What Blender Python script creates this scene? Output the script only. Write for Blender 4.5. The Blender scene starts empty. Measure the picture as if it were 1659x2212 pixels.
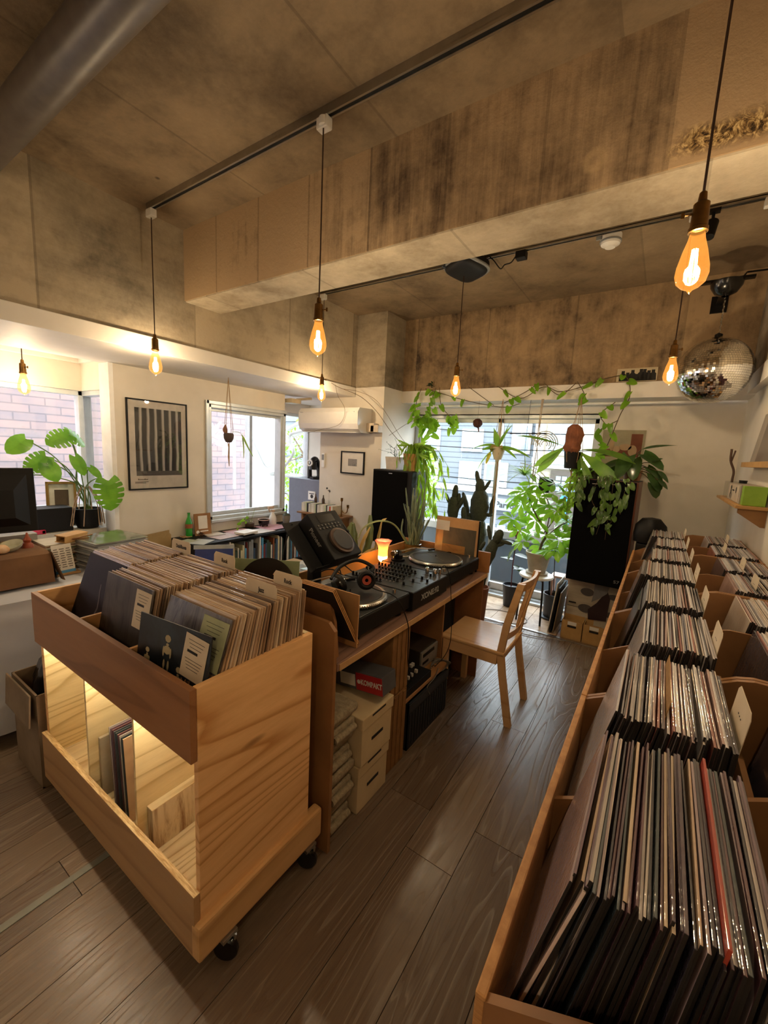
import bpy, bmesh, math, random
from mathutils import Vector, Matrix, Euler
R = random.Random(7)
S = bpy.context.scene
COL = S.collection
PI = math.pi

# ------------------------------------------------------------ camera, world, sun, exposure
CAM_H = 1.55
pitch, roll, yaw, fpx = -.147645, .050955, -.583638, 894.4
fw = Vector((math.cos(pitch)*math.sin(yaw), math.cos(pitch)*math.cos(yaw), math.sin(pitch)))
rt = Vector((math.cos(yaw), -math.sin(yaw), 0)); up = rt.cross(fw)
r2 = math.cos(roll)*rt + math.sin(roll)*up
u2 = -math.sin(roll)*rt + math.cos(roll)*up
cam = bpy.data.objects.new('camera', bpy.data.cameras.new('camera'))
COL.objects.link(cam)
cam.data.sensor_fit = 'HORIZONTAL'; cam.data.sensor_width = 36
cam.data.lens = 36*fpx/1659
cam.data.clip_start = .02; cam.data.clip_end = 200
M4 = Matrix((r2, u2, -fw)).transposed().to_4x4(); M4.translation = (0, 0, CAM_H)
cam.matrix_world = M4
S.camera = cam

W = bpy.data.worlds.new('world'); S.world = W; W.use_nodes = True
bg = W.node_tree.nodes['Background']
bg.inputs[0].default_value = (.84, .92, 1.0, 1); bg.inputs[1].default_value = 6.0

def light(name, kind, loc, energy, color, **k):
    d = bpy.data.lights.new(name, kind); d.energy = energy; d.color = color
    for a, b in k.items(): setattr(d, a, b)
    o = bpy.data.objects.new(name, d); o.location = loc; COL.objects.link(o); return o
sun = light('sun', 'SUN', (0, -5, 12), 3.0, (1, .95, .86), angle=.03)
sun.rotation_euler = Vector((-.45, .62, -.65)).to_track_quat('-Z', 'Y').to_euler()
# daylight sampling portals in the window openings
def portal(loc, d, sx, sy):
    o = light('window_portal', 'AREA', loc, 1, (1, 1, 1), shape='RECTANGLE', size=sx, size_y=sy)
    o.data.cycles.is_portal = True
    o.rotation_euler = Vector(d).to_track_quat('-Z', 'Z').to_euler()
portal((-1.5, 4.60, 1.0), (0, -1, 0), 2.1, 2.1)
portal((-3.78, 2.92, 1.35), (1, 0, 0), 1.1, 1.2)
portal((-4.45, .6, 1.4), (1, 0, 0), 2.0, 1.1)
portal((-4.42, 3.95, 1.2), (1, 0, 0), 1.0, 1.7)

S.view_settings.view_transform = 'Standard'; S.view_settings.look = 'None'
S.view_settings.exposure = 0.84; S.view_settings.gamma = 1; S.view_settings.use_curve_mapping = False
cy = S.cycles
cy.max_bounces = 8; cy.diffuse_bounces = 4; cy.glossy_bounces = 4; cy.transmission_bounces = 6
cy.transparent_max_bounces = 16; cy.caustics_reflective = False; cy.caustics_refractive = False
cy.sample_clamp_indirect = 6.0; cy.use_denoising = True; cy.use_light_tree = True
BULB_W = 8.6
WARM = (1.0, .945, .84)

# ------------------------------------------------------------ helpers
def H(h):
    h = h.lstrip('#'); r = []
    for i in (0, 2, 4):
        c = int(h[i:i+2], 16)/255
        r.append(c/12.92 if c <= .04045 else ((c+.055)/1.055)**2.4)
    return (*r, 1)

class MB:
    def __init__(s): s.v = []; s.f = []; s.m = []; s.sm = []
    def add(s, vs, fs, mi=0, smooth=False):
        n = len(s.v); s.v += [Vector(p) for p in vs]
        for f in fs: s.f.append([i+n for i in f]); s.m.append(mi); s.sm.append(smooth)
    def box(s, a, b, mi=0, bev=0, rot=None, piv=None):
        c = [(a[i]+b[i])/2 for i in range(3)]; z = [abs(b[i]-a[i]) for i in range(3)]
        s.obox(c, z, rot, mi, bev, piv)
    def obox(s, c, z, rot=None, mi=0, bev=0, piv=None):
        c = Vector(c); hx, hy, hz = z[0]/2, z[1]/2, z[2]/2
        if bev:
            bm = bmesh.new(); bmesh.ops.create_cube(bm, size=1)
            for v in bm.verts: v.co = Vector((v.co.x*z[0], v.co.y*z[1], v.co.z*z[2]))
            bmesh.ops.bevel(bm, geom=bm.edges[:], offset=min(bev, min(z)*.45), segments=2, affect='EDGES', profile=.6)
            vs = [v.co.copy() for v in bm.verts]; bm.verts.index_update()
            fs = [[v.index for v in f.verts] for f in bm.faces]; bm.free()
        else:
            vs = [Vector((x, y, w)) for x in (-hx, hx) for y in (-hy, hy) for w in (-hz, hz)]
            fs = [(0, 1, 3, 2), (4, 6, 7, 5), (0, 4, 5, 1), (2, 3, 7, 6), (0, 2, 6, 4), (1, 5, 7, 3)]
        if rot is not None:
            rm = rot if isinstance(rot, Matrix) else Euler(rot).to_matrix()
            if piv is None: vs = [rm @ v + c for v in vs]
            else:
                p = Vector(piv); vs = [rm @ (v + c - p) + p for v in vs]
        else: vs = [v + c for v in vs]
        s.add(vs, fs, mi, False)
    def tube(s, pts, r, n=8, mi=0, cap=True, smooth=True):
        pts = [Vector(p) for p in pts]
        if not isinstance(r, (list, tuple)): r = [r]*len(pts)
        rings = []; prev = None
        for i, p in enumerate(pts):
            t = (pts[min(i+1, len(pts)-1)] - pts[max(i-1, 0)])
            t = t.normalized() if t.length > 1e-9 else Vector((0, 0, 1))
            if prev is None: a = t.orthogonal().normalized()
            else:
                a = prev - t*prev.dot(t)
                a = a.normalized() if a.length > 1e-6 else t.orthogonal().normalized()
            prev = a; b = t.cross(a)
            rings.append([p + (a*math.cos(2*PI*k/n) + b*math.sin(2*PI*k/n))*r[i] for k in range(n)])
        vs = [q for g in rings for q in g]; fs = []
        for i in range(len(pts)-1):
            for k in range(n):
                fs.append((i*n+k, i*n+(k+1) % n, (i+1)*n+(k+1) % n, (i+1)*n+k))
        s.add(vs, fs, mi, smooth)
        if cap:
            s.add(rings[0], [list(range(n))[::-1]], mi); s.add(rings[-1], [list(range(n))], mi)
    def lathe(s, prof, c=(0, 0, 0), n=24, mi=0, rot=None, smooth=True, wob=None, cap=False):
        rm = Matrix.Identity(3) if rot is None else (rot if isinstance(rot, Matrix) else Euler(rot).to_matrix())
        c = Vector(c); vs = []; fs = []
        for j, (r, z) in enumerate(prof):
            for k in range(n):
                a = 2*PI*k/n; rr = r*(1 + (wob(a, z) if wob else 0))
                vs.append(rm @ Vector((rr*math.cos(a), rr*math.sin(a), z)) + c)
        for j in range(len(prof)-1):
            for k in range(n):
                fs.append((j*n+k, j*n+(k+1) % n, (j+1)*n+(k+1) % n, (j+1)*n+k))
        if cap:
            fs.append(list(range(n))[::-1]); fs.append([(len(prof)-1)*n+k for k in range(n)])
        s.add(vs, fs, mi, smooth)
    def cyl(s, a, b, r, n=20, mi=0, r2=None):
        s.tube([a, b], [r, r if r2 is None else r2], n, mi, True, True)
    def prism(s, poly, d, mi=0):
        """poly: 3D points of one face, d: extrusion vector"""
        n = len(poly); d = Vector(d); p = [Vector(q) for q in poly]
        vs = p + [q + d for q in p]
        fs = [list(range(n))[::-1], [n+i for i in range(n)]] + [(i, (i+1) % n, n+(i+1) % n, n+i) for i in range(n)]
        s.add(vs, fs, mi)
    def grid(s, fn, nu, nv, mi=0, smooth=True):
        vs = [fn(i/nu, j/nv) for i in range(nu+1) for j in range(nv+1)]
        fs = [(i*(nv+1)+j, (i+1)*(nv+1)+j, (i+1)*(nv+1)+j+1, i*(nv+1)+j+1) for i in range(nu) for j in range(nv)]
        s.add(vs, fs, mi, smooth)
    def leaf(s, base, d, up, L, Wd, shape='ovate', droop=.25, fold=.15, n=7, mi=0):
        base = Vector(base); d = Vector(d).normalized(); up = Vector(up)
        side = d.cross(up)
        side = side.normalized() if side.length > 1e-5 else d.orthogonal().normalized()
        nn = side.cross(d).normalized(); vs = []; fs = []
        for i in range(n+1):
            t = i/n
            if shape == 'ovate': w = math.sin(PI*t**.8)**.8 if 0 < t < 1 else 0
            elif shape == 'lance': w = math.sin(PI*t**.6)**1.2 if 0 < t < 1 else 0
            elif shape == 'strap': w = (1-t)**.35*min(1, t*6+.3)
            elif shape == 'oblan': w = math.sin(PI*min(1, t**1.5))**.7 if 0 < t < 1 else .06
            else: w = (math.sqrt(max(0, 1-t**1.8)))*min(1, .72+t*1.6)   # heart
            w *= Wd/2
            p = base + d*(L*t) - nn*(droop*L*t*t)
            back = d*(-.14*L*max(0, 1-t*5)) if shape == 'heart' else Vector()
            lift = nn*(fold*w*2)
            vs += [p - side*w + lift + back, p, p + side*w + lift + back]
        for i in range(n):
            a = i*3
            fs += [(a, a+1, a+4, a+3), (a+1, a+2, a+5, a+4)]
        s.add(vs, fs, mi, True)
    def mesh(s, name, mats, origin=(0, 0, 0)):
        me = bpy.data.meshes.new(name); o = Vector(origin)
        me.from_pydata([v - o for v in s.v], [], s.f)
        for m in (mats if isinstance(mats, (list, tuple)) else [mats]): me.materials.append(m)
        me.polygons.foreach_set('material_index', s.m)
        me.polygons.foreach_set('use_smooth', s.sm)
        if any(s.sm):
            try: me.set_sharp_from_angle(angle=math.radians(38))
            except Exception: pass
        me.update(); return me
    def build(s, name, mats, parent=None, loc=None):
        """geometry given in world space (or in the root's space when the root sits at the origin)"""
        if parent is not None: org = WLOC[parent.name]
        else: org = Vector(loc) if loc is not None else Vector((0, 0, 0))
        ob = bpy.data.objects.new(name, s.mesh(name, mats, org)); COL.objects.link(ob)
        if parent is not None: ob.parent = parent
        else: ob.location = org
        WLOC[ob.name] = org
        return ob
WLOC = {}
def tag(o, label, cat, group=None, kind=None):
    if label: o['label'] = label
    if cat: o['category'] = cat
    if group: o['group'] = group
    if kind: o['kind'] = kind
    return o
def thing(name, label, cat, loc=(0, 0, 0), group=None):
    o = bpy.data.objects.new(name, None); COL.objects.link(o); o.location = loc
    o.empty_display_size = .05
    WLOC[o.name] = Vector(loc); return tag(o, label, cat, group)
def struct(o): o['kind'] = 'structure'; return o
def dup(root, loc=None, rotz=None, label=None, group=None, rot=None):
    def cp(o, par):
        c = o.copy(); COL.objects.link(c); c.parent = par
        for ch in list(o.children): cp(ch, c)
        return c
    r = cp(root, None)
    if loc is not None: r.location = loc
    if rotz is not None: r.rotation_euler = (0, 0, rotz)
    if rot is not None: r.rotation_euler = rot
    if label: r['label'] = label
    if group: r['group'] = group
    WLOC[r.name] = Vector(r.location)
    return r
def text(name, body, size, loc, xdir, ydir, mat, parent=None, extrude=.0006, align='CENTER', bold=0, sx=1):
    cu = bpy.data.curves.new(name, 'FONT'); cu.body = body; cu.size = size; cu.extrude = extrude
    cu.align_x = align; cu.align_y = 'CENTER'; cu.offset = bold; cu.resolution_u = 3
    tmp = bpy.data.objects.new('tmp_text', cu); COL.objects.link(tmp)
    dg = bpy.context.evaluated_depsgraph_get()
    me = bpy.data.meshes.new_from_object(tmp.evaluated_get(dg), depsgraph=dg)
    bpy.data.objects.remove(tmp); bpy.data.curves.remove(cu)
    me.materials.clear(); me.materials.append(mat); me.name = name
    o = bpy.data.objects.new(name, me); COL.objects.link(o)
    x = Vector(xdir).normalized(); y = Vector(ydir).normalized(); z = x.cross(y).normalized(); y = z.cross(x)
    m = Matrix((x*sx, y, z)).transposed().to_4x4(); m.translation = Vector(loc)
    if parent is not None:
        o.parent = parent; m.translation = Vector(loc) - WLOC[parent.name]
    o.matrix_local = m
    return o
def spl(pts, n=8):
    """catmull-rom through pts"""
    P = [Vector(p) for p in pts]; P = [P[0]*2-P[1]] + P + [P[-1]*2-P[-2]]; out = []
    for i in range(1, len(P)-2):
        for k in range(n):
            t = k/n; a, b, c, d = P[i-1:i+3]
            out.append(.5*((2*b) + (c-a)*t + (2*a-5*b+4*c-d)*t*t + (3*b-a-3*c+d)*t**3))
    out.append(P[-2]); return out

# ------------------------------------------------------------ materials
def N(m, t, **k):
    n = m.node_tree.nodes.new(t)
    for a, b in k.items():
        if a in n.inputs.keys(): n.inputs[a].default_value = b
        else: setattr(n, a, b)
    return n
def lk(m, a, b): m.node_tree.links.new(a, b)
def newmat(name):
    m = bpy.data.materials.new(name); m.use_nodes = True
    return m, m.node_tree.nodes['Principled BSDF']
def ramp(m, fac, stops, interp='LINEAR'):
    r = N(m, 'ShaderNodeValToRGB'); cr = r.color_ramp; cr.interpolation = interp
    while len(cr.elements) < len(stops): cr.elements.new(.5)
    for e, (p, c) in zip(cr.elements, stops): e.position = p; e.color = c
    lk(m, fac, r.inputs[0]); return r.outputs[0]
def coords(m, scale=(1, 1, 1), rot=(0, 0, 0), gen=False):
    tc = N(m, 'ShaderNodeTexCoord'); mp = N(m, 'ShaderNodeMapping')
    mp.inputs['Scale'].default_value = scale; mp.inputs['Rotation'].default_value = rot
    lk(m, tc.outputs['Object'], mp.inputs[0]); return mp.outputs[0]
def noise(m, vec, scale=5, detail=4, rough=.6, dist=0):
    n = N(m, 'ShaderNodeTexNoise'); n.inputs['Scale'].default_value = scale
    n.inputs['Detail'].default_value = detail; n.inputs['Roughness'].default_value = rough
    n.inputs['Distortion'].default_value = dist
    lk(m, vec, n.inputs['Vector']); return n.outputs['Fac']
def mix(m, fac, a, b, mode='MIX'):
    n = N(m, 'ShaderNodeMix', data_type='RGBA', blend_type=mode)
    for s, v in ((n.inputs[0], fac), (n.inputs[6], a), (n.inputs[7], b)):
        if hasattr(v, 'is_linked') or isinstance(v, bpy.types.NodeSocket): lk(m, v, s)
        else: s.default_value = v
    return n.outputs[2]
def math_(m, op, a, b=0.0, clamp=False):
    n = N(m, 'ShaderNodeMath', operation=op); n.use_clamp = clamp
    for s, v in ((n.inputs[0], a), (n.inputs[1], b)):
        if isinstance(v, bpy.types.NodeSocket): lk(m, v, s)
        else: s.default_value = v
    return n.outputs[0]
def bump(m, b, h, strength=.2, dist=.01):
    n = N(m, 'ShaderNodeBump'); n.inputs['Strength'].default_value = strength
    n.inputs['Distance'].default_value = dist
    lk(m, h, n.inputs['Height']); lk(m, n.outputs[0], b.inputs['Normal'])
def P_(name, col, rough=.6, metal=0, col2=None, scale=12, stretch=(1, 1, 1), bmp=0, coat=0, emit=None, es=0, spec=.5, detail=4):
    m, b = newmat(name); c = H(col) if isinstance(col, str) else col
    b.inputs['Roughness'].default_value = rough; b.inputs['Metallic'].default_value = metal
    b.inputs['Specular IOR Level'].default_value = spec
    if coat: b.inputs['Coat Weight'].default_value = coat; b.inputs['Coat Roughness'].default_value = .12
    v = coords(m, stretch); f = noise(m, v, scale, detail)
    c2 = H(col2) if col2 else tuple(min(1, x*.82) for x in c[:3]) + (1,)
    lk(m, ramp(m, f, [(.35, c2), (.65, c)]), b.inputs['Base Color'])
    if bmp: bump(m, b, f, bmp)
    if emit: b.inputs['Emission Color'].default_value = H(emit) if isinstance(emit, str) else emit; b.inputs['Emission Strength'].default_value = es
    return m
def wood(name, light_, dark, axis='x', scale=1.0, rough=.5, freq=9, fine=.3, knots=True, dist=3.2):
    """plain-sawn grain: warped rings stretched along one axis"""
    m, b = newmat(name)
    st = {'x': (.11, 1, 1), 'y': (1, .11, 1), 'z': (1, 1, .11)}[axis]
    st = tuple(q*scale for q in st)
    v = coords(m, st, {'x': (0, .10, 0), 'y': (-.13, 0, 0), 'z': (0, 0, 0)}[axis])
    n1 = noise(m, v, 1.5, 2.5, .45, .35)
    s = math_(m, 'MULTIPLY', n1, freq*3.6)
    s = math_(m, 'FRACT', s)
    rg = ramp(m, s, [(0, H(dark)), (.07, mixc(H(light_), H(dark), .15)), (.55, H(light_)), (.80, mixc(H(light_), H(dark), .30)), (.93, mixc(H(light_), H(dark), .8)), (1, H(dark))])
    v2 = coords(m, tuple(q*14 for q in st))
    n2 = noise(m, v2, 2.5, 5, .7)
    o = mix(m, fine, rg, ramp(m, n2, [(.3, H(dark)), (.7, H(light_))]))
    if knots:
        vo = N(m, 'ShaderNodeTexVoronoi'); vo.inputs['Scale'].default_value = 3.3
        lk(m, coords(m, tuple(q*(2.4 if q < scale else 1) for q in st)), vo.inputs['Vector'])
        k = ramp(m, vo.outputs['Distance'], [(.035, (1, 1, 1, 1)), (.075, (0, 0, 0, 1))])
        o = mix(m, k, o, mixc(H(dark), (0, 0, 0, 1), .5))
    lk(m, o, b.inputs['Base Color']); b.inputs['Roughness'].default_value = rough
    b.inputs['Specular IOR Level'].default_value = .35
    bump(m, b, n2, .06)
    return m
def mixc(a, b, t): return tuple(a[i]*(1-t)+b[i]*t for i in range(3)) + (1,)
def concrete(name, light_, dark, axis=0, med_=.6, panel=.42, streak=(6, 6, .5), rough=.8, contrast=.5, off=0.0):
    """board-formed concrete: panels along one axis, each its own tone, with drips and blotches"""
    m, b = newmat(name)
    tc = N(m, 'ShaderNodeTexCoord'); sp = N(m, 'ShaderNodeSeparateXYZ'); lk(m, tc.outputs['Object'], sp.inputs[0])
    a = math_(m, 'ADD', sp.outputs[axis], off); a = math_(m, 'DIVIDE', a, panel)
    cell = math_(m, 'FLOOR', a); fr = math_(m, 'FRACT', a)
    wn = N(m, 'ShaderNodeTexWhiteNoise', noise_dimensions='1D'); lk(m, cell, wn.inputs['W'])
    big = noise(m, coords(m, (1, 1, 1)), 1.7, 6, .62, .3)
    st = noise(m, coords(m, streak), 3, 5, .7, .2)
    fine = noise(m, coords(m, (1, 1, 1)), 34, 4, .7)
    t = math_(m, 'MULTIPLY', wn.outputs['Value'], .42*contrast)
    t = math_(m, 'ADD', t, math_(m, 'MULTIPLY', big, .85))
    t = math_(m, 'ADD', t, math_(m, 'MULTIPLY', st, .5*contrast))
    t = math_(m, 'ADD', t, math_(m, 'MULTIPLY', fine, .18))
    mid = .55 + .2*contrast
    med = noise(m, coords(m, (1, 1, 1), (.3, .2, .5)), 5.5, 7, .68, .25)
    t = math_(m, 'ADD', t, math_(m, 'MULTIPLY', math_(m, 'SUBTRACT', med, .5), med_))
    c = ramp(m, t, [(mid-.20, H(dark)), (mid+.02, mixc(H(dark), H(light_), .55)), (mid+.24, H(light_))])
    seam = math_(m, 'LESS_THAN', fr, .012/panel*1.0)
    c = mix(m, math_(m, 'MULTIPLY', seam, .32), c, mixc(H(dark), (0, 0, 0, 1), .6))
    vo = N(m, 'ShaderNodeTexVoronoi'); vo.inputs['Scale'].default_value = 1.5
    lk(m, tc.outputs['Object'], vo.inputs['Vector'])
    hole = ramp(m, vo.outputs['Distance'], [(.022, (1, 1, 1, 1)), (.034, (0, 0, 0, 1))])
    c = mix(m, hole, c, (.02, .014, .01, 1))
    lk(m, c, b.inputs['Base Color']); b.inputs['Roughness'].default_value = rough
    b.inputs['Specular IOR Level'].default_value = .3
    bump(m, b, math_(m, 'ADD', fine, big), .25, .01)
    return m
def glassy(name, tint=(1, 1, 1, 1), gloss=.08, rough=.02, glow=None):
    m = bpy.data.materials.new(name); m.use_nodes = True; nt = m.node_tree; nt.nodes.clear()
    o = N(m, 'ShaderNodeOutputMaterial'); t = N(m, 'ShaderNodeBsdfTransparent'); g = N(m, 'ShaderNodeBsdfGlossy')
    t.inputs[0].default_value = tint; g.inputs['Roughness'].default_value = rough
    fr = N(m, 'ShaderNodeLayerWeight'); fr.inputs[0].default_value = .5
    f = math_(m, 'ADD', math_(m, 'MULTIPLY', math_(m, 'POWER', fr.outputs['Facing'], 4.0), .7), gloss*.6, True)
    mx = N(m, 'ShaderNodeMixShader'); lk(m, f, mx.inputs[0]); lk(m, t.outputs[0], mx.inputs[1]); lk(m, g.outputs[0], mx.inputs[2])
    if glow:
        e = N(m, 'ShaderNodeEmission'); e.inputs[0].default_value = (*glow[:3], 1); e.inputs[1].default_value = glow[3]
        ad = N(m, 'ShaderNodeAddShader'); lk(m, mx.outputs[0], ad.inputs[0]); lk(m, e.outputs[0], ad.inputs[1]); lk(m, ad.outputs[0], o.inputs[0]); return m
    lk(m, mx.outputs[0], o.inputs[0]); return m
def leafmat(name, col, col2, trans=.45, rough=.35):
    m = bpy.data.materials.new(name); m.use_nodes = True; nt = m.node_tree
    b = nt.nodes['Principled BSDF']; out = nt.nodes['Material Output']
    c = ramp(m, noise(m, coords(m), 9, 3), [(.35, H(col2)), (.65, H(col))])
    gi = N(m, 'ShaderNodeNewGeometry')
    rr = ramp(m, gi.outputs['Random Per Island'], [(0, (.7, .72, .7, 1)), (1, (1, 1, 1, 1))])
    c = mix(m, 1.0, c, rr, 'MULTIPLY')
    lk(m, c, b.inputs['Base Color']); b.inputs['Roughness'].default_value = rough
    tr = N(m, 'ShaderNodeBsdfTranslucent'); lk(m, mix(m, .5, c, H('#b8e03a')), tr.inputs[0])
    mx = N(m, 'ShaderNodeMixShader'); mx.inputs[0].default_value = trans
    lk(m, b.outputs[0], mx.inputs[1]); lk(m, tr.outputs[0], mx.inputs[2]); lk(m, mx.outputs[0], out.inputs[0])
    return m
def emis(name, col, strength):
    m = bpy.data.materials.new(name); m.use_nodes = True; m.node_tree.nodes.clear()
    o = N(m, 'ShaderNodeOutputMaterial'); e = N(m, 'ShaderNodeEmission'); e.inputs[0].default_value = H(col) if isinstance(col, str) else col
    e.inputs[1].default_value = strength; lk(m, e.outputs[0], o.inputs[0]); return m

M = {}
M['conc_wall'] = concrete('concrete_wall', '#b5a68e', '#6c6253', 1, .5, .92, (1, .5, 5), contrast=.6)
M['conc_ceil'] = concrete('concrete_ceiling', '#9a8468', '#5c4d3b', 0, .35, .91, (1, 1, 1), contrast=.5, off=.3)
M['conc_beam'] = concrete('concrete_beam', '#ad9271', '#3b2c20', 0, .5, .41, (7, 1, .35), contrast=1.3, off=.12)
M['conc_soffit'] = concrete('concrete_soffit', '#cdbfa6', '#8d7d66', 0, .6, .9, (1, 1, 1), contrast=.4)
M['conc_back'] = concrete('concrete_back', '#a68b69', '#43362a', 0, .8, .8, (4, 1, .6), contrast=1.0)
M['plaster'] = P_('white_plaster', '#dad2c5', .85, col2='#d2cabc', scale=3, bmp=.05)
M['plaster_trim'] = P_('white_fascia', '#e6e0d8', .6, col2='#dfd9d0', scale=4)
M['white_paint'] = P_('white_paint', '#eceae6', .4, col2='#e4e2de')
M['alu'] = P_('window_aluminium', '#cfd4d6', .35, .3, col2='#c4cacc')
M['glass'] = glassy('window_glass', (.97, .985, .98, 1), .04)
M['clear'] = glassy('clear_plastic', (.95, .96, .95, 1), .10, .08)
M['black'] = P_('matt_black', '#0b0a0b', .55, col2='#090809', spec=.3)
M['black_gloss'] = P_('gloss_black', '#0b0a0b', .2, col2='#080808')
M['dark_metal'] = P_('dark_metal', '#1d1b1a', .35, .7)
M['steel'] = P_('steel', '#b9b6b0', .3, 1)
M['chrome'] = P_('chrome', '#d8d6d2', .12, 1)
M['brass'] = P_('aged_brass', '#8d6a3c', .35, 1, col2='#6a4d2a')
M['grey'] = P_('grey_plastic', '#8a8c8c', .5)
M['white'] = P_('white_plastic', '#e6e3de', .35, col2='#dedbd6')
M['paper'] = P_('white_paper', '#dedad2', .8, col2='#d6d2ca')
M['ink'] = P_('black_ink', '#1a1715', .6)
M['ply_orange'] = wood('orange_plywood', '#d3a069', '#a8743f', 'y', 1.2, .42, 8)
M['ply_end'] = wood('orange_plywood_end', '#f7c88f', '#bf8244', 'y', 1.3, .42, 8)
M['ply_dark'] = wood('reddish_plywood', '#a4683a', '#7a4826', 'x', 1.3, .45, 7, knots=False)
M['ply_pale'] = wood('pale_plywood', '#ead9b0', '#a98a58', 'y', 1.4, .5, 8)
M['ply_beige'] = P_('beige_board', '#c3a377', .6, col2='#b5936a')
M['ply_edge'] = P_('plywood_edge', '#c8945c', .55, col2='#a8743f', scale=30, stretch=(1, 1, 12))
M['bin_wood'] = P_('bin_board', '#94683f', .5, col2='#845b37', scale=6)
M['desk_wood'] = wood('walnut_stained_board', '#947362', '#64493c', 'y', 1.6, .4, 5, knots=False)
M['chair_wood'] = wood('varnished_pine', '#dbb384', '#c2935f', 'x', 1.2, .25, 3, knots=False)
M['card'] = P_('kraft_card', '#b08a5a', .8, col2='#a17c4e')
M['card_dark'] = P_('brown_carton', '#8a6235', .8, col2='#7b552c')
M['pulp'] = P_('moulded_pulp', '#a3947a', .95, col2='#877a62', scale=60, bmp=.6)
M['stone'] = None

# ------------------------------------------------------------ floor
def floor_mat():
    m, b = newmat('oak_boards')
    gi = N(m, 'ShaderNodeNewGeometry'); rnd = gi.outputs['Random Per Island']
    tc = N(m, 'ShaderNodeTexCoord'); mp = N(m, 'ShaderNodeMapping')
    mp.inputs['Scale'].default_value = (2.3, .13, 1)
    cmb = N(m, 'ShaderNodeCombineXYZ'); lk(m, math_(m, 'MULTIPLY', rnd, 37), cmb.inputs[0]); lk(m, math_(m, 'MULTIPLY', rnd, 91), cmb.inputs[1])
    lk(m, tc.outputs['Object'], mp.inputs[0]); lk(m, cmb.outputs[0], mp.inputs['Location'])
    v = mp.outputs[0]
    n1 = noise(m, v, 3.2, 2, .5, .5)
    s = math_(m, 'FRACT', math_(m, 'MULTIPLY', n1, 15))
    ring = ramp(m, s, [(0, (1, 1, 1, 1)), (.10, (.35, .35, .35, 1)), (.3, (0, 0, 0, 1)), (.95, (.1, .1, .1, 1)), (1, (1, 1, 1, 1))])
    fine = noise(m, v, 60, 4, .7)
    base = ramp(m, rnd, [(0, H('#5f4d3e')), (.5, H('#6f5c4a')), (1, H('#7f6b57'))])
    c = mix(m, math_(m, 'MULTIPLY', ring, .34), base, H('#b3a692'))
    c = mix(m, .3, c, ramp(m, fine, [(.3, H('#4a3a2e')), (.7, H('#8a7661'))]))
    vo = N(m, 'ShaderNodeTexVoronoi'); vo.inputs['Scale'].default_value = 3.2; lk(m, tc.outputs['Object'], vo.inputs['Vector'])
    k = ramp(m, vo.outputs['Distance'], [(.02, (1, 1, 1, 1)), (.05, (0, 0, 0, 1))])
    c = mix(m, k, c, (.015, .01, .008, 1))
    lk(m, c, b.inputs['Base Color'])
    rr = ramp(m, ring, [(0, (.27, .27, .27, 1)), (1, (.5, .5, .5, 1))]); lk(m, rr, b.inputs['Roughness'])
    b.inputs['Specular IOR Level'].default_value = .5
    bump(m, b, math_(m, 'ADD', math_(m, 'MULTIPLY', ring, -.6), math_(m, 'MULTIPLY', fine, .3)), .25, .004)
    return m
fl = MB(); rr = random.Random(3)
known = {1: [1.51], 2: [-.4, 1.281, 2.27, 3.247], 3: [-.45, 1.487, 3.455], 4: [.25, 2.265], 5: [-.7, 1.1, 2.9], 7: [.469, 2.1], 8: [.28, 1.9]}
for k in range(-4, 22):
    x1 = -.063 - .1997*k; x0 = x1 - .1997
    js = known.get(k) or [rr.uniform(-.9, .2)]
    if k not in known:
        while js[-1] < 3.2: js.append(js[-1] + rr.choice((.9, 1.2, 1.8)))
    ys = [-1.6] + js + [3.73]
    for a, b in zip(ys, ys[1:]):
        fl.box((x0+.0012, a+.0012, -.02), (x1-.0012, b-.0012, 0))
struct(fl.build('floor', floor_mat()))
sb = MB(); sb.box((-4.6, -1.7, -.12), (1.1, 4.75, -.021)); struct(sb.build('floor', P_('subfloor', '#1a120c', .9)))
tl = MB()
tm, tb = newmat('stone_tile')
rn = N(tm, 'ShaderNodeNewGeometry').outputs['Random Per Island']
tn = noise(tm, coords(tm, (1, 1, 1), (0, 0, .6)), 7, 6, .7, 1.2)
lk(tm, mix(tm, .35, ramp(tm, tn, [(.3, H('#7d5f48')), (.5, H('#b49a80')), (.7, H('#cdbba4'))]), ramp(tm, rn, [(0, H('#927257')), (1, H('#c2a98c'))])), tb.inputs['Base Color'])
tb.inputs['Roughness'].default_value = .3
for i in range(18):
    for y0, y1 in ((3.77, 4.16), (4.16, 4.52)):
        x0 = -4.5 + i*.3; tl.box((x0+.002, y0+.002, -.02), (x0+.298, y1-.002, .004))
struct(tl.build('floor', tm))
th = MB(); th.box((-3.6, 3.732, -.02), (.9, 3.765, .007), bev=.003); struct(th.build('trim_1', M['steel']))
ts = MB(); ts.box((-1.562, -1.5, 0), (-1.535, 1.2, .003)); struct(ts.build('trim_2', P_('pale_floor_strip', '#87867a', .5)))

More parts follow.
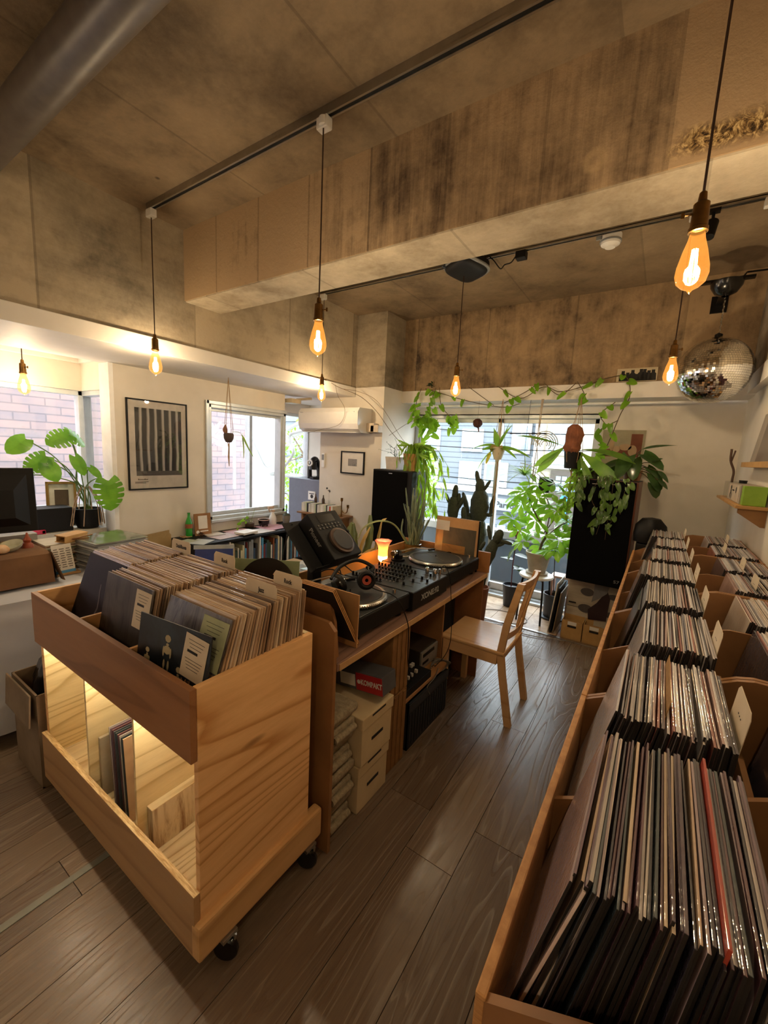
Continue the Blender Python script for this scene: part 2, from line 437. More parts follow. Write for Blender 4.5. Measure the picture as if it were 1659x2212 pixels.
# ------------------------------------------------------------ shell
def slab(name, a, b, m, bev=0):
    q = MB(); q.box(a, b, bev=bev); return struct(q.build(name, m))
ZC, ZS, ZB = 2.98, 2.22, 2.12
slab('ceiling', (-4.7, -1.8, ZC), (1.2, 4.8, ZC+.2), M['conc_ceil'])
slab('wall_left', (-3.80, -1.8, ZS), (-2.945, 4.13, ZC), M['conc_wall'])          # concrete above the fascia
slab('ceiling', (-3.78, -1.7, ZB), (-2.93, 3.74, ZS), M['plaster_trim'], .004)    # boxed white soffit
slab('wall_left', (-3.80, 1.60, 0), (-3.68, 2.43, ZB), M['plaster'])
slab('wall_left', (-3.80, 2.43, 0), (-3.68, 3.40, .775), M['plaster'])
slab('wall_left', (-3.80, 2.43, 1.91), (-3.68, 3.40, ZB), M['plaster'])
# honeycombed, crumbly patch low on the right of the beam face
_m = M['conc_beam']; _b = _m.node_tree.nodes['Principled BSDF']; _old = _b.inputs['Base Color'].links[0].from_socket
_tc = N(_m, 'ShaderNodeTexCoord'); _sp = N(_m, 'ShaderNodeSeparateXYZ'); lk(_m, _tc.outputs['Object'], _sp.inputs[0])
_n = noise(_m, coords(_m), 26, 5, .75, 2.0)
_bx = ramp(_m, math_(_m, 'ADD', _sp.outputs[0], math_(_m, 'MULTIPLY', noise(_m, coords(_m), 4, 3), .3)), [(.02, (0, 0, 0, 1)), (.10, (1, 1, 1, 1))])
_zz = math_(_m, 'ABSOLUTE', math_(_m, 'SUBTRACT', _sp.outputs[2], 2.585))
_bz = ramp(_m, math_(_m, 'ADD', _zz, math_(_m, 'MULTIPLY', noise(_m, coords(_m), 9, 3), .06)), [(.05, (1, 1, 1, 1)), (.085, (0, 0, 0, 1))])
_k = math_(_m, 'MULTIPLY', _bx, _bz)
_c = mix(_m, _k, _old, ramp(_m, _n, [(.40, H('#2c1f13')), (.50, H('#8a6c42')), (.60, H('#d8bb84'))]))
_dx = math_(_m, 'POWER', math_(_m, 'ADD', _sp.outputs[0], .339), 2.0); _dz = math_(_m, 'POWER', math_(_m, 'SUBTRACT', _sp.outputs[2], 2.62), 2.0)
_d = math_(_m, 'ADD', math_(_m, 'POWER', math_(_m, 'ADD', _dx, _dz), .5), math_(_m, 'MULTIPLY', noise(_m, coords(_m), 20, 3), .012))
_r = ramp(_m, _d, [(.014, (0, 0, 0, 1)), (.030, (1, 1, 1, 1)), (.040, (1, 1, 1, 1)), (.052, (0, 0, 0, 1))])
_c = mix(_m, math_(_m, 'MULTIPLY', _r, .55), _c, H('#b59a74'))
lk(_m, _c, _b.inputs['Base Color'])
slab('beam', (-2.945, 1.77, 2.522), (.9, 2.06, ZC), M['conc_beam'])
bm_ = MB(); bm_.box((-2.94, 1.776, 2.514), (.9, 2.055, 2.5215)); struct(bm_.build('beam', M['conc_soffit']))
# far wall with its ledge, soffit and glazed doors
slab('wall_far', (-2.585, 4.13, ZS), (1.2, 4.6, ZC), M['conc_back'])
slab('trim_3', (-2.585, 4.115, 2.09), (1.0, 4.42, ZS-.001), M['plaster_trim'], .003)
slab('wall_far', (-2.585, 4.46, 1.985), (-.52, 4.6, 2.12), M['plaster'])
slab('wall_far', (-.52, 4.44, 0), (1.0, 4.6, 2.12), M['plaster'])
# pier with the air conditioner
slab('column', (-3.0, 3.76, ZS), (-2.56, 4.6, ZC), M['conc_wall'])
slab('wall_far', (-3.44, 3.75, 0), (-2.55, 4.62, ZS-.001), M['plaster'])
slab('ceiling', (-4.5, 3.41, 2.13), (-3.44, 4.6, 2.23), M['plaster'])
# right wall
slab('wall_right', (.5, -1.8, 0), (.62, 4.44, 2.1), M['plaster'])
slab('trim_4', (.45, -1.8, 2.1), (.62, 4.115, ZS), M['plaster_trim'], .003)
slab('wall_right', (.46, -1.8, ZS), (.62, 4.13, ZC), M['conc_wall'])
# wall behind the camera
slab('wall_back', (-4.6, -1.8, 0), (.62, -1.68, ZC), M['plaster'])
# bay on the left
slab('wall_left', (-4.40, -1.7, 0), (-4.25, 1.62, .90), M['plaster'])
slab('wall_left', (-4.40, -1.7, 1.925), (-4.25, 1.62, 2.3), M['plaster'])
slab('wall_left', (-4.40, 1.60, 0), (-3.80, 1.72, .90), M['plaster'])
slab('wall_left', (-4.40, 1.60, 1.925), (-3.80, 1.72, 2.3), M['plaster'])
slab('ceiling', (-4.40, -1.7, 2.28), (-3.70, 1.7, 2.42), M['plaster'])
cm = MB()
for k, (o, z) in enumerate(((.07, 2.235), (.045, 2.19), (.025, 2.15))):
    cm.box((-4.25, -1.6, z), (-4.25+o, 1.60, z+.045), bev=.006)
    cm.box((-4.25, 1.60-o, z), (-3.70, 1.60, z+.045), bev=.006)
struct(cm.build('trim_5', M['plaster_trim']))
slab('trim_6', (-3.83, 1.565, 0), (-3.665, 1.60, ZB), M['white_paint'], .004)
# alcove at the far left
slab('wall_left', (-4.42, 3.40, 0), (-4.30, 4.62, .32), M['plaster'])
slab('wall_left', (-4.42, 3.40, 1.99), (-4.30, 4.62, 2.23), M['plaster'])
slab('wall_left', (-4.42, 4.45, .32), (-3.44, 4.60, 2.13), M['plaster'])
slab('floor', (-4.42, 3.4, -.12), (-3.44, 4.6, -.03), M['plaster'])

# ------------------------------------------------------------ windows
def window(name, fr_boxes, panes, extra=None):
    e = bpy.data.objects.new(name, None); COL.objects.link(e); WLOC[e.name] = Vector((0, 0, 0)); struct(e)
    q = MB()
    for a, b in fr_boxes: q.box(a, b, bev=.004)
    q.build('window_frame', M['alu'], e)
    for a, b in panes:
        g = MB(); g.box(a, b); g.build('pane', M['glass'], e)
    return e
F = .04
def ring_y(x0, x1, z0, z1, y, d=.05, f=F): return [((x0, y, z0), (x0+f, y+d, z1)), ((x1-f, y, z0), (x1, y+d, z1)), ((x0, y, z0), (x1, y+d, z0+f)), ((x0, y, z1-f), (x1, y+d, z1))]
def ring_x(y0, y1, z0, z1, x, d=.05, f=F): return [((x, y0, z0), (x+d, y0+f, z1)), ((x, y1-f, z0), (x+d, y1, z1)), ((x, y0, z0), (x+d, y1, z0+f)), ((x, y0, z1-f), (x+d, y1, z1))]
# glazed sliding doors at the far end
fr = ring_y(-2.55, -.50, .0, 2.0, 4.46, .11, .05)
fr += ring_y(-2.50, -1.49, .05, 1.95, 4.48, .035, .045) + ring_y(-1.54, -.55, .05, 1.95, 4.52, .035, .045)
fr += [((-2.55, 4.40, 0), (-.50, 4.46, .03)), ((-2.5, 4.47, .05), (-1.49, 4.52, .13)), ((-1.54, 4.51, .05), (-.55, 4.56, .13))]
window('window_1', fr, [((-2.46, 4.494, .13), (-1.53, 4.50, 1.91)), ((-1.5, 4.534, .13), (-.59, 4.54, 1.91))])
# sliding window in the left wall
fr = ring_x(2.43, 3.42, .775, 1.91, -3.79, .11, .035) + ring_x(2.46, 3.40, .81, 1.88, -3.77, .035, .035)
fr += [((-3.68, 2.40, 1.905), (-3.66, 3.42, 1.94)), ((-3.68, 2.395, .75), (-3.66, 2.43, 1.94)), ((-3.70, 2.43, .75), (-3.645, 3.42, .777))]
fr += [((-3.80, 3.36, .3), (-3.70, 3.42, 2.12))]
w2 = window('window_2', fr, [((-3.757, 2.49, .84), (-3.752, 3.37, 1.85))])
# bay window
fr = ring_x(-1.6, 1.62, .90, 1.925, -4.37, .09, .04) + [((-4.36, -.1, .9), (-4.30, -.04, 1.925))]
fr += ring_y(-4.37, -3.80, .90, 1.925, 1.61, .09, .04)
window('window_3', fr, [((-4.335, -1.57, .93), (-4.33, 1.60, 1.89)), ((-4.33, 1.65, .93), (-3.83, 1.655, 1.89))])
fr = ring_x(3.41, 4.47, .32, 1.99, -4.40, .09, .04)
window('window_4', fr, [((-4.36, 3.44, .35), (-4.355, 4.44, 1.96))])
slab('trim_7', (-4.26, -1.6, .885), (-4.05, 1.6, .905), M['white_paint'], .004)
# curtain rail under the far soffit
q = MB(); q.box((-2.5, 4.40, 2.065), (-.45, 4.43, 2.09), bev=.006); q.cyl((-2.4, 4.30, 2.07), (.3, 4.30, 2.07), .012); struct(q.build('trim_8', M['white_paint']))

# ------------------------------------------------------------ outdoors
def brick_mat():
    m, b = newmat('grey_pink_brick')
    tc = N(m, 'ShaderNodeTexCoord'); sp = N(m, 'ShaderNodeSeparateXYZ'); lk(m, tc.outputs['Object'], sp.inputs[0])
    cb = N(m, 'ShaderNodeCombineXYZ'); lk(m, sp.outputs[1], cb.inputs[0]); lk(m, sp.outputs[2], cb.inputs[1])
    br = N(m, 'ShaderNodeTexBrick'); lk(m, cb.outputs[0], br.inputs[0])
    for k, v in (('Scale', 1.0), ('Brick Width', .30), ('Row Height', .092), ('Mortar Size', .008), ('Mortar Smooth', .2), ('Bias', 0)): br.inputs[k].default_value = v
    br.inputs['Color1'].default_value = H('#a18784'); br.inputs['Color2'].default_value = H('#857c82'); br.inputs['Mortar'].default_value = H('#605d66')
    n = noise(m, coords(m, (1, 1, 2)), 5, 4)
    c = mix(m, .45, br.outputs[0], ramp(m, n, [(.35, H('#786f76')), (.65, H('#99807a'))]))
    lk(m, c, b.inputs['Base Color']); b.inputs['Roughness'].default_value = .9
    bump(m, b, br.outputs[1], -.5, .01); return m
OWH = P_('outdoor_white_paint', '#b3b3b0', .5, col2='#a8a8a4')
def siding_mat(name, col, dark, pitch=.16):
    m, b = newmat(name); tc = N(m, 'ShaderNodeTexCoord'); sp = N(m, 'ShaderNodeSeparateXYZ'); lk(m, tc.outputs['Object'], sp.inputs[0])
    f = math_(m, 'FRACT', math_(m, 'DIVIDE', sp.outputs[2], pitch))
    c = ramp(m, f, [(0, H(dark)), (.10, H(dark)), (.16, H(col)), (1, H(col))])
    lk(m, c, b.inputs['Base Color']); b.inputs['Roughness'].default_value = .8; return m
t = thing('brick_building', 'neighbouring building with grey pink brick wall outside the left windows', 'building', (-6.4, 1, -3.2))
q = MB(); q.box((-6.6, -5, -3.2), (-6.05, 4.85, 3.4)); q.build('wall', brick_mat(), t)
q = MB(); q.box((-6.6, 4.86, -3.2), (-6.12, 5.6, 3.4)); q.build('end_wall', P_('sunlit_render', '#e9e4da', .9), t)
q = MB()
q.tube(spl([(-6.03, 4.75, 1.78), (-5.95, 4.9, 1.40), (-5.98, 5.1, 1.15), (-5.95, 5.25, 1.2)]), .012, 6); q.cyl((-6.05, 4.75, 1.75), (-5.97, 4.75, 1.75), .04); q.build('pipework', M['grey'], t)

GX = H('#8e949c')
t = thing('clapboard_house', 'grey clapboard building with white window frames across the street', 'building', (-5, 12, -3.2))
q = MB(); q.box((-8.8, 12, -3.2), (-3.0, 15, 3.6)); q.build('wall', siding_mat('grey_siding', '#5d646c', '#363c43'), t)
q = MB(); q.box((-9.0, 11.7, 3.6), (-3.05, 15, 3.9)); q.box((-8.8, 11.93, .45), (-3.05, 12, .62)); q.build('cornice', OWH, t)
def fwin(x0, x1, z0, z1, y, par, glass=None):
    w = MB(); w.box((x0-.07, y-.05, z0-.07), (x1+.07, y, z1+.07)); f = w.build('window', OWH, par)
    g = MB(); xm = (x0+x1)/2
    g.box((x0, y-.055, z0), (xm-.02, y-.03, z1)); g.box((xm+.02, y-.06, z0), (x1, y-.03, z1)); g.build('pane', glass or WG, f)
WG = P_('sky_reflecting_glass', '#8496a2', .1, col2='#6c8090', scale=1, spec=.8)
for x0, x1, z0, z1 in ((-5.12, -4.59, 1.72, 2.25), (-5.14, -4.57, .72, 1.28), (-4.33, -3.77, .72, 1.30), (-3.60, -3.2, 1.72, 2.42), (-6.6, -6.0, 1.7, 2.3), (-6.6, -6.0, .7, 1.3), (-7.9, -7.3, .7, 1.3)):
    fwin(x0, x1, z0, z1, 12, t)
q = MB(); q.box((-4.9, 11.8, .0), (-3.05, 12, .34)); q.build('sign_board', P_('sign_grey', '#777e84', .6), t)
text('sign_text', 'Blue Parrot', .24, (-3.85, 11.79, .16), (1, 0, 0), (0, 0, 1), P_('sign_ink', '#14181c'), t, .002, bold=.004)
q = MB()
for k in range(4): q.box((-4.7+.42*k, 11.95, -1.5), (-4.45+.42*k, 12.0, -.45))
q.build('shopfront', WG, t)
t = thing('stone_house', 'beige stone building beside the grey clapboard one across the street', 'building', (-1.6, 12, -3.2))
q = MB(); q.box((-2.9, 11.7, -3.2), (1.6, 15, 3.6)); q.build('wall', P_('pale_stone', '#9a9282', .8, col2='#8c8474', scale=2), t)
q = MB()
for z in (1.42, 3.2): q.box((-2.94, 11.5, z), (1.7, 11.7, z+.14)); q.box((-2.94, 11.6, z-.12), (1.7, 11.7, z))
for x in (-2.94, -1.45): q.box((x, 11.58, -3.2), (x+.22, 11.7, 3.4))
q.build('cornice', OWH, t)
fwin(-2.58, -2.05, 1.72, 2.7, 11.7, t); fwin(-1.1, -.5, 1.72, 2.7, 11.7, t)
q = MB(); q.box((-2.45, 11.62, -1.9), (-1.62, 11.7, 1.25)); dr = q.build('door', P_('door_brown', '#3f3830', .6), t)
q = MB()
for i in range(4):
    for j in range(3): q.box((-2.3+.15*i, 11.6, .72+.14*j), (-2.18+.15*i, 11.63, .83+.14*j))
q.build('pane', WG, dr)
for k, z in enumerate((.56, .24, -.06)):
    q = MB(); q.tube([(-2.12+.03*k, 11.6, z-.03), (-2.06+.03*k, 11.6, z+.06), (-1.97+.03*k, 11.6, z+.06), (-1.93+.03*k, 11.6, z-.03), (-2.0+.03*k, 11.6, z-.07)], .035, 6); q.build('blue_sign', P_('sign_blue', '#3fa0dc', .5), t)
text('sign_text', 'KAR', .17, (-2.05, 11.59, -.26), (1, 0, 0), (0, 0, 1), OWH, t, .002)
t = thing('tiled_roof_house', 'grey building with patterned walls behind the alcove window', 'building', (-11, 9.5, -3.2))
pm, pb = newmat('patterned_grey'); wv = N(pm, 'ShaderNodeTexVoronoi'); wv.inputs['Scale'].default_value = 3.5
lk(pm, coords(pm, (1, 1, 1.6)), wv.inputs['Vector'])
lk(pm, ramp(pm, wv.outputs['Distance'], [(.1, H('#474c53')), (.5, H('#6c737a'))]), pb.inputs['Base Color'])
q = MB(); q.box((-16, 9.5, -3.2), (-9.2, 13, 4.5)); q.build('wall', pm, t)
q = MB()
for z in (.35, 1.25, 2.3): q.box((-16.2, 9.3, z), (-9.1, 9.5, z+.12))
q.box((-16.2, 9.2, 2.9), (-9.1, 9.5, 4.4)); q.build('cornice', P_('grey_band', '#5c6268', .8), t)
for k in range(3): fwin(-13.2+1.4*k, -12.6+1.4*k, .6, 1.1, 9.5, t, P_('dark_pane', '#5c6670', .2))
q = MB(); q.box((-30, 4.7, -3.4), (20, 30, -3.2)); tag(q.build('street', P_('asphalt', '#3c3c3c', .9)), None, None, kind='structure')

# parapet outside the glazed doors
t = thing('balcony_parapet', 'pale blue grey balcony parapet with white top rail outside the glazed doors', 'parapet', (-1.5, 5.3, -.3))
q = MB(); q.box((-5.0, 5.30, -.6), (2.5, 5.36, .52)); q.build('panel', P_('parapet_panel', '#66727e', .6, col2='#5e6a76', scale=2), t)
q = MB(); q.box((-5.0, 5.24, .50), (2.5, 5.42, .60), bev=.01); q.build('rail', OWH, t)
q = MB(); q.box((-4.4, 4.62, -.3), (2.5, 5.4, -.08)); q.build('slab', P_('balcony_slab', '#6a6a64', .8), t)
# wires
for n_, (a, b) in enumerate((((-9, 10.2, 2.5), (2, 10.2, 2.25)), ((-9, 10.6, 1.95), (2, 10.6, 2.0)), ((-9, 10.9, 1.1), (2, 10.9, 1.18)))):
    q = MB(); q.tube([Vector(a).lerp(Vector(b), i/12) - Vector((0, 0, .5*math.sin(PI*i/12)*.5)) for i in range(13)], .012, 5)
    tag(q.build('overhead_cable', M['dark_metal']), 'overhead cable strung across the street, '+('highest', 'middle', 'lowest')[n_]+' of three', 'cable')
q = MB()
q.tube(spl([(-4.425, 4.48, 1.78), (-4.75, 4.5, 1.7), (-4.62, 4.45, 1.45), (-4.75, 4.35, 1.2), (-4.95, 4.3, 1.1)]), .022, 8)
q.tube(spl([(-4.95, 4.3, 1.1), (-4.7, 4.5, 1.08), (-4.5, 4.6, 1.04)]), .02, 8)
q.tube([(-4.95, 4.6, 1.78), (-4.65, 4.9, 2.05)], .03, 8); q.tube([(-4.95, 4.75, 1.7), (-4.6, 5.1, 2.0)], .03, 8)
tag(q.build('cable_bundle', OWH), 'looped white cable bundle outside the alcove window', 'cable')
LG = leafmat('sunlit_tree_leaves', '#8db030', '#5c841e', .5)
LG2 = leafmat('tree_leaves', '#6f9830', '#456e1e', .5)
def tree(c, r, n, label, h, mat=None, ls=.14):
    t = thing('street_tree', label, 'tree', (c[0], c[1], -3.2), 'street trees outside the windows')
    q = MB(); q.tube([(c[0], c[1], -3.2), (c[0]+.05, c[1], (c[2]-3.2)/2), (c[0], c[1], c[2]+r[2]*.4)], [.12, .08, .03], 8)
    rg = random.Random(n)
    for k in range(9):
        a = rg.uniform(0, 6.28); q.tube([(c[0], c[1], c[2]-.2*h), (c[0]+.6*r[0]*math.cos(a), c[1]+.6*r[1]*math.sin(a), c[2]+rg.uniform(-.5, .7)*r[2])], [.03, .008], 5)
    q.build('trunk', P_('bark', '#5d4a39', .9), t)
    q = MB()
    for k in range(n):
        d = Vector((rg.gauss(0, 1), rg.gauss(0, 1), rg.gauss(0, 1))).normalized()*rg.uniform(.25, 1)**.5
        p = Vector(c) + Vector((d.x*r[0], d.y*r[1], d.z*r[2]))
        q.leaf(p, (rg.gauss(0, 1), rg.gauss(0, 1), rg.gauss(-.2, .7)), (0, 0, 1), ls*rg.uniform(.7, 1.3), ls*.55, 'ovate', n=3)
    q.build('foliage', mat or LG, t)
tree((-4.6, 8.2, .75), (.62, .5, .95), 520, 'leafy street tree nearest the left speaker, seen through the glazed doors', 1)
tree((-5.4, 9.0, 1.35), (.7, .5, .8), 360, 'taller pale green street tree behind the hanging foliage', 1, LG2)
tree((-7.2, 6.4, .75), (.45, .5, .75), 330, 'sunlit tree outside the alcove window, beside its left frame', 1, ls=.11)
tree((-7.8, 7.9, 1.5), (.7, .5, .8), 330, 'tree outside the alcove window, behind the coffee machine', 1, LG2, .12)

# ------------------------------------------------------------ ceiling: pipe, rails, pendants
q = MB(); q.cyl((-3.9, .735, 2.865), (1.3, .735, 2.865), .075, 28); struct(q.build('ceiling_pipe', P_('painted_pipe', '#5c534d', .42, .1, col2='#4f4742')))
def rail(y, x0, x1, label, boxes):
    t = thing('lighting_track', label, 'track', (x0, y, 2.95), 'lighting tracks on the ceiling')
    q = MB(); q.box((x0, y-.017, 2.955), (x1, y+.017, 2.98)); q.box((x0, y-.017, 2.945), (x1, y-.008, 2.96)); q.box((x0, y+.008, 2.945), (x1, y+.017, 2.96)); q.build('rail', M['steel'], t)
    q = MB(); q.box((x0, y-.008, 2.949), (x1, y+.008, 2.953)); q.build('slot', M['black'], t)
    for x in boxes:
        q = MB(); q.box((x-.03, y-.02, 2.90), (x+.03, y+.02, 2.946), bev=.006); q.build('connector', M['white'], t)
rail(1.485, -2.84, .45, 'lighting track on the ceiling in front of the big beam', (-2.815, -1.39, -.0))
rail(3.04, -2.84, .45, 'lighting track behind the big beam, nearer the glazed doors', (-2.80, .30))
AMB = glassy('amber_glass', (1, .84, .60, 1), .05, .03, (1, .38, .06, .26))
FIL = emis('filament', (1, .55, .16, 1), 75)
def pendant_proto():
    t = thing('pendant_bulb', '', 'pendant lamp', (0, 0, 0), 'filament bulb pendants')
    q = MB(); q.tube([(0, 0, .165+.0), (.001, 0, .4), (0, .001, .7), (0, 0, .985)], .0033, 6); q.build('cord', P_('brown_cord', '#3a2416', .8), t)
    q = MB(); q.lathe([(.006, .985), (.02, .98), (.02, .95), (.006, .945)], n=12); q.build('ceiling_cup', M['white'], t)
    q = MB(); q.lathe([(.004, .19), (.009, .185), (.011, .165), (.019, .158), (.021, .10), (.0235, .098), (.0235, .088), (.019, .086)], n=16); so = q.build('socket', M['brass'], t)
    q = MB(); q.tube([(.018, 0, .135), (.035, 0, .135)], .003, 6); q.obox((.04, 0, .135), (.008, .004, .016)); q.build('switch_key', M['brass'], so)
    q = MB(); q.lathe([(.017, .088), (.020, .07), (.029, .04), (.038, .0), (.0395, -.02), (.034, -.040), (.021, -.053), (.007, -.060), (.002, -.068)], n=24)
    b = q.build('bulb', AMB, t)
    q = MB()
    for k in range(7):
        a = 2*PI*k/7; a2 = 2*PI*(k+.5)/7
        q.tube([(.006*math.cos(a), .006*math.sin(a), .045), (.010*math.cos(a2), .010*math.sin(a2), -.024)], .0016, 5)
    q.build('filament', FIL, b)
    l = bpy.data.lights.new('bulb_light', 'POINT'); l.energy = BULB_W; l.color = WARM; l.shadow_soft_size = .02
    o = bpy.data.objects.new('bulb_light', l); COL.objects.link(o); o.parent = t; o.location = (0, 0, .0)
    return t
pd = pendant_proto()
def pend(x, y, z, ztop, label, first=False, rz=0):
    """z: height of the bulb's widest part; the cord is stretched to the ceiling"""
    o = pd if first else dup(pd)
    o.location = (x, y, z); o['label'] = label; o.rotation_euler = (0, 0, rz)
    L = ztop - z
    for c in o.children:
        if c.name.startswith('cord'):
            c.scale.z = (L-.165)/(.985-.165); c.location.z = .165 - .165*c.scale.z
        if c.name.startswith('ceiling_cup'): c.location.z = L-.985
    return o
pend(-2.815, 1.485, 2.025, 2.945, 'filament bulb pendant in front of the white fascia at left, hanging from the track end', True, 2.6)
pend(-1.385, 1.475, 2.03, 2.945, 'filament bulb pendant in the middle of the room in front of the big beam', rz=.3)
pend(-2.80, 3.05, 2.05, 2.945, 'small filament bulb pendant above the white air conditioner', rz=.3)
pend(-1.385, 3.0, 2.045, 2.945, 'filament bulb pendant before the far concrete wall, below the projector', rz=.5)
pend(.0, 1.47, 2.088, 2.975, 'largest filament bulb pendant, nearest the camera at upper right', rz=3.3)
pend(-.03, 3.04, 2.085, 2.945, 'filament bulb pendant just left of the mirror ball', rz=.3)
pend(-3.98, 1.13, 1.885, 2.28, 'filament bulb pendant inside the bay window at far left', rz=.5)
pend(-2.8, -.2, 2.03, 2.975, 'added unseen filament bulb pendant left of and behind the camera')  # this and the next: unseen bulbs added to light the near room
pend(.1, -.7, 2.03, 2.975, 'added unseen filament bulb pendant behind the camera by the right wall')

# mirror ball
t = thing('mirror_ball', 'large mirror ball hanging in front of the far concrete wall at right', 'mirror ball', (.185, 3.62, 2.17))
c0 = Vector((.20, 3.62, 2.19)); rad = .212
mm, mb_ = newmat('mirror_tiles'); mb_.inputs['Metallic'].default_value = 1; mb_.inputs['Roughness'].default_value = .06
mb_.inputs['Base Color'].default_value = (.86, .84, .80, 1)
q = MB(); nr = 46; rg = random.Random(5)
for i in range(nr):
    a0 = PI*(i+.04)/nr; a1 = PI*(i+.96)/nr; am = (a0+a1)/2
    n = max(6, int(2*nr*math.sin(am)))
    for k in range(n):
        b0 = 2*PI*(k+.03)/n; b1 = 2*PI*(k+.97)/n; bm2 = (b0+b1)/2
        nrm = Vector((math.sin(am)*math.cos(bm2), math.sin(am)*math.sin(bm2), math.cos(am)))
        ctr = c0 + nrm*rad
        ju = Vector((rg.gauss(0, 1), rg.gauss(0, 1), rg.gauss(0, 1)))*.022
        nj = (nrm + ju).normalized()
        th_ = Vector((math.cos(am)*math.cos(bm2), math.cos(am)*math.sin(bm2), -math.sin(am)))
        ph = nj.cross(th_).normalized(); th_ = ph.cross(nj)
        hw = rad*math.sin(am)*(b1-b0)/2; hh = rad*(a1-a0)/2
        q.add([ctr-th_*hh-ph*hw, ctr+th_*hh-ph*hw, ctr+th_*hh+ph*hw, ctr-th_*hh+ph*hw], [(0, 1, 2, 3)])
q.build('mirror_shell', mm, t)
q = MB(); q.lathe([(.001, -rad+.004), (rad*.5, -rad*.86), (rad*.86, -rad*.5), (rad-.004, 0), (rad*.86, rad*.5), (rad*.5, rad*.86), (.001, rad-.004)], c0, 32); q.lathe([(.022, 0), (.022, .02), (.006, .03)], c0+Vector((0, 0, rad)), 12); q.build('core', M['dark_metal'], t)
q = MB()
for k in range(15):
    z = c0.z+rad+.03+.018*k
    q.tube([(c0.x+(.004 if k % 2 else 0), c0.y-.004, z), (c0.x+(0 if k % 2 else .004), c0.y+.004, z+.02)], .004, 6)
q.build('chain', M['chrome'], t)
q = MB(); q.lathe([(.02, 2.66), (.06, 2.68), (.085, 2.72), (.09, 2.75), (.0, 2.752)], (c0.x, c0.y, 0), 20); mo = q.build('motor', M['black_gloss'], t)
q = MB(); q.box((c0.x-.16, c0.y-.02, 2.752), (c0.x+.14, c0.y+.02, 2.768)); q.box((c0.x-.02, c0.y, 2.75), (c0.x+.02, 4.13, 2.765)); q.box((c0.x-.05, 4.115, 2.70), (c0.x+.05, 4.13, 2.82)); q.build('bracket', M['dark_metal'], mo)
q = MB(); q.tube([(c0.x+.08, c0.y, 2.77), (.30, 3.70, 2.82), (.46, 3.74, 2.83)], .006, 6); q.build('power_cable', M['dark_metal'], mo)

# projector under the far track
t = thing('projector', 'black projector with silver trim hanging under the far lighting track', 'projector', (-1.33, 3.04, 2.88))
RM = Euler((math.radians(-14), math.radians(6), math.radians(-40))).to_matrix()
pc = Vector((-1.36, 2.98, 2.895))
q = MB()
def pj(u, v):
    a = 2*PI*u; s = lambda w, p: math.copysign(abs(w)**p, w)
    x = .185*s(math.cos(a), .55); y = .125*s(math.sin(a), .55); z = .052*s(math.sin(PI*(v-.5)), .7)
    k = math.cos(PI*(v-.5))**.35
    return pc + RM @ Vector((x*k, y*k, z))
q.grid(pj, 28, 14); q.build('housing', M['black'], t)
q = MB()
for k in range(29):
    a = 2*PI*k/28; s = lambda w, p: math.copysign(abs(w)**p, w)
q.tube([pc + RM @ Vector((.187*math.copysign(abs(math.cos(2*PI*k/28))**.55, math.cos(2*PI*k/28)), .127*math.copysign(abs(math.sin(2*PI*k/28))**.55, math.sin(2*PI*k/28)), -.012)) for k in range(29)], .011, 6); tr = q.build('trim_band', M['grey'], t)
q = MB()
for k in range(6): q.obox(pc + RM @ Vector((.10+.014*k, -.127, -.018)), (.006, .014, .028), RM)
q.build('vents', M['black'], tr)
q = MB(); q.cyl(pc + RM @ Vector((-.11, -.105, 0)), pc + RM @ Vector((-.11, -.145, 0)), .032, 20); q.build('lens', M['black_gloss'], t)
q = MB(); q.cyl((pc.x, pc.y, 2.93), (pc.x, 3.03, 2.95), .015); q.build('mount', M['black'], t)
t = thing('power_adapter', 'small black plug-in box clipped on the far track right of the projector', 'adapter', (-.99, 3.04, 2.92))
q = MB(); q.box((-1.02, 3.01, 2.895), (-.95, 3.07, 2.944), bev=.006); q.build('case', M['black'], t)
q = MB(); q.tube(spl([(-1.02, 3.03, 2.92), (-1.04, 3.0, 2.87), (-1.08, 2.99, 2.86), (-1.10, 2.97, 2.83), (-1.15, 2.97, 2.89), (-1.19, 2.98, 2.93)], 4), .004, 6); q.build('cable', M['black'], t)
t = thing('smoke_detector', 'round white smoke detector on the ceiling beyond the far track', 'smoke detector', (-.47, 3.2, 2.98))
q = MB(); q.lathe([(.0, 2.905), (.03, 2.907), (.034, 2.915), (.055, 2.925), (.062, 2.945), (.062, 2.98)], (-.455, 3.16, 0), 28); q.build('body', M['white'], t)
q = MB(); q.lathe([(.060, 2.935), (.064, 2.938), (.064, 2.946), (.060, 2.949)], (-.455, 3.16, 0), 28); q.obox((-.52, 3.12, 2.965), (.03, .012, .03)); q.build('trim_ring', M['grey'], t)
t = thing('spotlight', 'small black spotlight on the far track behind the nearest bulb', 'spotlight', (.06, 3.04, 2.9))
q = MB(); q.box((.03, 3.02, 2.93), (.09, 3.06, 2.945)); q.cyl((.06, 3.04, 2.93), (.06, 3.04, 2.87), .008); q.build('arm', M['black'], t)
q = MB(); q.cyl((.06, 3.04, 2.88), (.055, 3.0, 2.79), .03, 18, r2=.022); q.build('lamp_head', M['black'], t)

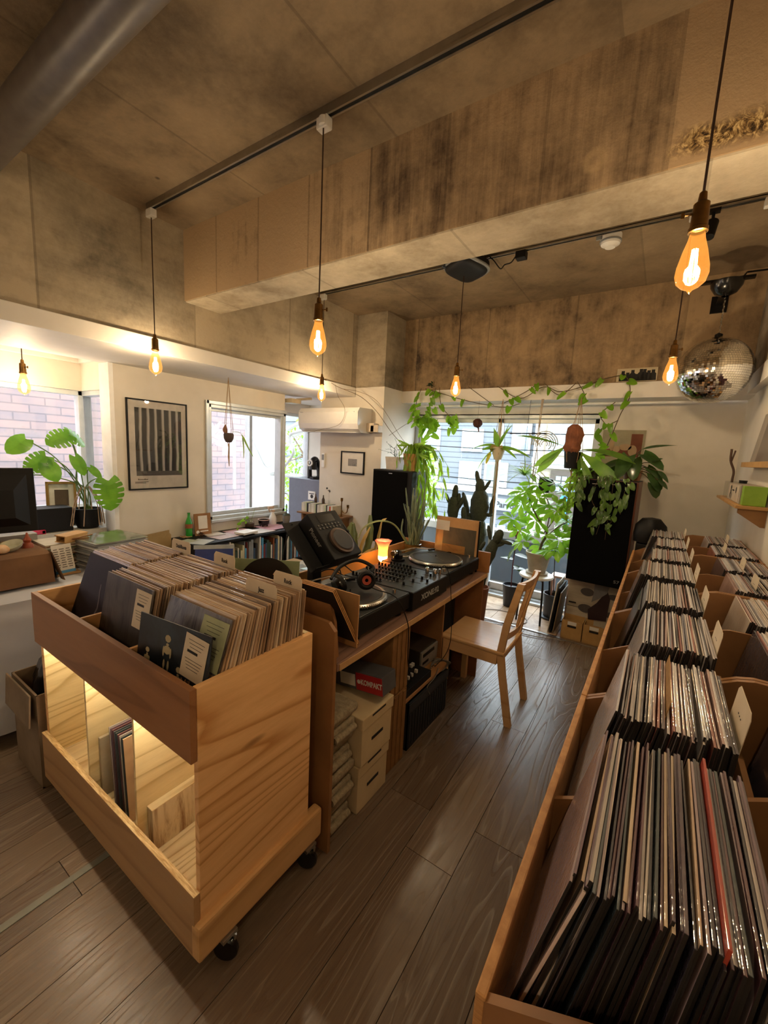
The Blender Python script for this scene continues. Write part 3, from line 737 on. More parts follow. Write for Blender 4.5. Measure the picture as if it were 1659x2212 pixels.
# ------------------------------------------------------------ record stock
def sleeve_mat(name, stops, rnd_edge=True):
    m, b = newmat(name)
    gi = N(m, 'ShaderNodeNewGeometry'); oi = N(m, 'ShaderNodeObjectInfo')
    r = math_(m, 'FRACT', math_(m, 'ADD', gi.outputs['Random Per Island'], oi.outputs['Random']))
    c = ramp(m, r, stops, 'CONSTANT')
    n = noise(m, coords(m, (1, 1, 1)), 7, 3); n2 = noise(m, coords(m, (1, 1, 1)), 70, 2)
    c = mix(m, .35, c, ramp(m, n, [(.4, (.25, .2, .17, 1)), (.6, (.8, .74, .66, 1))]), 'SOFT_LIGHT')
    lk(m, c, b.inputs['Base Color']); b.inputs['Roughness'].default_value = .55
    b.inputs['Coat Weight'].default_value = 1; b.inputs['Coat Roughness'].default_value = .10
    bp = N(m, 'ShaderNodeBump'); bp.inputs['Strength'].default_value = .35; bp.inputs['Distance'].default_value = .002
    lk(m, n2, bp.inputs['Height']); lk(m, bp.outputs[0], b.inputs['Coat Normal'])
    return m
def st(cols):
    n = len(cols); return [(i/n, H(c)) for i, c in enumerate(cols)]
SL_WARM = sleeve_mat('crate_sleeves', st(['#c9ad8e', '#a08468', '#c4ab92', '#86705c', '#d6c3aa', '#b1967a', '#8d7866', '#ccb498', '#b89c80', '#6e5c50', '#cbb9a6', '#a98c70']))
SL_COOL = sleeve_mat('bin_sleeves', st(['#dad6d6', '#a09a9c', '#c9c2c2', '#4a4450', '#e6e2e2', '#b59a96', '#7a7884', '#d2c6ba', '#96584f', '#c6c6ce', '#302c38', '#dccfc2']))
SL_NEAR = sleeve_mat('near_sleeves', st(['#4f3d4c', '#b0a8a4', '#2f2b38', '#d3bda4', '#70596a', '#32424a', '#a4949a', '#2b2a3a', '#dcd2ca', '#5c3a44', '#46505a', '#c2a78e']))
EDGE_D = P_('sleeve_opening_shade', '#2c2019', .7, col2='#15100d', scale=90, stretch=(1, 1, .1))  # shade inside the open sleeve ends, painted as a dark colour

LPW, LPH = .315, .318
def ends_dark(q, n0=0):  # gives the y-facing ends the painted shade material
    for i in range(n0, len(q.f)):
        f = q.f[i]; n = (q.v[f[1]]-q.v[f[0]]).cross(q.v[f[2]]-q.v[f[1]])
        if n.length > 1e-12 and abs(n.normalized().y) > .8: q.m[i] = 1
def sleeve_mesh(name, mat, th=.0042, axis='y'):
    """one record in its sleeve, bottom centre at the origin, standing upright; faces look along `axis`"""
    q = MB(); h = LPW/2
    if axis == 'y': q.box((-h, -th/2, 0), (h, th/2, LPH), bev=.0012)
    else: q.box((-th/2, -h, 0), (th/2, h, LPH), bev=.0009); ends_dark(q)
    # the loose lip of the plastic outer above the card
    return q
def poly_sleeves(name, specs, mat):
    pass
protoY = [sleeve_mesh('record', SL_WARM, t, 'y').mesh('record_sleeve', SL_WARM) for t in (.0034, .0042, .0052)]
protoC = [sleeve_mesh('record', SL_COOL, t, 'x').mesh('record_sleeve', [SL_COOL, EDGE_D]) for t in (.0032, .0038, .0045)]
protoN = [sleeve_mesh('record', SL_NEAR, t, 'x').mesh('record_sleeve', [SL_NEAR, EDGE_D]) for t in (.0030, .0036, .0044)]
def put_record(me, loc, rot, label, group):
    o = bpy.data.objects.new('record_sleeve', me); COL.objects.link(o)
    o.location = loc; o.rotation_euler = rot
    return tag(o, label, 'record', group)
def cover(name, parent, c, xd, yd, w, h, mat, off=.0012):
    """thin card lying on a surface: centre c, axes xd, yd"""
    x = Vector(xd).normalized(); y = Vector(yd).normalized(); z = x.cross(y)
    rm = Matrix((x, y, z)).transposed()
    q = MB(); q.obox(Vector(c)+z*off*.5, (w, h, off), rm); return q.build(name, mat, parent)

# ------------------------------------------------------------ rolling record cart
X0, X1, Y0, Y1, ZT, ZF = -2.03, -.925, .567, .995, .92, .712
ZTRAY = .752
cart = thing('record_cart', 'orange plywood record cart on castors with lit open compartments', 'cart', (-1.48, .78, 0))
def part(name, boxes, mat, par, bev=.0015):
    q = MB()
    for a, b in boxes: q.box(a, b, bev=bev)
    return q.build(name, mat, par)
part('front_board', [((X0, Y0-.018, ZF), (X1-.0, Y0, ZT))], wood('cart_front_ply', '#a0704a', '#7e5434', 'x', 1.5, .42, 6), cart)
part('kick_board', [((X0, Y0-.018, .10), (X1-.0, Y0, .302))], wood('cart_kick_ply', '#b9946a', '#9a7650', 'x', 1.2, .5, 4, knots=False), cart)
part('kick_board_edge', [((X0, Y0-.018, .302), (X1, Y0, .3045))], P_('pale_ply_edge', '#e2c894', .5, col2='#a9854f', scale=20, stretch=(1, 9, 40)), cart, 0)
part('side_panel', [((X1-.018, Y0+.001, .10), (X1+.001, Y1, ZT))], M['ply_end'], cart)
part('side_panel', [((X0, Y0+.001, .10), (X0+.018, Y1, ZT))], M['ply_end'], cart)
part('back_panel', [((X0+.018, Y1-.018, .10), (X1-.018, Y1, ZT))], M['ply_pale'], cart)
part('tray_floor', [((X0+.018, Y0, ZF+.004), (X1-.018, Y1-.018, ZTRAY-.006))], M['ply_orange'], cart)
part('base_board', [((X0+.018, Y0, .18), (X1-.018, Y1-.018, .198))], M['ply_pale'], cart)
for x in (-1.633, -1.283):
    part('tray_divider', [((x, Y0+.001, ZTRAY-.006), (x+.012, Y1-.018, ZT-.004))], M['ply_orange'], cart)
    part('compartment_wall', [((x, Y0+.002, .198), (x+.012, Y1-.018, ZF+.004))], wood('pale_wall_ply', '#efdcab', '#b99c66', 'y', 1.3, .5, 10), cart)
part('lining_panel', [((X0+.018, Y0+.002, .198), (X0+.024, Y1-.018, ZF+.004))], wood('lining_ply', '#efdcab', '#b99c66', 'y', 1.3, .5, 9), cart)
q = MB(); q.box((X1-.018, Y0-.019, .098), (X1+.022, 1.050, .215), bev=.010); q.build('end_batten', wood('batten_pine', '#dcb07a', '#b88c58', 'y', 1.2, .4, 3, knots=False), cart)
# warm white strip lamps under the tray front
LED = emis('strip_lamp', (1, .90, .66, 1), 42)
for a, b in ((X0+.03, -1.64), (-1.61, -1.29), (-1.26, X1-.03)):
    q = MB(); q.box((a, Y0+.006, ZF-.004), (b, Y0+.014, ZF+.003)); q.build('strip_lamp', LED, cart)
for x, y in ((-.918, .645), (-.918, .99), (-1.96, .64), (-1.96, .93)):
    q = MB(); q.lathe([(.0, -.011), (.034, -.011), (.038, -.006), (.038, .006), (.034, .011), (.0, .011)], (x, y, .038), 20, rot=(PI/2, 0, .5)); w = q.build('castor', M['black_gloss'], cart)
    q = MB(); q.box((x-.022, y-.025, .088), (x+.022, y+.025, .10)); q.tube([(x, y, .09), (x+.016, y+.02, .075), (x+.018, y+.01, .04)], .006, 6); q.tube([(x, y, .09), (x-.016, y+.0, .075), (x-.018, y-.01, .04)], .006, 6); q.build('fork', M['steel'], w)
# inside the compartments
t = thing('wooden_box', 'stained pale shallow wooden box standing in the right compartment of the cart', 'box', (-1.25, .8, .198))
q = MB(); q.box((-1.268, .60, .199), (-1.238, .97, .352), bev=.002)
sb_, sbb = newmat('stained_board'); lk(sb_, ramp(sb_, noise(sb_, coords(sb_, (5, 5, .7)), 3, 6, .7, .5), [(.42, H('#8a6a48')), (.56, H('#cdbd9c')), (.7, H('#d8cbae'))]), sbb.inputs['Base Color']); sbb.inputs['Roughness'].default_value = .7
q.build('body', sb_, t)
part('top_edge', [((-1.269, .598, .352), (-1.237, .972, .356))], M['ply_pale'], t)
t = thing('divider_board', 'grey beige board standing in the middle compartment of the cart', 'board', (-1.55, .8, .198))
part('board', [((-1.618, .60, .199), (-1.604, .95, .442))], P_('grey_beige_board', '#b7a98f', .7), t)
for k in range(9):
    o = put_record(protoY[k % 3], (-1.545+.0, .70+.016*k, .2), (math.radians(-3), 0, PI/2*0+.06*math.sin(k)), 'record in a clear sleeve standing in the middle compartment of the cart', 'records inside the cart')
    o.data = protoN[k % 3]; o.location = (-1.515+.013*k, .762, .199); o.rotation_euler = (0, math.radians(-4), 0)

def column(xc, ya, yb, n, label, group, l0=-18):
    """a run of records leaning back, front ones first"""
    for k in range(n):
        t_ = k/(n-1)
        y = ya + (yb-ya)*t_; lean = math.radians(l0 + (-4-l0)*t_) + R.uniform(-.012, .012)
        z = ZTRAY + R.uniform(0, .008) + .002
        put_record(R.choice(protoY), (xc + R.uniform(-.005, .006), y, z), (lean, R.uniform(-.008, .008), R.uniform(-.012, .012)), label, group)
column(-1.100, .605, .952, 50, 'record sleeve packed in the right column of the cart, seen by its top edge', 'records in the right column of the cart')
column(-1.456, .615, .952, 50, 'record sleeve packed in the middle column of the cart, seen by its top edge', 'records in the middle column of the cart', -11)
column(-1.818, .655, .952, 45, 'record sleeve packed in the far left column of the cart, seen by its top edge', 'records in the left column of the cart')

def front_record(label, x, y, lean, art, rotz=0, zz=0):
    """a record whose cover faces the camera; art(parent, P) adds cover parts, P(u,v) maps the cover to space"""
    t = thing('record_sleeve', label, 'record', (x, y, ZTRAY))
    rm = Euler((lean, 0, rotz)).to_matrix(); o = Vector((x, y, ZTRAY+.003+zz))
    q = MB(); q.obox(Vector((0, 0, 0)) , (.001, .001, .001)) if 0 else None
    vs = MB(); vs.obox((0, 0, LPH/2), (LPW, .004, LPH), bev=.001)
    vs.v = [rm @ v + o for v in vs.v]
    Pf = lambda u, v, d=.0026: rm @ Vector((u*LPW, -d, v*LPH)) + o
    xd = rm @ Vector((1, 0, 0)); zd = rm @ Vector((0, 0, 1))
    return t, vs, Pf, xd, zd
def art_mat(name, cols, scale=3, rough=.5, vec=(1, 1, 1), dist=1.0):
    m, b = newmat(name); n = noise(m, coords(m, vec), scale, 6, .65, dist)
    lk(m, ramp(m, n, [(.3+.4*i/(len(cols)-1), H(c)) for i, c in enumerate(cols)]), b.inputs['Base Color'])
    b.inputs['Roughness'].default_value = rough; b.inputs['Coat Weight'].default_value = .35; b.inputs['Coat Roughness'].default_value = .2
    return m
def price_card(par, Pf, xd, zd, u, v, w, h, mat, tilt=0):
    rm = Matrix.Rotation(tilt, 3, xd.cross(zd)); x2 = rm @ xd; z2 = rm @ zd
    c = cover('price_card', par, Pf(u, v, .0032), x2, z2, w, h, mat, .0008)
    nrm = x2.cross(z2)
    q = MB(); base = Pf(u, v, .0032) + nrm*.0012
    rmm = Matrix((x2, z2, nrm)).transposed()
    q.obox(base + z2*(h*.12) - x2*.01, (w*.45, .0075, .0004), rmm)
    for k in range(3): q.obox(base + z2*(h*(.38-.08*k)), (w*(.7-.1*k), .0012, .0003), rmm)
    for k in range(4): q.obox(base - z2*(h*(.06+.07*k)), (w*(.75-.08*k), .0012, .0003), rmm)
    q.build('printing', M['ink'], c); return c
CR = P_('cream_card', '#dccdb4', .7, col2='#d4c4aa')
# left column front: dark purple cover with smoke
t, v, Pf, xd, zd = front_record('dark purple record with a wisp of smoke, front of the left column', -1.825, .645, math.radians(-19), None)
v.build('sleeve', P_('cover_purple', '#241a26', .6, col2='#1a131b', scale=3, spec=.3), t)
q = MB(); q.tube(spl([Pf(.12, .05), Pf(.06, .2), Pf(.12, .35), Pf(.08, .5), Pf(.05, .62)], 5), [.012]*6+[.008]*6+[.004]*9, 6); q.v = [p for p in q.v]
q = MB()
pts = spl([(.10, .02), (.05, .2), (.13, .36), (.10, .5), (.04, .66)], 6) if 0 else [(.10, .02), (.06, .12), (.05, .22), (.10, .32), (.125, .40), (.10, .5), (.06, .6), (.04, .68)]
for i in range(len(pts)-1):
    (u0, v0), (u1, v1) = pts[i], pts[i+1]; w = .022-.002*i
    q.add([Pf(u0-w, v0, .003), Pf(u0+w, v0, .003), Pf(u1+w*.9, v1, .003), Pf(u1-w*.9, v1, .003)], [(0, 1, 2, 3)])
q.build('cover_art', P_('smoke_grey', '#6d6267', .6), t)
# middle column front: worn dark cover and card
t, v, Pf, xd, zd = front_record('worn grey black record with a cream price card, front of the middle column', -1.462, .603, math.radians(-11), None)
v.build('sleeve', art_mat('cover_grey', ['#2a2524', '#4a4440', '#1f1b1a', '#6a625a'], 2.6, .4, (4, 1, 1)), t)
q = MB(); q.add([Pf(-.49, .02, .003), Pf(.49, .02, .003), Pf(.49, .36, .003), Pf(-.49, .36, .003)], [(0, 1, 2, 3)]); q.build('cover_art', P_('cover_band', '#241a17', .4), t)
price_card(t, Pf, xd, zd, .34, .76, .095, .125, CR)
# right column front: green card
t, v, Pf, xd, zd = front_record('grey record with a pale green price card, front of the right column', -1.105, .594, math.radians(-18.5), None)
v.build('sleeve', art_mat('cover_group', ['#3a3433', '#6f6866', '#2a2627', '#8b8480'], 5, .4, (4, 1, 1)), t)
q = MB(); q.add([Pf(.12, .02, .003), Pf(.49, .02, .003), Pf(.49, .5, .003), Pf(.12, .5, .003)], [(0, 1, 2, 3)]); q.build('cover_art', P_('cover_peach', '#b08e78', .5), t)
price_card(t, Pf, xd, zd, .30, .74, .12, .14, P_('green_card', '#b9bf97', .7))
# leaning in front of it
t, v, Pf, xd, zd = front_record('dark blue record with small skeleton figures leaning alone in the right bay of the cart', -1.110, .578, math.radians(-8), None, .10, -.045)
v.v = [p - Vector((0, 0, .075)) + Vector((0, -.0, 0)) for p in v.v] if 0 else v.v
v.build('sleeve', art_mat('cover_night', ['#161a20', '#141519', '#2c3a45', '#17161a'], 2.0, .35), t)
q = MB()
for u, vv, s_ in ((-.34, .60, .7), (-.06, .74, 1.0), (.12, .52, .8), (-.12, .46, .5)):
    c = Pf(u, vv, .0032)
    for dx, dz, w, h in ((0, .105, .10, .085), (0, .0, .12, .10), (-.05, -.02, .03, .12), (.05, -.02, .03, .12), (-.03, -.14, .035, .12), (.03, -.14, .035, .12), (0, .05, .05, .03)):
        a = Pf(u+dx*s_, vv+dz*s_, .0032); hw = w*s_*LPW*.42; hh = h*s_*LPH*.42
        n8 = 8; q.add([a + xd*hw*math.cos(2*PI*k/n8) + zd*hh*math.sin(2*PI*k/n8) for k in range(n8)], [list(range(n8))])
q.build('cover_figures', P_('bone', '#b7a884', .6), t)
text('title', 'Miles', .045, Pf(.27, .50, .0034), xd, zd, P_('title_ink', '#b98f5e', .6), t, .0003, sx=.75)
text('title', 'Davis', .045, Pf(.22, .36, .0034), xd, zd, P_('title_ink2', '#a87c40', .6), t, .0003, sx=.75)
price_card(t, Pf, xd, zd, .31, .76, .095, .125, CR, -.12)

# genre cards
def genre(label, x0, x1, y, zt, word, par=None, h=.325, tilt=-.05, mat=None):
    t = thing('divider_card', label, 'divider card', ((x0+x1)/2, y, ZTRAY))
    m_ = mat or CR
    rm = Euler((tilt, 0, 0)).to_matrix(); c = Vector(((x0+x1)/2, y, zt))
    w = x1-x0
    poly = [(-w/2, -h), (w/2, -h), (w/2, -.012), (w/2-.01, 0), (-w/2+.01, 0), (-w/2, -.012)]
    q = MB(); q.prism([rm @ Vector((a, -.0006, b)) + c for a, b in poly], rm @ Vector((0, .0012, 0))); q.build('card', m_, t)
    if word: text('lettering', word, .022, rm @ Vector((w*.02, -.0014, -.028)) + c, rm @ Vector((1, 0, 0)), rm @ Vector((0, 0, 1)), M['ink'], t, .0002, bold=.0006, sx=.8)
genre('cream genre card at the back of the right column of the cart', -1.085, -.948, .964, 1.118, 'Rock')
genre('cream genre card halfway along the right column of the cart', -1.105, -.955, .862, 1.112, 'Jazz')
genre('cream genre card at the back of the middle column of the cart', -1.43, -1.30, .964, 1.124, 'Rock')
genre('cream genre card at the back of the left column of the cart', -1.74, -1.60, .968, 1.126, 'Dub/Roots')

# ------------------------------------------------------------ long record bins along the right wall
BX0, BX1 = -.112, .498
ends = [.424, 1.225, 2.025, 2.825, 3.62]
def side_poly(y):
    return [(BX0+.012, y, .62), (BX0+.012, y, .895), (.205, y, 1.062), (.235, y, 1.070), (BX1, y, 1.070), (BX1, y, .62)]
ED = M['ply_edge']
bins_ = []
for u in range(4):
    ya, yb = ends[u]+.002, ends[u+1]-.002
    nm = ['brown plywood record bin nearest the camera by the right wall', 'second record bin from the camera along the right wall', 'third record bin from the camera along the right wall', 'farthest record bin, beside the big black speaker'][u]
    t = thing('record_bin', nm, 'record bin', (.19, (ya+yb)/2, 0)); bins_.append(t)
    part('front_board', [((BX0, ya, .60), (BX0+.014, yb, .90))], ED, t, .003)
    for y in (ya, yb-.012):
        q = MB(); q.prism([Vector(p) for p in side_poly(y)], (0, .012, 0)); q.build('side_panel', M['bin_wood'], t)
    ym = (ya+yb)/2
    q = MB(); q.prism([Vector(p) - Vector((0, 0, .018)) for p in side_poly(ym-.005)], (0, .010, 0)); q.build('divider', M['bin_wood'], t)
    part('bottom_board', [((BX0+.014, ya+.012, .655), (BX1-.012, yb-.012, .67))], M['bin_wood'], t)
    part('step_board', [((.222, ya+.012, .67), (.234, yb-.012, .90))], M['bin_wood'], t)
    part('back_board', [((BX1-.012, ya+.012, .67), (BX1, yb-.012, 1.068))], M['bin_wood'], t)
    part('cabinet', [((BX0+.13, ya+.0, .0), (BX1, yb-.0, .655))], M['bin_wood'], t)
def edge_rail(): pass
slots = []
for u in range(4):
    ya, yb = ends[u], ends[u+1]; ym = (ya+yb)/2
    slots += [(ya+.018, ym-.008), (ym+.008, yb-.018)]
ORD = ['nearest', 'second', 'third', 'fourth', 'fifth', 'sixth', 'seventh', 'farthest']
stuffMB = {}
xs_spec = {0: (-.028, .157, 42), 1: (-.018, .167, 40), 2: (.015, .167, 32), 3: (.008, .167, 34), 4: (-.02, .167, 38), 5: (.01, .167, 34), 6: (.03, .167, 30), 7: (.0, .167, 34)}
def lean_box(q, x, yc, zb, lean, th, w=LPW, h=LPH, rz=0):
    rm = (Matrix.Rotation(rz, 3, 'Z') @ Matrix.Rotation(lean, 3, 'Y'))
    q.obox(rm @ Vector((0, 0, h/2)) + Vector((x, yc, zb)), (th, w, h), rm)
far = MB()
for s_, (ya, yb) in enumerate(slots):
    x0, x1, n = xs_spec[s_]; yc = (ya+yb)/2 + (.0 if s_ else .0)
    for k in range(n):
        t_ = k/(n-1)
        top = x0 + (x1-x0)*t_
        lean = math.radians(13 - 10*t_); xb = top - math.sin(lean)*LPH
        zb = 1.078 - LPH*math.cos(lean) + R.uniform(-.006, .006) + .004*t_ - (.02 if s_ == 0 else 0)*0
        if s_ < 4:
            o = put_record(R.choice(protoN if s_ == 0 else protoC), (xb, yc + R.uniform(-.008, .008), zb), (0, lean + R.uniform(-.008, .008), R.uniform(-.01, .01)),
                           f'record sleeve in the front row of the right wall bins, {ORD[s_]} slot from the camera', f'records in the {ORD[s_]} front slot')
        else:
            lean_box(far, xb, yc+R.uniform(-.008, .008), zb, lean, .0038)
    # loose sleeves leaning at the front of a few slots
fs = [far]
for s_, (ya, yb) in enumerate(slots):
    yc = (ya+yb)/2; n = 38
    x0 = .285 if s_ < 4 else .30
    for k in range(n):
        t_ = k/(n-1); top = x0 + (.478-x0)*t_; lean = math.radians(10-8*t_); xb = top - math.sin(lean)*LPH
        lean_box(far, xb, yc+R.uniform(-.008, .008), 1.078-LPH*math.cos(lean)+R.uniform(-.005, .005), lean, .0038)
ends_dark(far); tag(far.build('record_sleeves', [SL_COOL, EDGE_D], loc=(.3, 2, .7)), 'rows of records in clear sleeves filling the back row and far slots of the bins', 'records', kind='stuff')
# big pale cover at the front of the nearest slot, dark covers leaning in the fifth
def side_record(label, x, yc, lean, m, art=None, h=LPH, zb=None):
    t = thing('record_sleeve', label, 'record', (x, yc, .68))
    rm = Matrix.Rotation(lean, 3, 'Y'); z0 = zb if zb is not None else .672
    q = MB(); q.obox(rm @ Vector((0, 0, h/2)) + Vector((x, yc, z0)), (.004, LPW, h), rm, bev=.001); q.build('sleeve', m, t)
    if art:
        a = MB()
        for (y0, v0, y1, v1) in art[1]:
            a.add([rm @ Vector((-.0026, yy*LPW, vv*h)) + Vector((x, yc, z0)) for yy, vv in ((y0, v0), (y1, v0), (y1, v1), (y0, v1))], [(0, 1, 2, 3)])
        a.build('cover_art', art[0], t)
    return t
yc0 = sum(slots[0])/2
side_record('pale pink picture cover leaning at the front of the nearest right hand slot', -.094, yc0, math.radians(14.5), art_mat('cover_pink', ['#e0c8c0', '#d4b8b0', '#ead6cd', '#bfa29a'], 1.5, .3), (P_('cover_shape', '#4a3836', .4), [(-.1, .55, -.02, .75), (-.35, .0, -.30, .35)]), zb=.76)
side_record('pale record cover leaning just behind the pink picture cover', -.078, yc0+.004, math.radians(14), art_mat('cover_beige', ['#d8c6ba', '#e2d2c6', '#c4afa4'], 2, .3), zb=.765)
side_record('blue grey record cover leaning in the second right hand slot', -.072, sum(slots[1])/2, math.radians(13), art_mat('cover_blue', ['#4b4f5c', '#5d616e', '#3b3e48', '#7b7f88'], 2.2, .25), zb=.765)
side_record('pale blue grey cover leaning in the third right hand slot', -.035, sum(slots[2])/2, math.radians(12.5), art_mat('cover_mist', ['#8e9698', '#a6adae', '#7a8284'], 2.2, .25), zb=.765)
side_record('dark record leaning low in the fourth right hand slot', -.085, sum(slots[3])/2, math.radians(14), art_mat('cover_dark', ['#17120f', '#2a201a', '#0f0c0b'], 3, .3), zb=.735)
side_record('second dark record leaning low in the fourth right hand slot', -.065, sum(slots[3])/2+.004, math.radians(14), art_mat('cover_dark2', ['#201814', '#35281f', '#14100e'], 3, .3), zb=.738)
side_record('clear wrapped grey record leaning in the fifth right hand slot', -.055, sum(slots[4])/2, math.radians(14), art_mat('cover_mist2', ['#9a9a96', '#b3b2ae', '#85837f'], 2.2, .25), zb=.765)
side_record('orange red record spine standing out in the nearest right hand slot', .075, yc0, math.radians(6.5), P_('red_card', '#b5442f', .5, coat=.6), zb=.778)
for s_, n in ((6, 5), (7, 3)):
    for k in range(n):
        side_record(['black', 'dark brown', 'charcoal', 'deep grey', 'near black'][k] + f' record leaning forward in the {ORD[s_]} right hand slot', -.075+.016*k, sum(slots[s_])/2, math.radians(17-k), art_mat('cover_dk%d%d' % (s_, k), ['#181513', '#2a2421', '#0e0c0b'], 3, .3), zb=.745)
# index cards rising from the slots
def index_card(x, y, label, row, w=.16, top=1.125):
    t = thing('divider_card', label, 'divider card', (x, y, .9))
    q = MB(); p = [(-w/2, -.30), (w/2, -.30), (w/2, -.01), (w/2-.012, 0), (-w/2+.012, 0), (-w/2, -.01)]
    sl = .10
    q.prism([Vector((x + b*sl, y+a, top+b)) for a, b in p], (.0012, 0, 0)); q.build('card', CR, t)
    text('lettering', 'ABC' if 0 else '- - -', .02, (x-.004, y, top-.035), (0, -1, 0), (0.1, 0, 1), M['ink'], t, .0002)
for s_ in range(8):
    index_card(.178, sum(slots[s_])/2 - .06, f'pale index card behind the front row records, {ORD[s_]} slot from the camera', 0, .15 if s_ > 2 else .13, 1.135)
for s_, x in ((3, .42), (4, .37), (5, .38), (6, .35), (7, .40)):
    index_card(x, sum(slots[s_])/2 - .03, f'pale index card among the back row records, {ORD[s_]} slot from the camera', 1, .12, 1.125)
t = thing('divider_card', 'brown kraft card standing up in the second right hand slot', 'divider card', (.05, sum(slots[1])/2, .9))
q = MB(); rm = Matrix.Rotation(math.radians(9), 3, 'Y'); q.obox(rm @ Vector((0, 0, .17)) + Vector((.015, sum(slots[1])/2+.02, .765)), (.0015, .24, .345), rm); q.build('card', M['card'], t)

# ------------------------------------------------------------ DJ desk
DY0, DY1, DX0, DX1, DZ = 1.085, 2.68, -1.56, -.90, .765
desk = thing('dj_desk', 'long wooden desk carrying the turntables and mixer', 'desk', (-1.2, 1.9, 0))
q = MB(); q.box((DX0, DY0+.02, DZ-.032), (DX1, DY1, DZ), bev=.006); q.build('desk_top', M['desk_wood'], desk)
q = MB(); q.box((DX1-.001, DY0+.03, DZ-.030), (DX1+.004, DY1-.01, DZ-.003), bev=.002); q.build('front_edge', P_('pale_edge_strip', '#c59c6c', .45, col2='#b0875a'), desk)
part('back_board', [((DX0-.012, DY0+.02, .40), (DX0+.004, DY1, .872))], P_('honey_board', '#c9995c', .5, col2='#bd8c50', scale=3), desk)
part('end_panel', [((DX0, DY1-.016, .0), (DX1-.02, DY1, DZ-.033))], P_('red_brown_panel', '#8a5a33', .6, col2='#7c502c'), desk)
part('end_upstand', [((DX0, DY1-.016, DZ), (DX1+.01, DY1+.001, .905))], P_('tan_upstand', '#a97443', .5, col2='#9c6a3c'), desk)
q = MB()
q.prism([(DX0, DY0-.014, 0), (DX1+.010, DY0-.014, 0), (DX1+.010, DY0-.014, .905), (DX1-.02, DY0-.014, .932), (DX0, DY0-.014, .945)], (0, .016, 0)); q.build('near_panel', M['bin_wood'], desk)
q = MB()
q.prism([(DX0, DY0+.055, DZ), (DX1-.035, DY0+.055, DZ), (DX1-.05, DY0+.055, .90), (DX1-.075, DY0+.055, .968), (DX0, DY0+.055, .985)], (0, .014, 0)); q.build('inner_upstand', M['bin_wood'], desk)
part('lower_shelf', [((DX0, 1.70, .275), (DX1-.04, 2.23, .293))], P_('shelf_ply', '#a87a4c', .6), desk)
part('shelf_side', [((DX0, 2.23, 0), (DX1-.10, 2.245, .74))], M['bin_wood'], desk)

# records leaning at the near end of the desk
def lean_x(name, label, mat, y0, z0, lean, w=.315, h=.315, x=-1.07, art=None, rz=0, th=.004):
    t = thing(name, label, 'record', (x, y0, z0)); rm = Euler((lean, 0, rz)).to_matrix()
    q = MB(); q.obox(rm @ Vector((0, 0, h/2)) + Vector((x, y0, z0)), (w, th, h), rm, bev=.0008); q.build('sleeve', mat, t)
    return t, rm
bk = art_mat('cover_black', ['#0f0d0d', '#171413', '#0b0a0a'], 2, .5)
for k, n_ in enumerate(('nearest', 'middle', 'farthest')):
    t, rm = lean_x('record_sleeve', f'black record leaning in the near end of the desk, {n_} of three', bk, 1.262+.012*k, DZ+.002, math.radians(31), x=-1.085-.005*k, th=.003)
    q = MB()
    c = Vector((-1.085-.005*k, 1.262+.012*k, DZ+.002))
    q.obox(rm @ Vector((.1575, 0, .1575)) + c, (.0018, .004, .315), rm); q.obox(rm @ Vector((0, 0, .3155)) + c, (.315, .004, .0018), rm); q.build('card_edge', M['ply_edge'], t)
t, rm = lean_x('tan_board', 'plain tan board standing between the black records and the nearer turntable', P_('tan_board', '#b98a58', .55, col2='#ae7f4e'), 1.250, DZ+.001, math.radians(-1), w=.30, h=.218, x=-1.072, th=.006)
t['category'] = 'board'
# green sleeve with a black disc
t = thing('record_sleeve', 'pale green record sleeve with a black disc showing, between cart and desk', 'record', (-1.5, 1.30, .80))
q = MB(); RG = Euler((math.radians(-10), 0, math.radians(33))).to_matrix(); gc = Vector((-1.455, 1.215, .715))
P0 = lambda u, v, d=0: RG @ Vector((u, -d, v)) + gc
q.obox(P0(0, .155), (.33, .004, .31), RG, bev=.001); q.build('sleeve', P_('pale_green_card', '#93a27c', .6, col2='#84936e'), t)
q = MB(); q.lathe([(.0, .0), (.13, .0), (.13, .002), (.0, .002)], P0(.02, .19, .006), 48, rot=RG @ Euler((PI/2, 0, 0)).to_matrix()); q.build('disc', P_('vinyl', '#0c0b0b', .3), t)
q = MB(); q.add([P0(-.165, 0, .009), P0(.165, 0, .009), P0(.165, .312, .009), P0(-.165, .312, .009)], [(0, 1, 2, 3)]); q.build('plastic_outer', M['clear'], t)

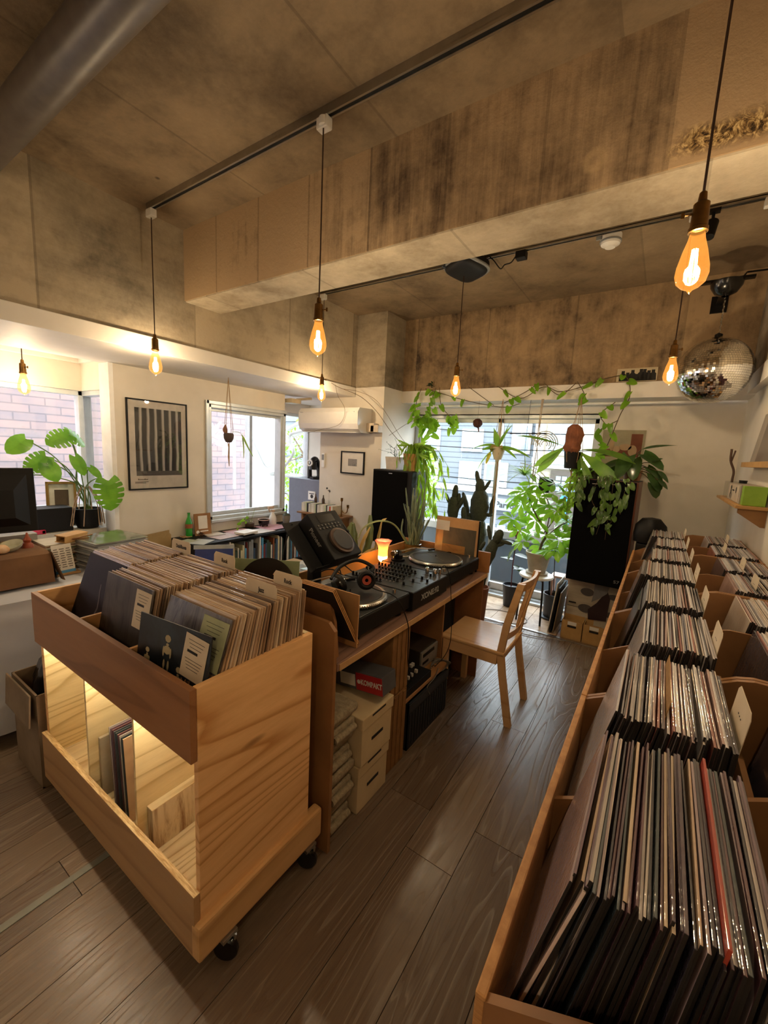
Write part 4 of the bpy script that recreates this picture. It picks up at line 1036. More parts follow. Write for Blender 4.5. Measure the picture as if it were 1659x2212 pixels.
# turntables (front towards +x); local origin at the plinth's base centre
TTM = P_('dark_silver_plinth', '#2d3033', .38, .5, col2='#292b2e', scale=40)
VIN = P_('slipmat', '#0e0d0d', .55, col2='#0b0a0a')
def turntable(label, loc, wy, dx, mat_text, hp):
    t = thing('turntable', label, 'turntable', (0, 0, 0), 'turntables on the desk')
    q = MB(); q.box((-dx/2, -wy/2, .03), (dx/2, wy/2, .105), bev=.006); q.build('plinth', M['black'], t)
    q = MB(); q.box((-dx/2+.004, -wy/2+.004, .1045), (dx/2-.004, wy/2-.004, .109), bev=.002); q.build('deck_plate', TTM, t)
    for x in (-dx/2+.05, dx/2-.05):
        for y in (-wy/2+.05, wy/2-.05):
            q = MB(); q.lathe([(.018, 0), (.03, .004), (.03, .014), (.022, .018), (.026, .03)], (x, y, 0), 18); q.build('foot', M['black'], t)
    cx, cy_ = .035, -.02
    q = MB(); q.lathe([(.05, .109), (.166, .111), (.172, .118), (.172, .122), (.165, .130), (.160, .1305), (.0, .1305)], (cx, cy_, 0), 56); pl = q.build('platter', M['steel'], t)
    q = MB()
    for k in range(96):
        a = 2*PI*k/96
        for z in (.114, .119, .1245): q.obox((cx+.1705*math.cos(a), cy_+.1705*math.sin(a), z), (.0035, .0035, .003), (0, 0, a))
    q.build('strobe_dots', M['chrome'], pl)
    q = MB(); q.lathe([(.0, .1335), (.15, .1335), (.152, .131)], (cx, cy_, 0), 48); q.lathe([(.0, .146), (.003, .145), (.003, .132)], (cx, cy_, 0), 10); q.build('slipmat', VIN, pl)
    if mat_text:
        q = MB()
        for k in range(9): q.obox((cx-.07+.018*k, cy_+.035-.011*k, .1342), (.012, .006+.004*(k % 3), .0005), (0, 0, .5))
        q.build('mat_print', P_('print_grey', '#5a5450', .6), pl)
    # tonearm along the back edge
    bx, by = -dx/2+.075, -wy/2+.075
    q = MB(); q.lathe([(.045, .109), (.045, .120), (.03, .122), (.03, .145), (.014, .148), (.014, .165)], (bx, by, 0), 28); ta = q.build('tonearm_base', M['dark_metal'], t)
    q = MB(); q.lathe([(.016, -.02), (.018, -.016), (.018, .016), (.016, .02), (0, .02)], (bx-.0, by-.045, .162), 20, rot=(PI/2, 0, 0)); q.build('counterweight', M['chrome'], ta)
    ex, ey = cx-.115, cy_+.10
    q = MB(); q.tube(spl([(bx, by-.04, .162), (bx, by, .162), (bx+.004, by+.10, .160), (bx+.02, by+.19, .157), (ex, ey-.02, .150), (ex+.018, ey+.01, .146)], 5), .0048, 8)
    q.obox((bx, by, .160), (.032, .03, .022)); q.build('tonearm', M['chrome'], ta)
    q = MB(); q.obox((ex+.022, ey+.018, .143), (.018, .045, .012), (0, 0, -.5)); q.tube([(ex+.03, ey+.04, .145), (ex+.045, ey+.035, .152)], .0015, 5); q.build('headshell', M['black'], ta)
    q = MB(); q.box((dx/2-.30, wy/2-.045, .109), (dx/2-.12, wy/2-.030, .1100)); q.box((dx/2-.215, wy/2-.052, .110), (dx/2-.195, wy/2-.024, .118), bev=.002); q.build('pitch_slider', M['black_gloss'], t)
    q = MB(); q.lathe([(.0, .128), (.011, .127), (.012, .109)], (dx/2-.035, -wy/2+.05, 0), 16); q.build('start_button', M['steel'], t)
    q = MB(); q.lathe([(.0, .136), (.008, .135), (.009, .109)], (dx/2-.045, wy/2-.075, 0), 16); q.build('target_light', M['chrome'], t)
    q = MB(); q.lathe([(.0, .112), (.026, .1115), (.028, .109)], (-dx/2+.05, -wy/2+.20, 0), 24); q.build('adapter_well', M['steel'], t)
    t.location = loc; return t
turntable('nearer turntable with headphones resting on it, on the wooden desk', (-1.16, 1.475, DZ+.001), .43, .44, False, 1)
turntable('farther turntable with printed slipmat and a framed record behind, on the wooden desk', (-1.16, 2.345, DZ+.001), .52, .44, True, 0)

# mixer
MX = thing('dj_mixer', 'black dj mixer full of knobs between the two turntables', 'mixer', (-1.13, 1.885, DZ+.001))
my0, my1, mx0, mx1, mz = 1.695, 2.08, -1.36, -.925, DZ+.108
q = MB(); q.box((mx0, my0, DZ+.02), (mx1, my1, mz), bev=.003); q.build('case', M['black'], MX)
q = MB(); q.box((mx0+.004, my0+.004, mz), (mx1-.004, my1-.004, mz+.002)); q.build('face_plate', P_('mixer_plate', '#34373a', .35, .5), MX)
for x in (mx0+.04, mx1-.04):
    for y in (my0+.04, my1-.04):
        q = MB(); q.cyl((x, y, DZ), (x, y, DZ+.02), .018, 14); q.build('foot', M['black'], MX)
kn = MB(); kn.lathe([(.0085, 0), (.0085, .004), (.0065, .006), (.0058, .020), (.0, .0205)], n=12); kn.obox((.003, 0, .0208), (.005, .0012, .0008))
kme = kn.mesh('knob', M['black_gloss'])
WH = P_('pale_knob_cap', '#c9c6c0', .4)
def on_plate(u, v): return (mx1-.02 - u*(mx1-mx0-.03), my0+.02 + v*(my1-my0-.04))
for i in range(12):
    for j in range(6):
        if j in (0, 5) and i < 3: continue
        x, y = on_plate(.33+.055*i, .05+.18*j)
        if i > 9 and j % 2: continue
        o = bpy.data.objects.new('knob', kme); COL.objects.link(o); o.parent = MX
        o.location = Vector((x, y, mz+.002)) - WLOC[MX.name]; o.rotation_euler = (0, 0, R.uniform(-2, 2))
for j in range(4):
    x, y = on_plate(.15, .16+.22*j)
    q = MB(); q.box((x-.035, y-.0015, mz+.002), (x+.035, y+.0015, mz+.0028)); q.build('fader_slot', M['black'], MX)
    q = MB(); q.obox((x-.02+.012*j, y, mz+.010), (.011, .010, .016), bev=.002); q.build('fader', M['black_gloss'], MX)
q = MB(); x, y = on_plate(.03, .5); q.box((x-.001, y-.04, mz+.002), (x+.001, y+.04, mz+.0028)); q.obox((x, y+.01, mz+.01), (.010, .011, .016), bev=.002); q.build('crossfader', M['black_gloss'], MX)
q = MB()
for i in range(10):
    for j in range(4): x, y = on_plate(.36+.055*i, .14+.22*j); q.obox((x, y+.014, mz+.0026), (.004, .008, .0008))
q.build('plate_printing', WH, MX)
for k in range(2):
    x, y = on_plate(.10+.12*k, .94); q = MB(); q.lathe([(.004, 0), (.012, .004), (.012, .028), (.009, .034), (.0, .035)], (x, y, mz+.002), 16); q.build('chrome_cap', M['chrome'], MX)
text('front_logo', 'XONE:92', .042, (mx1+.0006, (my0+my1)/2-.01, DZ+.062), (0, 1, 0), (0, 0, 1), P_('logo_grey', '#9a9a98', .5), MX, .0004, bold=.0012, sx=1.15)

# headphones on the near turntable
hp = thing('headphones', 'black headphones with an orange red inner pad lying on the nearer turntable', 'headphones', (-1.13, 1.47, .90))
HB = M['black_gloss']
c1, c2 = Vector((-1.165, 1.42, .935)), Vector((-1.07, 1.50, .955))
q = MB(); q.tube(spl([c1+Vector((-.03, -.02, .02)), (-1.20, 1.47, 1.0), (-1.155, 1.54, 1.025), (-1.085, 1.57, 1.0), c2+Vector((.0, .035, .03))], 8), .009, 8); q.build('headband', M['black'], hp)
for c, nn in ((c1, Vector((.3, .9, .3))), (c2, Vector((.75, -.6, .2)))):
    rm = nn.normalized().to_track_quat('Z', 'Y').to_matrix()
    q = MB(); q.lathe([(.0, -.025), (.03, -.024), (.042, -.012), (.042, .0), (.038, .006)], c, 28, rot=rm); cu_ = q.build('ear_cup', HB, hp)
    q = MB(); q.lathe([(.024, .014), (.032, .02), (.042, .016), (.045, .006), (.042, -.002)], c, 28, rot=rm); q.build('ear_pad', M['black'], cu_)
    q = MB(); q.lathe([(.008, .011), (.022, .012)], c, 20, rot=rm); q.build('inner_pad', P_('orange_pad', '#a8442c', .7) if c is c2 else M['black'], cu_)
q = MB(); q.tube(spl([(-1.06, 1.50, .93), (-1.02, 1.52, .915), (-.95, 1.545, .90), (-.912, 1.56, .86), (-.885, 1.585, .77), (-.885, 1.60, .70), (-.895, 1.63, .55), (-.92, 1.72, .42), (-.97, 1.80, .345)], 8), .0028, 6); q.build('cord', M['black'], hp)
t = thing('audio_cable', 'thin black cable plugged into the mixer and hanging down past the desk edge', 'cable', (-.93, 2.04, .87))
q = MB(); q.tube(spl([(-.96, 2.05, .885), (-.95, 2.05, .925), (-.93, 2.06, .93), (-.905, 2.065, .87), (-.893, 2.07, .78), (-.888, 2.09, .66), (-.89, 2.11, .5), (-.91, 2.10, .40), (-.95, 2.05, .33)], 8), .0022, 6); q.build('lead', M['black'], t)
q = MB(); q.cyl((-.96, 2.05, .876), (-.96, 2.05, .912), .007, 12); q.build('plug', M['chrome'], t)
# cables behind the mixer
for k, pts in enumerate((((-1.38, 1.72, .86), (-1.42, 1.66, .90), (-1.46, 1.60, .88), (-1.50, 1.52, .80), (-1.48, 1.46, .775)), ((-1.37, 1.80, .86), (-1.44, 1.74, .92), (-1.49, 1.66, .90), (-1.5, 1.58, .80), (-1.46, 1.50, .772)))):
    q = MB(); q.tube(spl(pts, 8), .0032, 6)
    tag(q.build('audio_cable', M['black'], loc=pts[0]), ('lower', 'upper')[k]+' black cable curling behind the mixer by the stand post', 'cable')

# tulip lamp
lp = thing('tulip_lamp', 'small glowing tulip glass lamp with pink rim behind the mixer', 'lamp', (-1.46, 2.22, DZ))
lx, ly, lz = -1.455, 2.215, DZ
q = MB(); q.lathe([(.0, .0), (.034, .001), (.034, .006), (.012, .014), (.007, .03), (.012, .045), (.018, .052), (.02, .062), (.016, .066)], (lx, ly, lz), 20); q.build('base', M['brass'], lp)
q = MB()
for k in range(6):
    a = 2*PI*k/6; q.tube([(lx+.018*math.cos(a), ly+.018*math.sin(a), lz+.05), (lx+.026*math.cos(a), ly+.026*math.sin(a), lz+.08), (lx+.024*math.cos(a), ly+.024*math.sin(a), lz+.092)], .0022, 5)
q.build('claws', M['brass'], lp)
tm2 = bpy.data.materials.new('tulip_glass'); tm2.use_nodes = True; tb2 = tm2.node_tree.nodes['Principled BSDF']
tc = N(tm2, 'ShaderNodeTexCoord'); sp = N(tm2, 'ShaderNodeSeparateXYZ'); lk(tm2, tc.outputs['Object'], sp.inputs[0])
zz = math_(tm2, 'DIVIDE', math_(tm2, 'SUBTRACT', sp.outputs[2], .06), .145)
col = ramp(tm2, zz, [(0, H('#fff0c8')), (.45, H('#ffe09a')), (.68, H('#f5b48a')), (1, H('#e6a79c'))])
tb2.inputs['Roughness'].default_value = .25; lk(tm2, col, tb2.inputs['Base Color'])
o_ = tm2.node_tree.nodes['Material Output']; tl_ = N(tm2, 'ShaderNodeBsdfTranslucent'); lk(tm2, col, tl_.inputs[0])
mx_ = N(tm2, 'ShaderNodeMixShader'); mx_.inputs[0].default_value = .75; lk(tm2, tb2.outputs[0], mx_.inputs[1]); lk(tm2, tl_.outputs[0], mx_.inputs[2]); lk(tm2, mx_.outputs[0], o_.inputs[0])
q = MB(); q.lathe([(.016, .062), (.028, .075), (.031, .10), (.030, .135), (.034, .165), (.044, .188), (.053, .200), (.0545, .205), (.050, .2035), (.042, .19), (.031, .165), (.028, .14), (.029, .10)], (lx, ly, lz), 48,
    wob=lambda a, z: .07*math.cos(8*a)*max(0, (z-.15)/.055)); q.build('glass_shade', tm2, lp)
q = MB(); q.lathe([(.0, .07), (.010, .075), (.013, .095), (.010, .115), (.0, .12)], (lx, ly, lz), 16); q.build('bulb', emis('lamp_bulb', (1, .72, .28, 1), 90), lp)
ll = light('tulip_light', 'POINT', (lx, ly, lz+.10), 2.2, (1, .74, .36), shadow_soft_size=.02); ll.parent = lp; ll.location = Vector((lx, ly, lz+.15)) - WLOC[lp.name]

# media player on its tilted stand
sd = thing('player_stand', 'tilted black metal stand holding the disc player above the desk', 'stand', (-1.46, 1.60, DZ))
B = Euler((0, math.radians(46), 0)).to_matrix()   # local x runs down the slope
top = Vector((-1.50, 1.64, 1.195))
def Q(u, v, w): return top + B @ Vector((u, v, w))      # u down-slope, v along y, w off the plate
q = MB(); q.obox(Q(.135, -.03, -.068), (.30, .36, .004), B, bev=.0015); q.obox(Q(.285, -.03, -.045), (.004, .36, .05), B, bev=.001); q.build('plate', M['black'], sd)
q = MB(); q.box((-1.475, 1.535, DZ), (-1.435, 1.60, 1.06), bev=.002); q.obox(Q(.11, -.055, -.085), (.16, .07, .03), B); q.build('post', M['black'], sd)
q = MB(); q.box((-1.53, 1.49, DZ), (-1.38, 1.64, DZ+.006), bev=.002); q.build('base_plate', M['black'], sd)
cd = thing('disc_player', 'black tabletop disc player with a big jog wheel leaning on the tilted stand', 'player', (-1.40, 1.65, 1.08))
q = MB(); q.obox(Q(.145, .0, -.02), (.285, .222, .085), B, bev=.004); q.build('case', P_('player_black', '#0c0b0c', .6, col2='#0a090a', spec=.3), cd)
q = MB(); q.lathe([(.0, .0), (.064, .0), (.066, -.003), (.070, -.004), (.076, -.005), (.078, -.016)], Q(.195, .010, .040), 48, rot=B); jw = q.build('jog_wheel', P_('jog_bronze', '#5a4a42', .42, .6), cd)
q = MB(); q.lathe([(.0, .0), (.060, .0), (.063, -.003)], Q(.195, .010, .0425), 48, rot=B); q.build('jog_plate', P_('jog_top', '#1c1818', .5), jw)
q = MB(); q.obox(Q(.045, .0, .0232), (.05, .12, .001), B); q.build('display', M['black_gloss'], cd)
bme = MB(); bme.lathe([(.005, 0), (.005, .003), (.0, .0034)], n=10); bme = bme.mesh('button', P_('button_grey', '#55514f', .4))
for i in range(2):
    for j in range(7):
        o = bpy.data.objects.new('button', bme); COL.objects.link(o); o.parent = cd
        o.location = Q(.085+.018*i, -.085+.026*j, .0228) - WLOC[cd.name]; o.rotation_euler = B.to_euler()
q = MB(); q.obox(Q(.16, .098, .0235), (.12, .004, .001), B); q.obox(Q(.15, .098, .027), (.012, .014, .008), B, bev=.001); q.build('tempo_slider', M['black_gloss'], cd)
text('side_logo', 'Pioneer', .036, Q(.13, -.1115, -.012), B @ Vector((1, 0, 0)), B @ Vector((0, 0, 1)), P_('logo_grey2', '#8f8c8a', .5), cd, .0003, bold=.0006)
q = MB(); q.tube(spl([Q(.03, .06, -.07), (-1.50, 1.74, 1.0), (-1.46, 1.74, .93), (-1.43, 1.75, .87), (-1.40, 1.74, .80)], 6), .0035, 6); q.build('power_cable', M['black'], cd)
q = MB(); q.tube(spl([Q(.0, -.15, -.06), (-1.58, 1.48, 1.05), (-1.56, 1.44, .92), (-1.5, 1.43, .80)], 6), .0035, 6); q.build('audio_lead', M['black'], cd)

# framed record leaning behind the far turntable
fr_ = thing('record_sleeve', 'cream record with a dark landscape picture standing at the far end of the desk', 'record', (-1.13, 2.625, DZ))
fx, fy = -1.13, 2.632; RF = Euler((math.radians(-3), 0, 0)).to_matrix(); fo = Vector((fx, fy, DZ+.002))
PF = lambda u, v, d=0: RF @ Vector((u*.32, -d, v*.345)) + fo
q = MB(); q.obox(PF(0, .5), (.32, .006, .345), RF, bev=.001); q.build('sleeve', P_('cream_sleeve', '#c99d68', .5, col2='#bf935e', coat=.5), fr_)
def patch(q, u0, v0, u1, v1, d): q.add([PF(u0, v0, d), PF(u1, v0, d), PF(u1, v1, d), PF(u0, v1, d)], [(0, 1, 2, 3)])
q = MB(); patch(q, -.32, .05, .44, .80, .0036); q.build('cover_picture', art_mat('picture_dark', ['#3a352b', '#57503f', '#2c2820'], 3, .4), fr_)
q = MB(); patch(q, -.32, .07, .22, .45, .0042); q.build('cover_inset', art_mat('picture_tan', ['#8a6232', '#a9793f', '#5d4020'], 3, .4, (1, 1, 4)), fr_)
q = MB(); patch(q, -.5, .72, -.18, .92, .0048); q.build('price_tag', M['paper'], fr_)
q = MB(); q.obox(Vector((fx+.165, fy-.002, DZ+.175)), (.008, .012, .35)); q.build('side_frame', M['dark_metal'], fr_)
# ceramic pot with pencil cactus on the desk
ct = thing('pencil_cactus', 'pencil stemmed euphorbia in an olive glazed pot at the back of the desk', 'potted plant', (-1.43, 2.56, DZ))
px, py = -1.445, 2.59
q = MB(); q.lathe([(.0, 0), (.038, .0), (.055, .03), (.062, .075), (.060, .115), (.064, .125), (.059, .126), (.055, .11), (.0, .108)], (px, py, DZ), 28); q.build('pot', P_('olive_glaze', '#6e5a2c', .18, col2='#544320', coat=.6), ct)
q = MB(); rg = random.Random(11)
for k in range(34):
    a = rg.uniform(0, 6.28); r0 = rg.uniform(0, .035); lx_ = rg.gauss(0, .05); ly_ = rg.gauss(0, .05); h = rg.uniform(.18, .46)
    b0 = Vector((px+r0*math.cos(a), py+r0*math.sin(a), DZ+.10)); e = b0 + Vector((lx_, ly_, h)); m_ = b0.lerp(e, .5) + Vector((rg.gauss(0, .012), rg.gauss(0, .012), 0))
    q.tube(spl([b0, m_, e], 4), [.0058]*8+[.003], 6)
    if rg.random() < .6: q.tube([m_, m_ + Vector((rg.gauss(0, .03), rg.gauss(0, .03), rg.uniform(.06, .12)))], [.003, .002], 5)
q.build('stems', P_('euphorbia_green', '#82917a', .6, col2='#66755a'), ct)
q = MB(); q.tube(spl([(px-.03, py-.03, DZ+.12), (-1.52, 2.45, 1.03), (-1.57, 2.32, 1.07), (-1.62, 2.22, 1.03), (-1.64, 2.18, .95)], 6), [.006]*20+[.004]*5, 8); q.build('arching_stem', P_('pale_stem', '#8a9a70', .5), ct)
g = thing('glass_goblet', 'small clear glass on the desk beside the olive pot', 'glass', (-1.46, 2.45, DZ))
q = MB(); q.lathe([(.0, 0), (.024, .001), (.004, .008), (.004, .03), (.02, .04), (.026, .06), (.022, .085), (.021, .085), (.024, .06), (.0, .042)], (-1.47, 2.44, DZ), 20); q.build('bowl', M['clear'], g)

# ------------------------------------------------------------ below the desk
def carton(label, x0, y0, z0, x1, y1, z1, mat, name='carton', cat='box', extra=None):
    t = thing(name, label, cat, ((x0+x1)/2, (y0+y1)/2, z0))
    q = MB(); q.box((x0, y0, z0), (x1, y1, z1), bev=.004); q.build('body', mat, t); return t
WB = P_('white_banker_card', '#cdb994', .75, col2='#c4af89')
for k, (z0, z1, lb) in enumerate(((.0, .225, 'lower of the two white lidded card boxes under the desk'), (.229, .452, 'upper of the two white lidded card boxes under the desk'))):
    x1_ = -.905+.012*k; y0, y1 = 1.275, 1.50
    t = thing('archive_box', lb, 'box', (-1.1, 1.39, z0), 'white archive boxes')
    q = MB(); q.box((-1.36, y0, z0), (x1_, y1, z1-.05), bev=.003); q.build('body', WB, t)
    q = MB(); q.box((-1.365, y0-.005, z1-.055), (x1_+.005, y1+.005, z1), bev=.004); q.build('lid', WB, t)
    q = MB(); ym = (y0+y1)/2
    q.obox((x1_+.001, ym, (z0+z1)/2-.015), (.003, .085, .014), (0, 0, 0), bev=.001); q.obox((x1_+.0055, ym, z1-.012), (.002, .10, .008)); q.build('handle_slot', M['ink'], t)
# moulded pulp trays stacked
def pulp(label, z, h, dx=0):
    t = thing('pulp_tray', label, 'packaging', (-1.05, 1.185, z), 'moulded pulp packaging trays')
    q = MB(); x1_ = -.925+dx
    q.box((-1.30, 1.10, z), (x1_-.012, 1.262, z+h*.45), bev=.012); q.box((-1.30, 1.105, z+h*.45), (x1_-.045, 1.25, z+h*.75), bev=.012); q.box((-1.30, 1.098, z+h*.72), (x1_, 1.266, z+h*.995), bev=.014)
    q.build('tray', M['pulp'], t)
    q = MB(); q.tube([(x1_-.03, 1.12, z+h*.60), (x1_-.03, 1.245, z+h*.60)], h*.10, 10); q.tube([(x1_-.004, 1.12, z+h*.22), (x1_-.004, 1.245, z+h*.22)], h*.12, 10); q.build('moulded_ribs', M['pulp'], t)
for k, (z, h, dx, w_) in enumerate(((0, .135, .0, 'lowest'), (.136, .135, .01, 'second lowest'), (.272, .135, -.005, 'third'), (.408, .125, .015, 'topmost'))):
    pulp(f'grey brown moulded pulp tray in the stack under the desk, {w_} of four', z, h, dx)
t = thing('record_box_set', 'grey box with a red lettered panel lying on the upper white archive box', 'box', (-1.1, 1.45, .455))
RK = Euler((0, 0, math.radians(0))).to_matrix()
RK = Euler((0, math.radians(-7), 0)).to_matrix(); kb = Vector((-1.14, 1.40, .458))
KP = lambda u, v, d=0: RK @ Vector((u, -d, v)) + kb
q = MB(); q.obox(RK @ Vector((.03, .055, .045)) + kb, (.46, .11, .085), RK, bev=.003); q.build('body', P_('grey_box', '#55565a', .4, col2='#4c4d50'), t)
rp = MB(); rp.obox(KP(.19, .046, .001), (.142, .002, .078), RK); rp = rp.build('red_panel', P_('red_panel', '#b8242a', .45, col2='#ab2026'), t)
wp = MB(); wp.obox(KP(.07, .046, .001), (.085, .002, .055), RK); wp.build('white_label', M['paper'], t)
text('lettering', 'KOMPAKT', .034, KP(.203, .046, .0022), RK @ Vector((1, 0, 0)), RK @ Vector((0, 0, 1)), M['white_paint'], rp, .0005, bold=.0010, sx=.72)
q = MB(); q.lathe([(.0, 0), (.010, 0)], KP(.135, .046, .0026), 24, rot=RK @ Euler((PI/2, 0, 0)).to_matrix()); q.build('dot', M['white_paint'], rp)
# two tall brown cartons
for k, (z0, z1, lb) in enumerate(((0, .392, 'lower large brown carton under the desk'), (.395, .72, 'upper large brown carton touching the underside of the desk'))):
    t = carton(lb, -1.45, 1.535, z0, -.925+.0*k, 1.69-.0*k, z1, M['card_dark'])
    q = MB()
    for y in (1.57, 1.61, 1.65): q.box((-.926, y, z0+.01), (-.920, y+.022, z1-.008), bev=.003)
    q.build('folded_flaps', M['card_dark'], t)
# rack with small gear on the shelf, black crate below
t = thing('storage_crate', 'black ribbed plastic crate on the floor under the desk', 'crate', (-1.15, 1.98, 0))
q = MB(); q.box((-1.42, 1.735, 0), (-.93, 1.745, .262)); q.box((-1.42, 2.185, 0), (-.93, 2.195, .262)); q.box((-1.42, 1.735, 0), (-1.41, 2.195, .262)); q.box((-.94, 1.735, 0), (-.93, 2.195, .262)); q.box((-1.42, 1.735, 0), (-.93, 2.195, .01))
q.build('walls', P_('crate_black', '#1c1d20', .6), t)
q = MB(); q.box((-.929, 1.73, .215), (-.924, 2.2, .262), bev=.002)
for k in range(15): q.box((-.929, 1.745+.031*k, .02), (-.926, 1.757+.031*k, .20))
q.build('ribs', P_('crate_black2', '#25272b', .55), t)
t = thing('mini_mixer', 'small black mixer with pale buttons on the shelf under the desk', 'mixer', (-1.05, 1.85, .294))
q = MB(); q.box((-1.22, 1.715, .294), (-.945, 2.0, .335), bev=.003); q.build('case', M['black'], t)
for j, (x, y) in enumerate(((-1.0, 1.76), (-1.0, 1.79), (-1.0, 1.83), (-1.0, 1.87), (-1.0, 1.92), (-1.05, 1.95), (-1.05, 1.97))):
    q = MB(); q.obox((x, y, .345), (.018, .014, .02), bev=.003); q.build('knob', WH, t)
t = thing('video_recorder', 'silver and black video deck on the shelf under the desk', 'deck', (-1.2, 2.1, .294))
q = MB(); q.box((-1.45, 2.01, .294), (-1.03, 2.222, .41), bev=.004); q.build('case', P_('brown_black_case', '#2c241d', .5), t)
q = MB(); q.box((-1.03, 2.012, .30), (-1.018, 2.22, .405), bev=.003); f_ = q.build('front_panel', P_('silver_front', '#8e8a83', .4, .3), t)
q = MB(); q.box((-1.018, 2.03, .37), (-1.016, 2.17, .39)); q.box((-1.018, 2.03, .325), (-1.016, 2.10, .34)); q.build('slot', M['black'], f_)
t = thing('coiled_cable', 'coil of grey cable hanging over the end of the lower shelf', 'cable', (-.95, 2.12, .30))
q = MB()
for k in range(6):
    a = .25*k
    q.tube([(-.955+.03*math.cos(u*PI/6)*(1+.1*k)-.0, 2.12+.055*math.cos(u*PI/6+a)+.008*k, .30+.035*math.sin(u*PI/6)+.004*k) for u in range(13)], .003, 6)
q.tube(spl([(-.95, 2.10, .30), (-.92, 2.0, .30), (-.93, 1.93, .27), (-.92, 1.95, .22)], 6), .003, 6)
q.build('loops', P_('grey_cable', '#6a6258', .5), t)
t = thing('foldback_speaker', 'black box cabinet pushed under the far end of the desk', 'speaker', (-1.3, 2.4, 0))
q = MB(); q.box((-1.5, 2.26, 0), (-1.1, 2.64, .70), bev=.01); q.build('cabinet', M['black'], t)
q = MB(); q.box((-1.1, 2.28, .03), (-1.094, 2.62, .67)); q.build('grille', P_('speaker_cloth', '#0a0a0b', .9), t)

# ------------------------------------------------------------ pine chair
ch = thing('dining_chair', 'honey pine chair with slatted back standing at the desk', 'chair', (-.80, 2.43, 0))
CW = M['chair_wood']
cyA, cyB = 2.262, 2.628
q = MB(); q.obox((-.82, (cyA+cyB)/2, .428), (.40, .385, .022), bev=.008); q.build('seat', CW, ch)
for y in (cyA+.004, cyB-.004-.0):
    q = MB(); q.box((-1.0, y-.010, .355), (-.66, y+.010, .417), bev=.003); q.build('apron', CW, ch)
for x in (-.985, -.655):
    q = MB(); q.box((x-.01, cyA+.01, .355), (x+.01, cyB-.01, .417), bev=.003); q.build('apron', CW, ch)
for y in (cyA+.012, cyB-.012):
    q = MB(); q.tube([(-.985, y, 0), (-.985, y, .417)], .024, 4); q.build('leg', CW, ch)
    q = MB()
    prof = [(-.565, 0), (-.625, .30), (-.645, .43), (-.625, .60), (-.565, .86)]
    pts = [Vector((x, y-.014, z)) for x, z in prof]; th_ = .019
    poly = [Vector((x-th_, y-.016, z)) for x, z in prof] + [Vector((x+th_, y-.016, z)) for x, z in reversed(prof)]
    q.prism(poly, (0, .032, 0)); q.build('rear_leg', CW, ch)
def rail_curve(z0, z1, x0, x1, name):
    q = MB(); n = 10; ya, yb = cyA+.02, cyB-.02
    for k in range(n):
        a, b = k/n, (k+1)/n
        f = lambda t_: .022*math.sin(PI*t_)
        xa, xb = x0 + f(a), x0 + f(b); da, db = x1 + f(a), x1 + f(b)
        y0_, y1_ = ya+(yb-ya)*a, ya+(yb-ya)*b
        q.add([(xa-.008, y0_, z0), (xb-.008, y1_, z0), (xb+.008, y1_, z0), (xa+.008, y0_, z0), (da-.008, y0_, z1), (db-.008, y1_, z1), (db+.008, y1_, z1), (da+.008, y0_, z1)],
              [(0, 3, 2, 1), (4, 5, 6, 7), (0, 1, 5, 4), (2, 3, 7, 6), (1, 2, 6, 5), (3, 0, 4, 7)])
    q.build(name, CW, ch)
rail_curve(.80, .862, -.582, -.566, 'top_rail')
rail_curve(.50, .545, -.636, -.630, 'back_rail')
for y in ((cyA+cyB)/2,):
    q = MB(); q.box((-.615, y-.016, .545), (-.605, y+.016, .80), rot=(0, math.radians(12), 0), piv=(-.61, y, .545)); q.build('back_slat', CW, ch)

# ------------------------------------------------------------ left side: poster, table, stock, shelf
# framed poster
t = thing('framed_poster', 'black framed poster of a striped abstract photograph on the left wall', 'poster', (-3.68, 1.95, 1.5))
y0, y1, z0, z1, xw = 1.685, 2.205, 1.112, 1.870, -3.68
q = MB()
for a, b in (((xw, y0, z0), (xw+.018, y0+.012, z1)), ((xw, y1-.012, z0), (xw+.018, y1, z1)), ((xw, y0, z0), (xw+.018, y1, z0+.012)), ((xw, y0, z1-.012), (xw+.018, y1, z1))): q.box(a, b, bev=.002)
q.build('frame', M['black'], t)
q = MB(); q.box((xw+.001, y0+.01, z0+.01), (xw+.010, y1-.01, z1-.01)); q.build('sheet', P_('poster_paper', '#cfc6ba', .8), t)
pm_, pb_ = newmat('striped_photo'); tc = N(pm_, 'ShaderNodeTexCoord'); sp = N(pm_, 'ShaderNodeSeparateXYZ'); lk(pm_, tc.outputs['Object'], sp.inputs[0])
wob_ = noise(pm_, coords(pm_, (1, 1, 1)), 3, 3)
fr_y = math_(pm_, 'FRACT', math_(pm_, 'ADD', math_(pm_, 'DIVIDE', sp.outputs[1], .063), math_(pm_, 'MULTIPLY', wob_, .35)))
lk(pm_, ramp(pm_, fr_y, [(0, H('#1d1b1a')), (.45, H('#26231f')), (.62, H('#a39b92')), (.78, H('#b5ada4')), (.92, H('#2a2724'))]), pb_.inputs['Base Color'])
q = MB(); q.box((xw+.010, y0+.065, z0+.16), (xw+.0108, y1-.055, z1-.07)); ph = q.build('photograph', pm_, t)
q = MB(); q.box((xw+.0108, y0+.065, z0+.12), (xw+.0112, y1-.055, z0+.16)); q.build('photo_base', P_('photo_grey', '#57524e', .6), ph)
q = MB()
for k in range(8): q.box((xw+.0108, y0+.075+.0105*k, z0+.083), (xw+.0114, y0+.083+.0105*k, z0+.083+(.013 if k in (0, 5) else .008)))
q.build('caption', P_('caption_grey', '#5c554f', .7), t)
q = MB(); q.box((xw+.0108, y0+.05, z0+.066), (xw+.0112, y0+.16, z0+.070)); q.box((xw+.0108, y0+.05, z0+.056), (xw+.0112, y0+.14, z0+.060)); q.build('small_print', M['ink'], t)
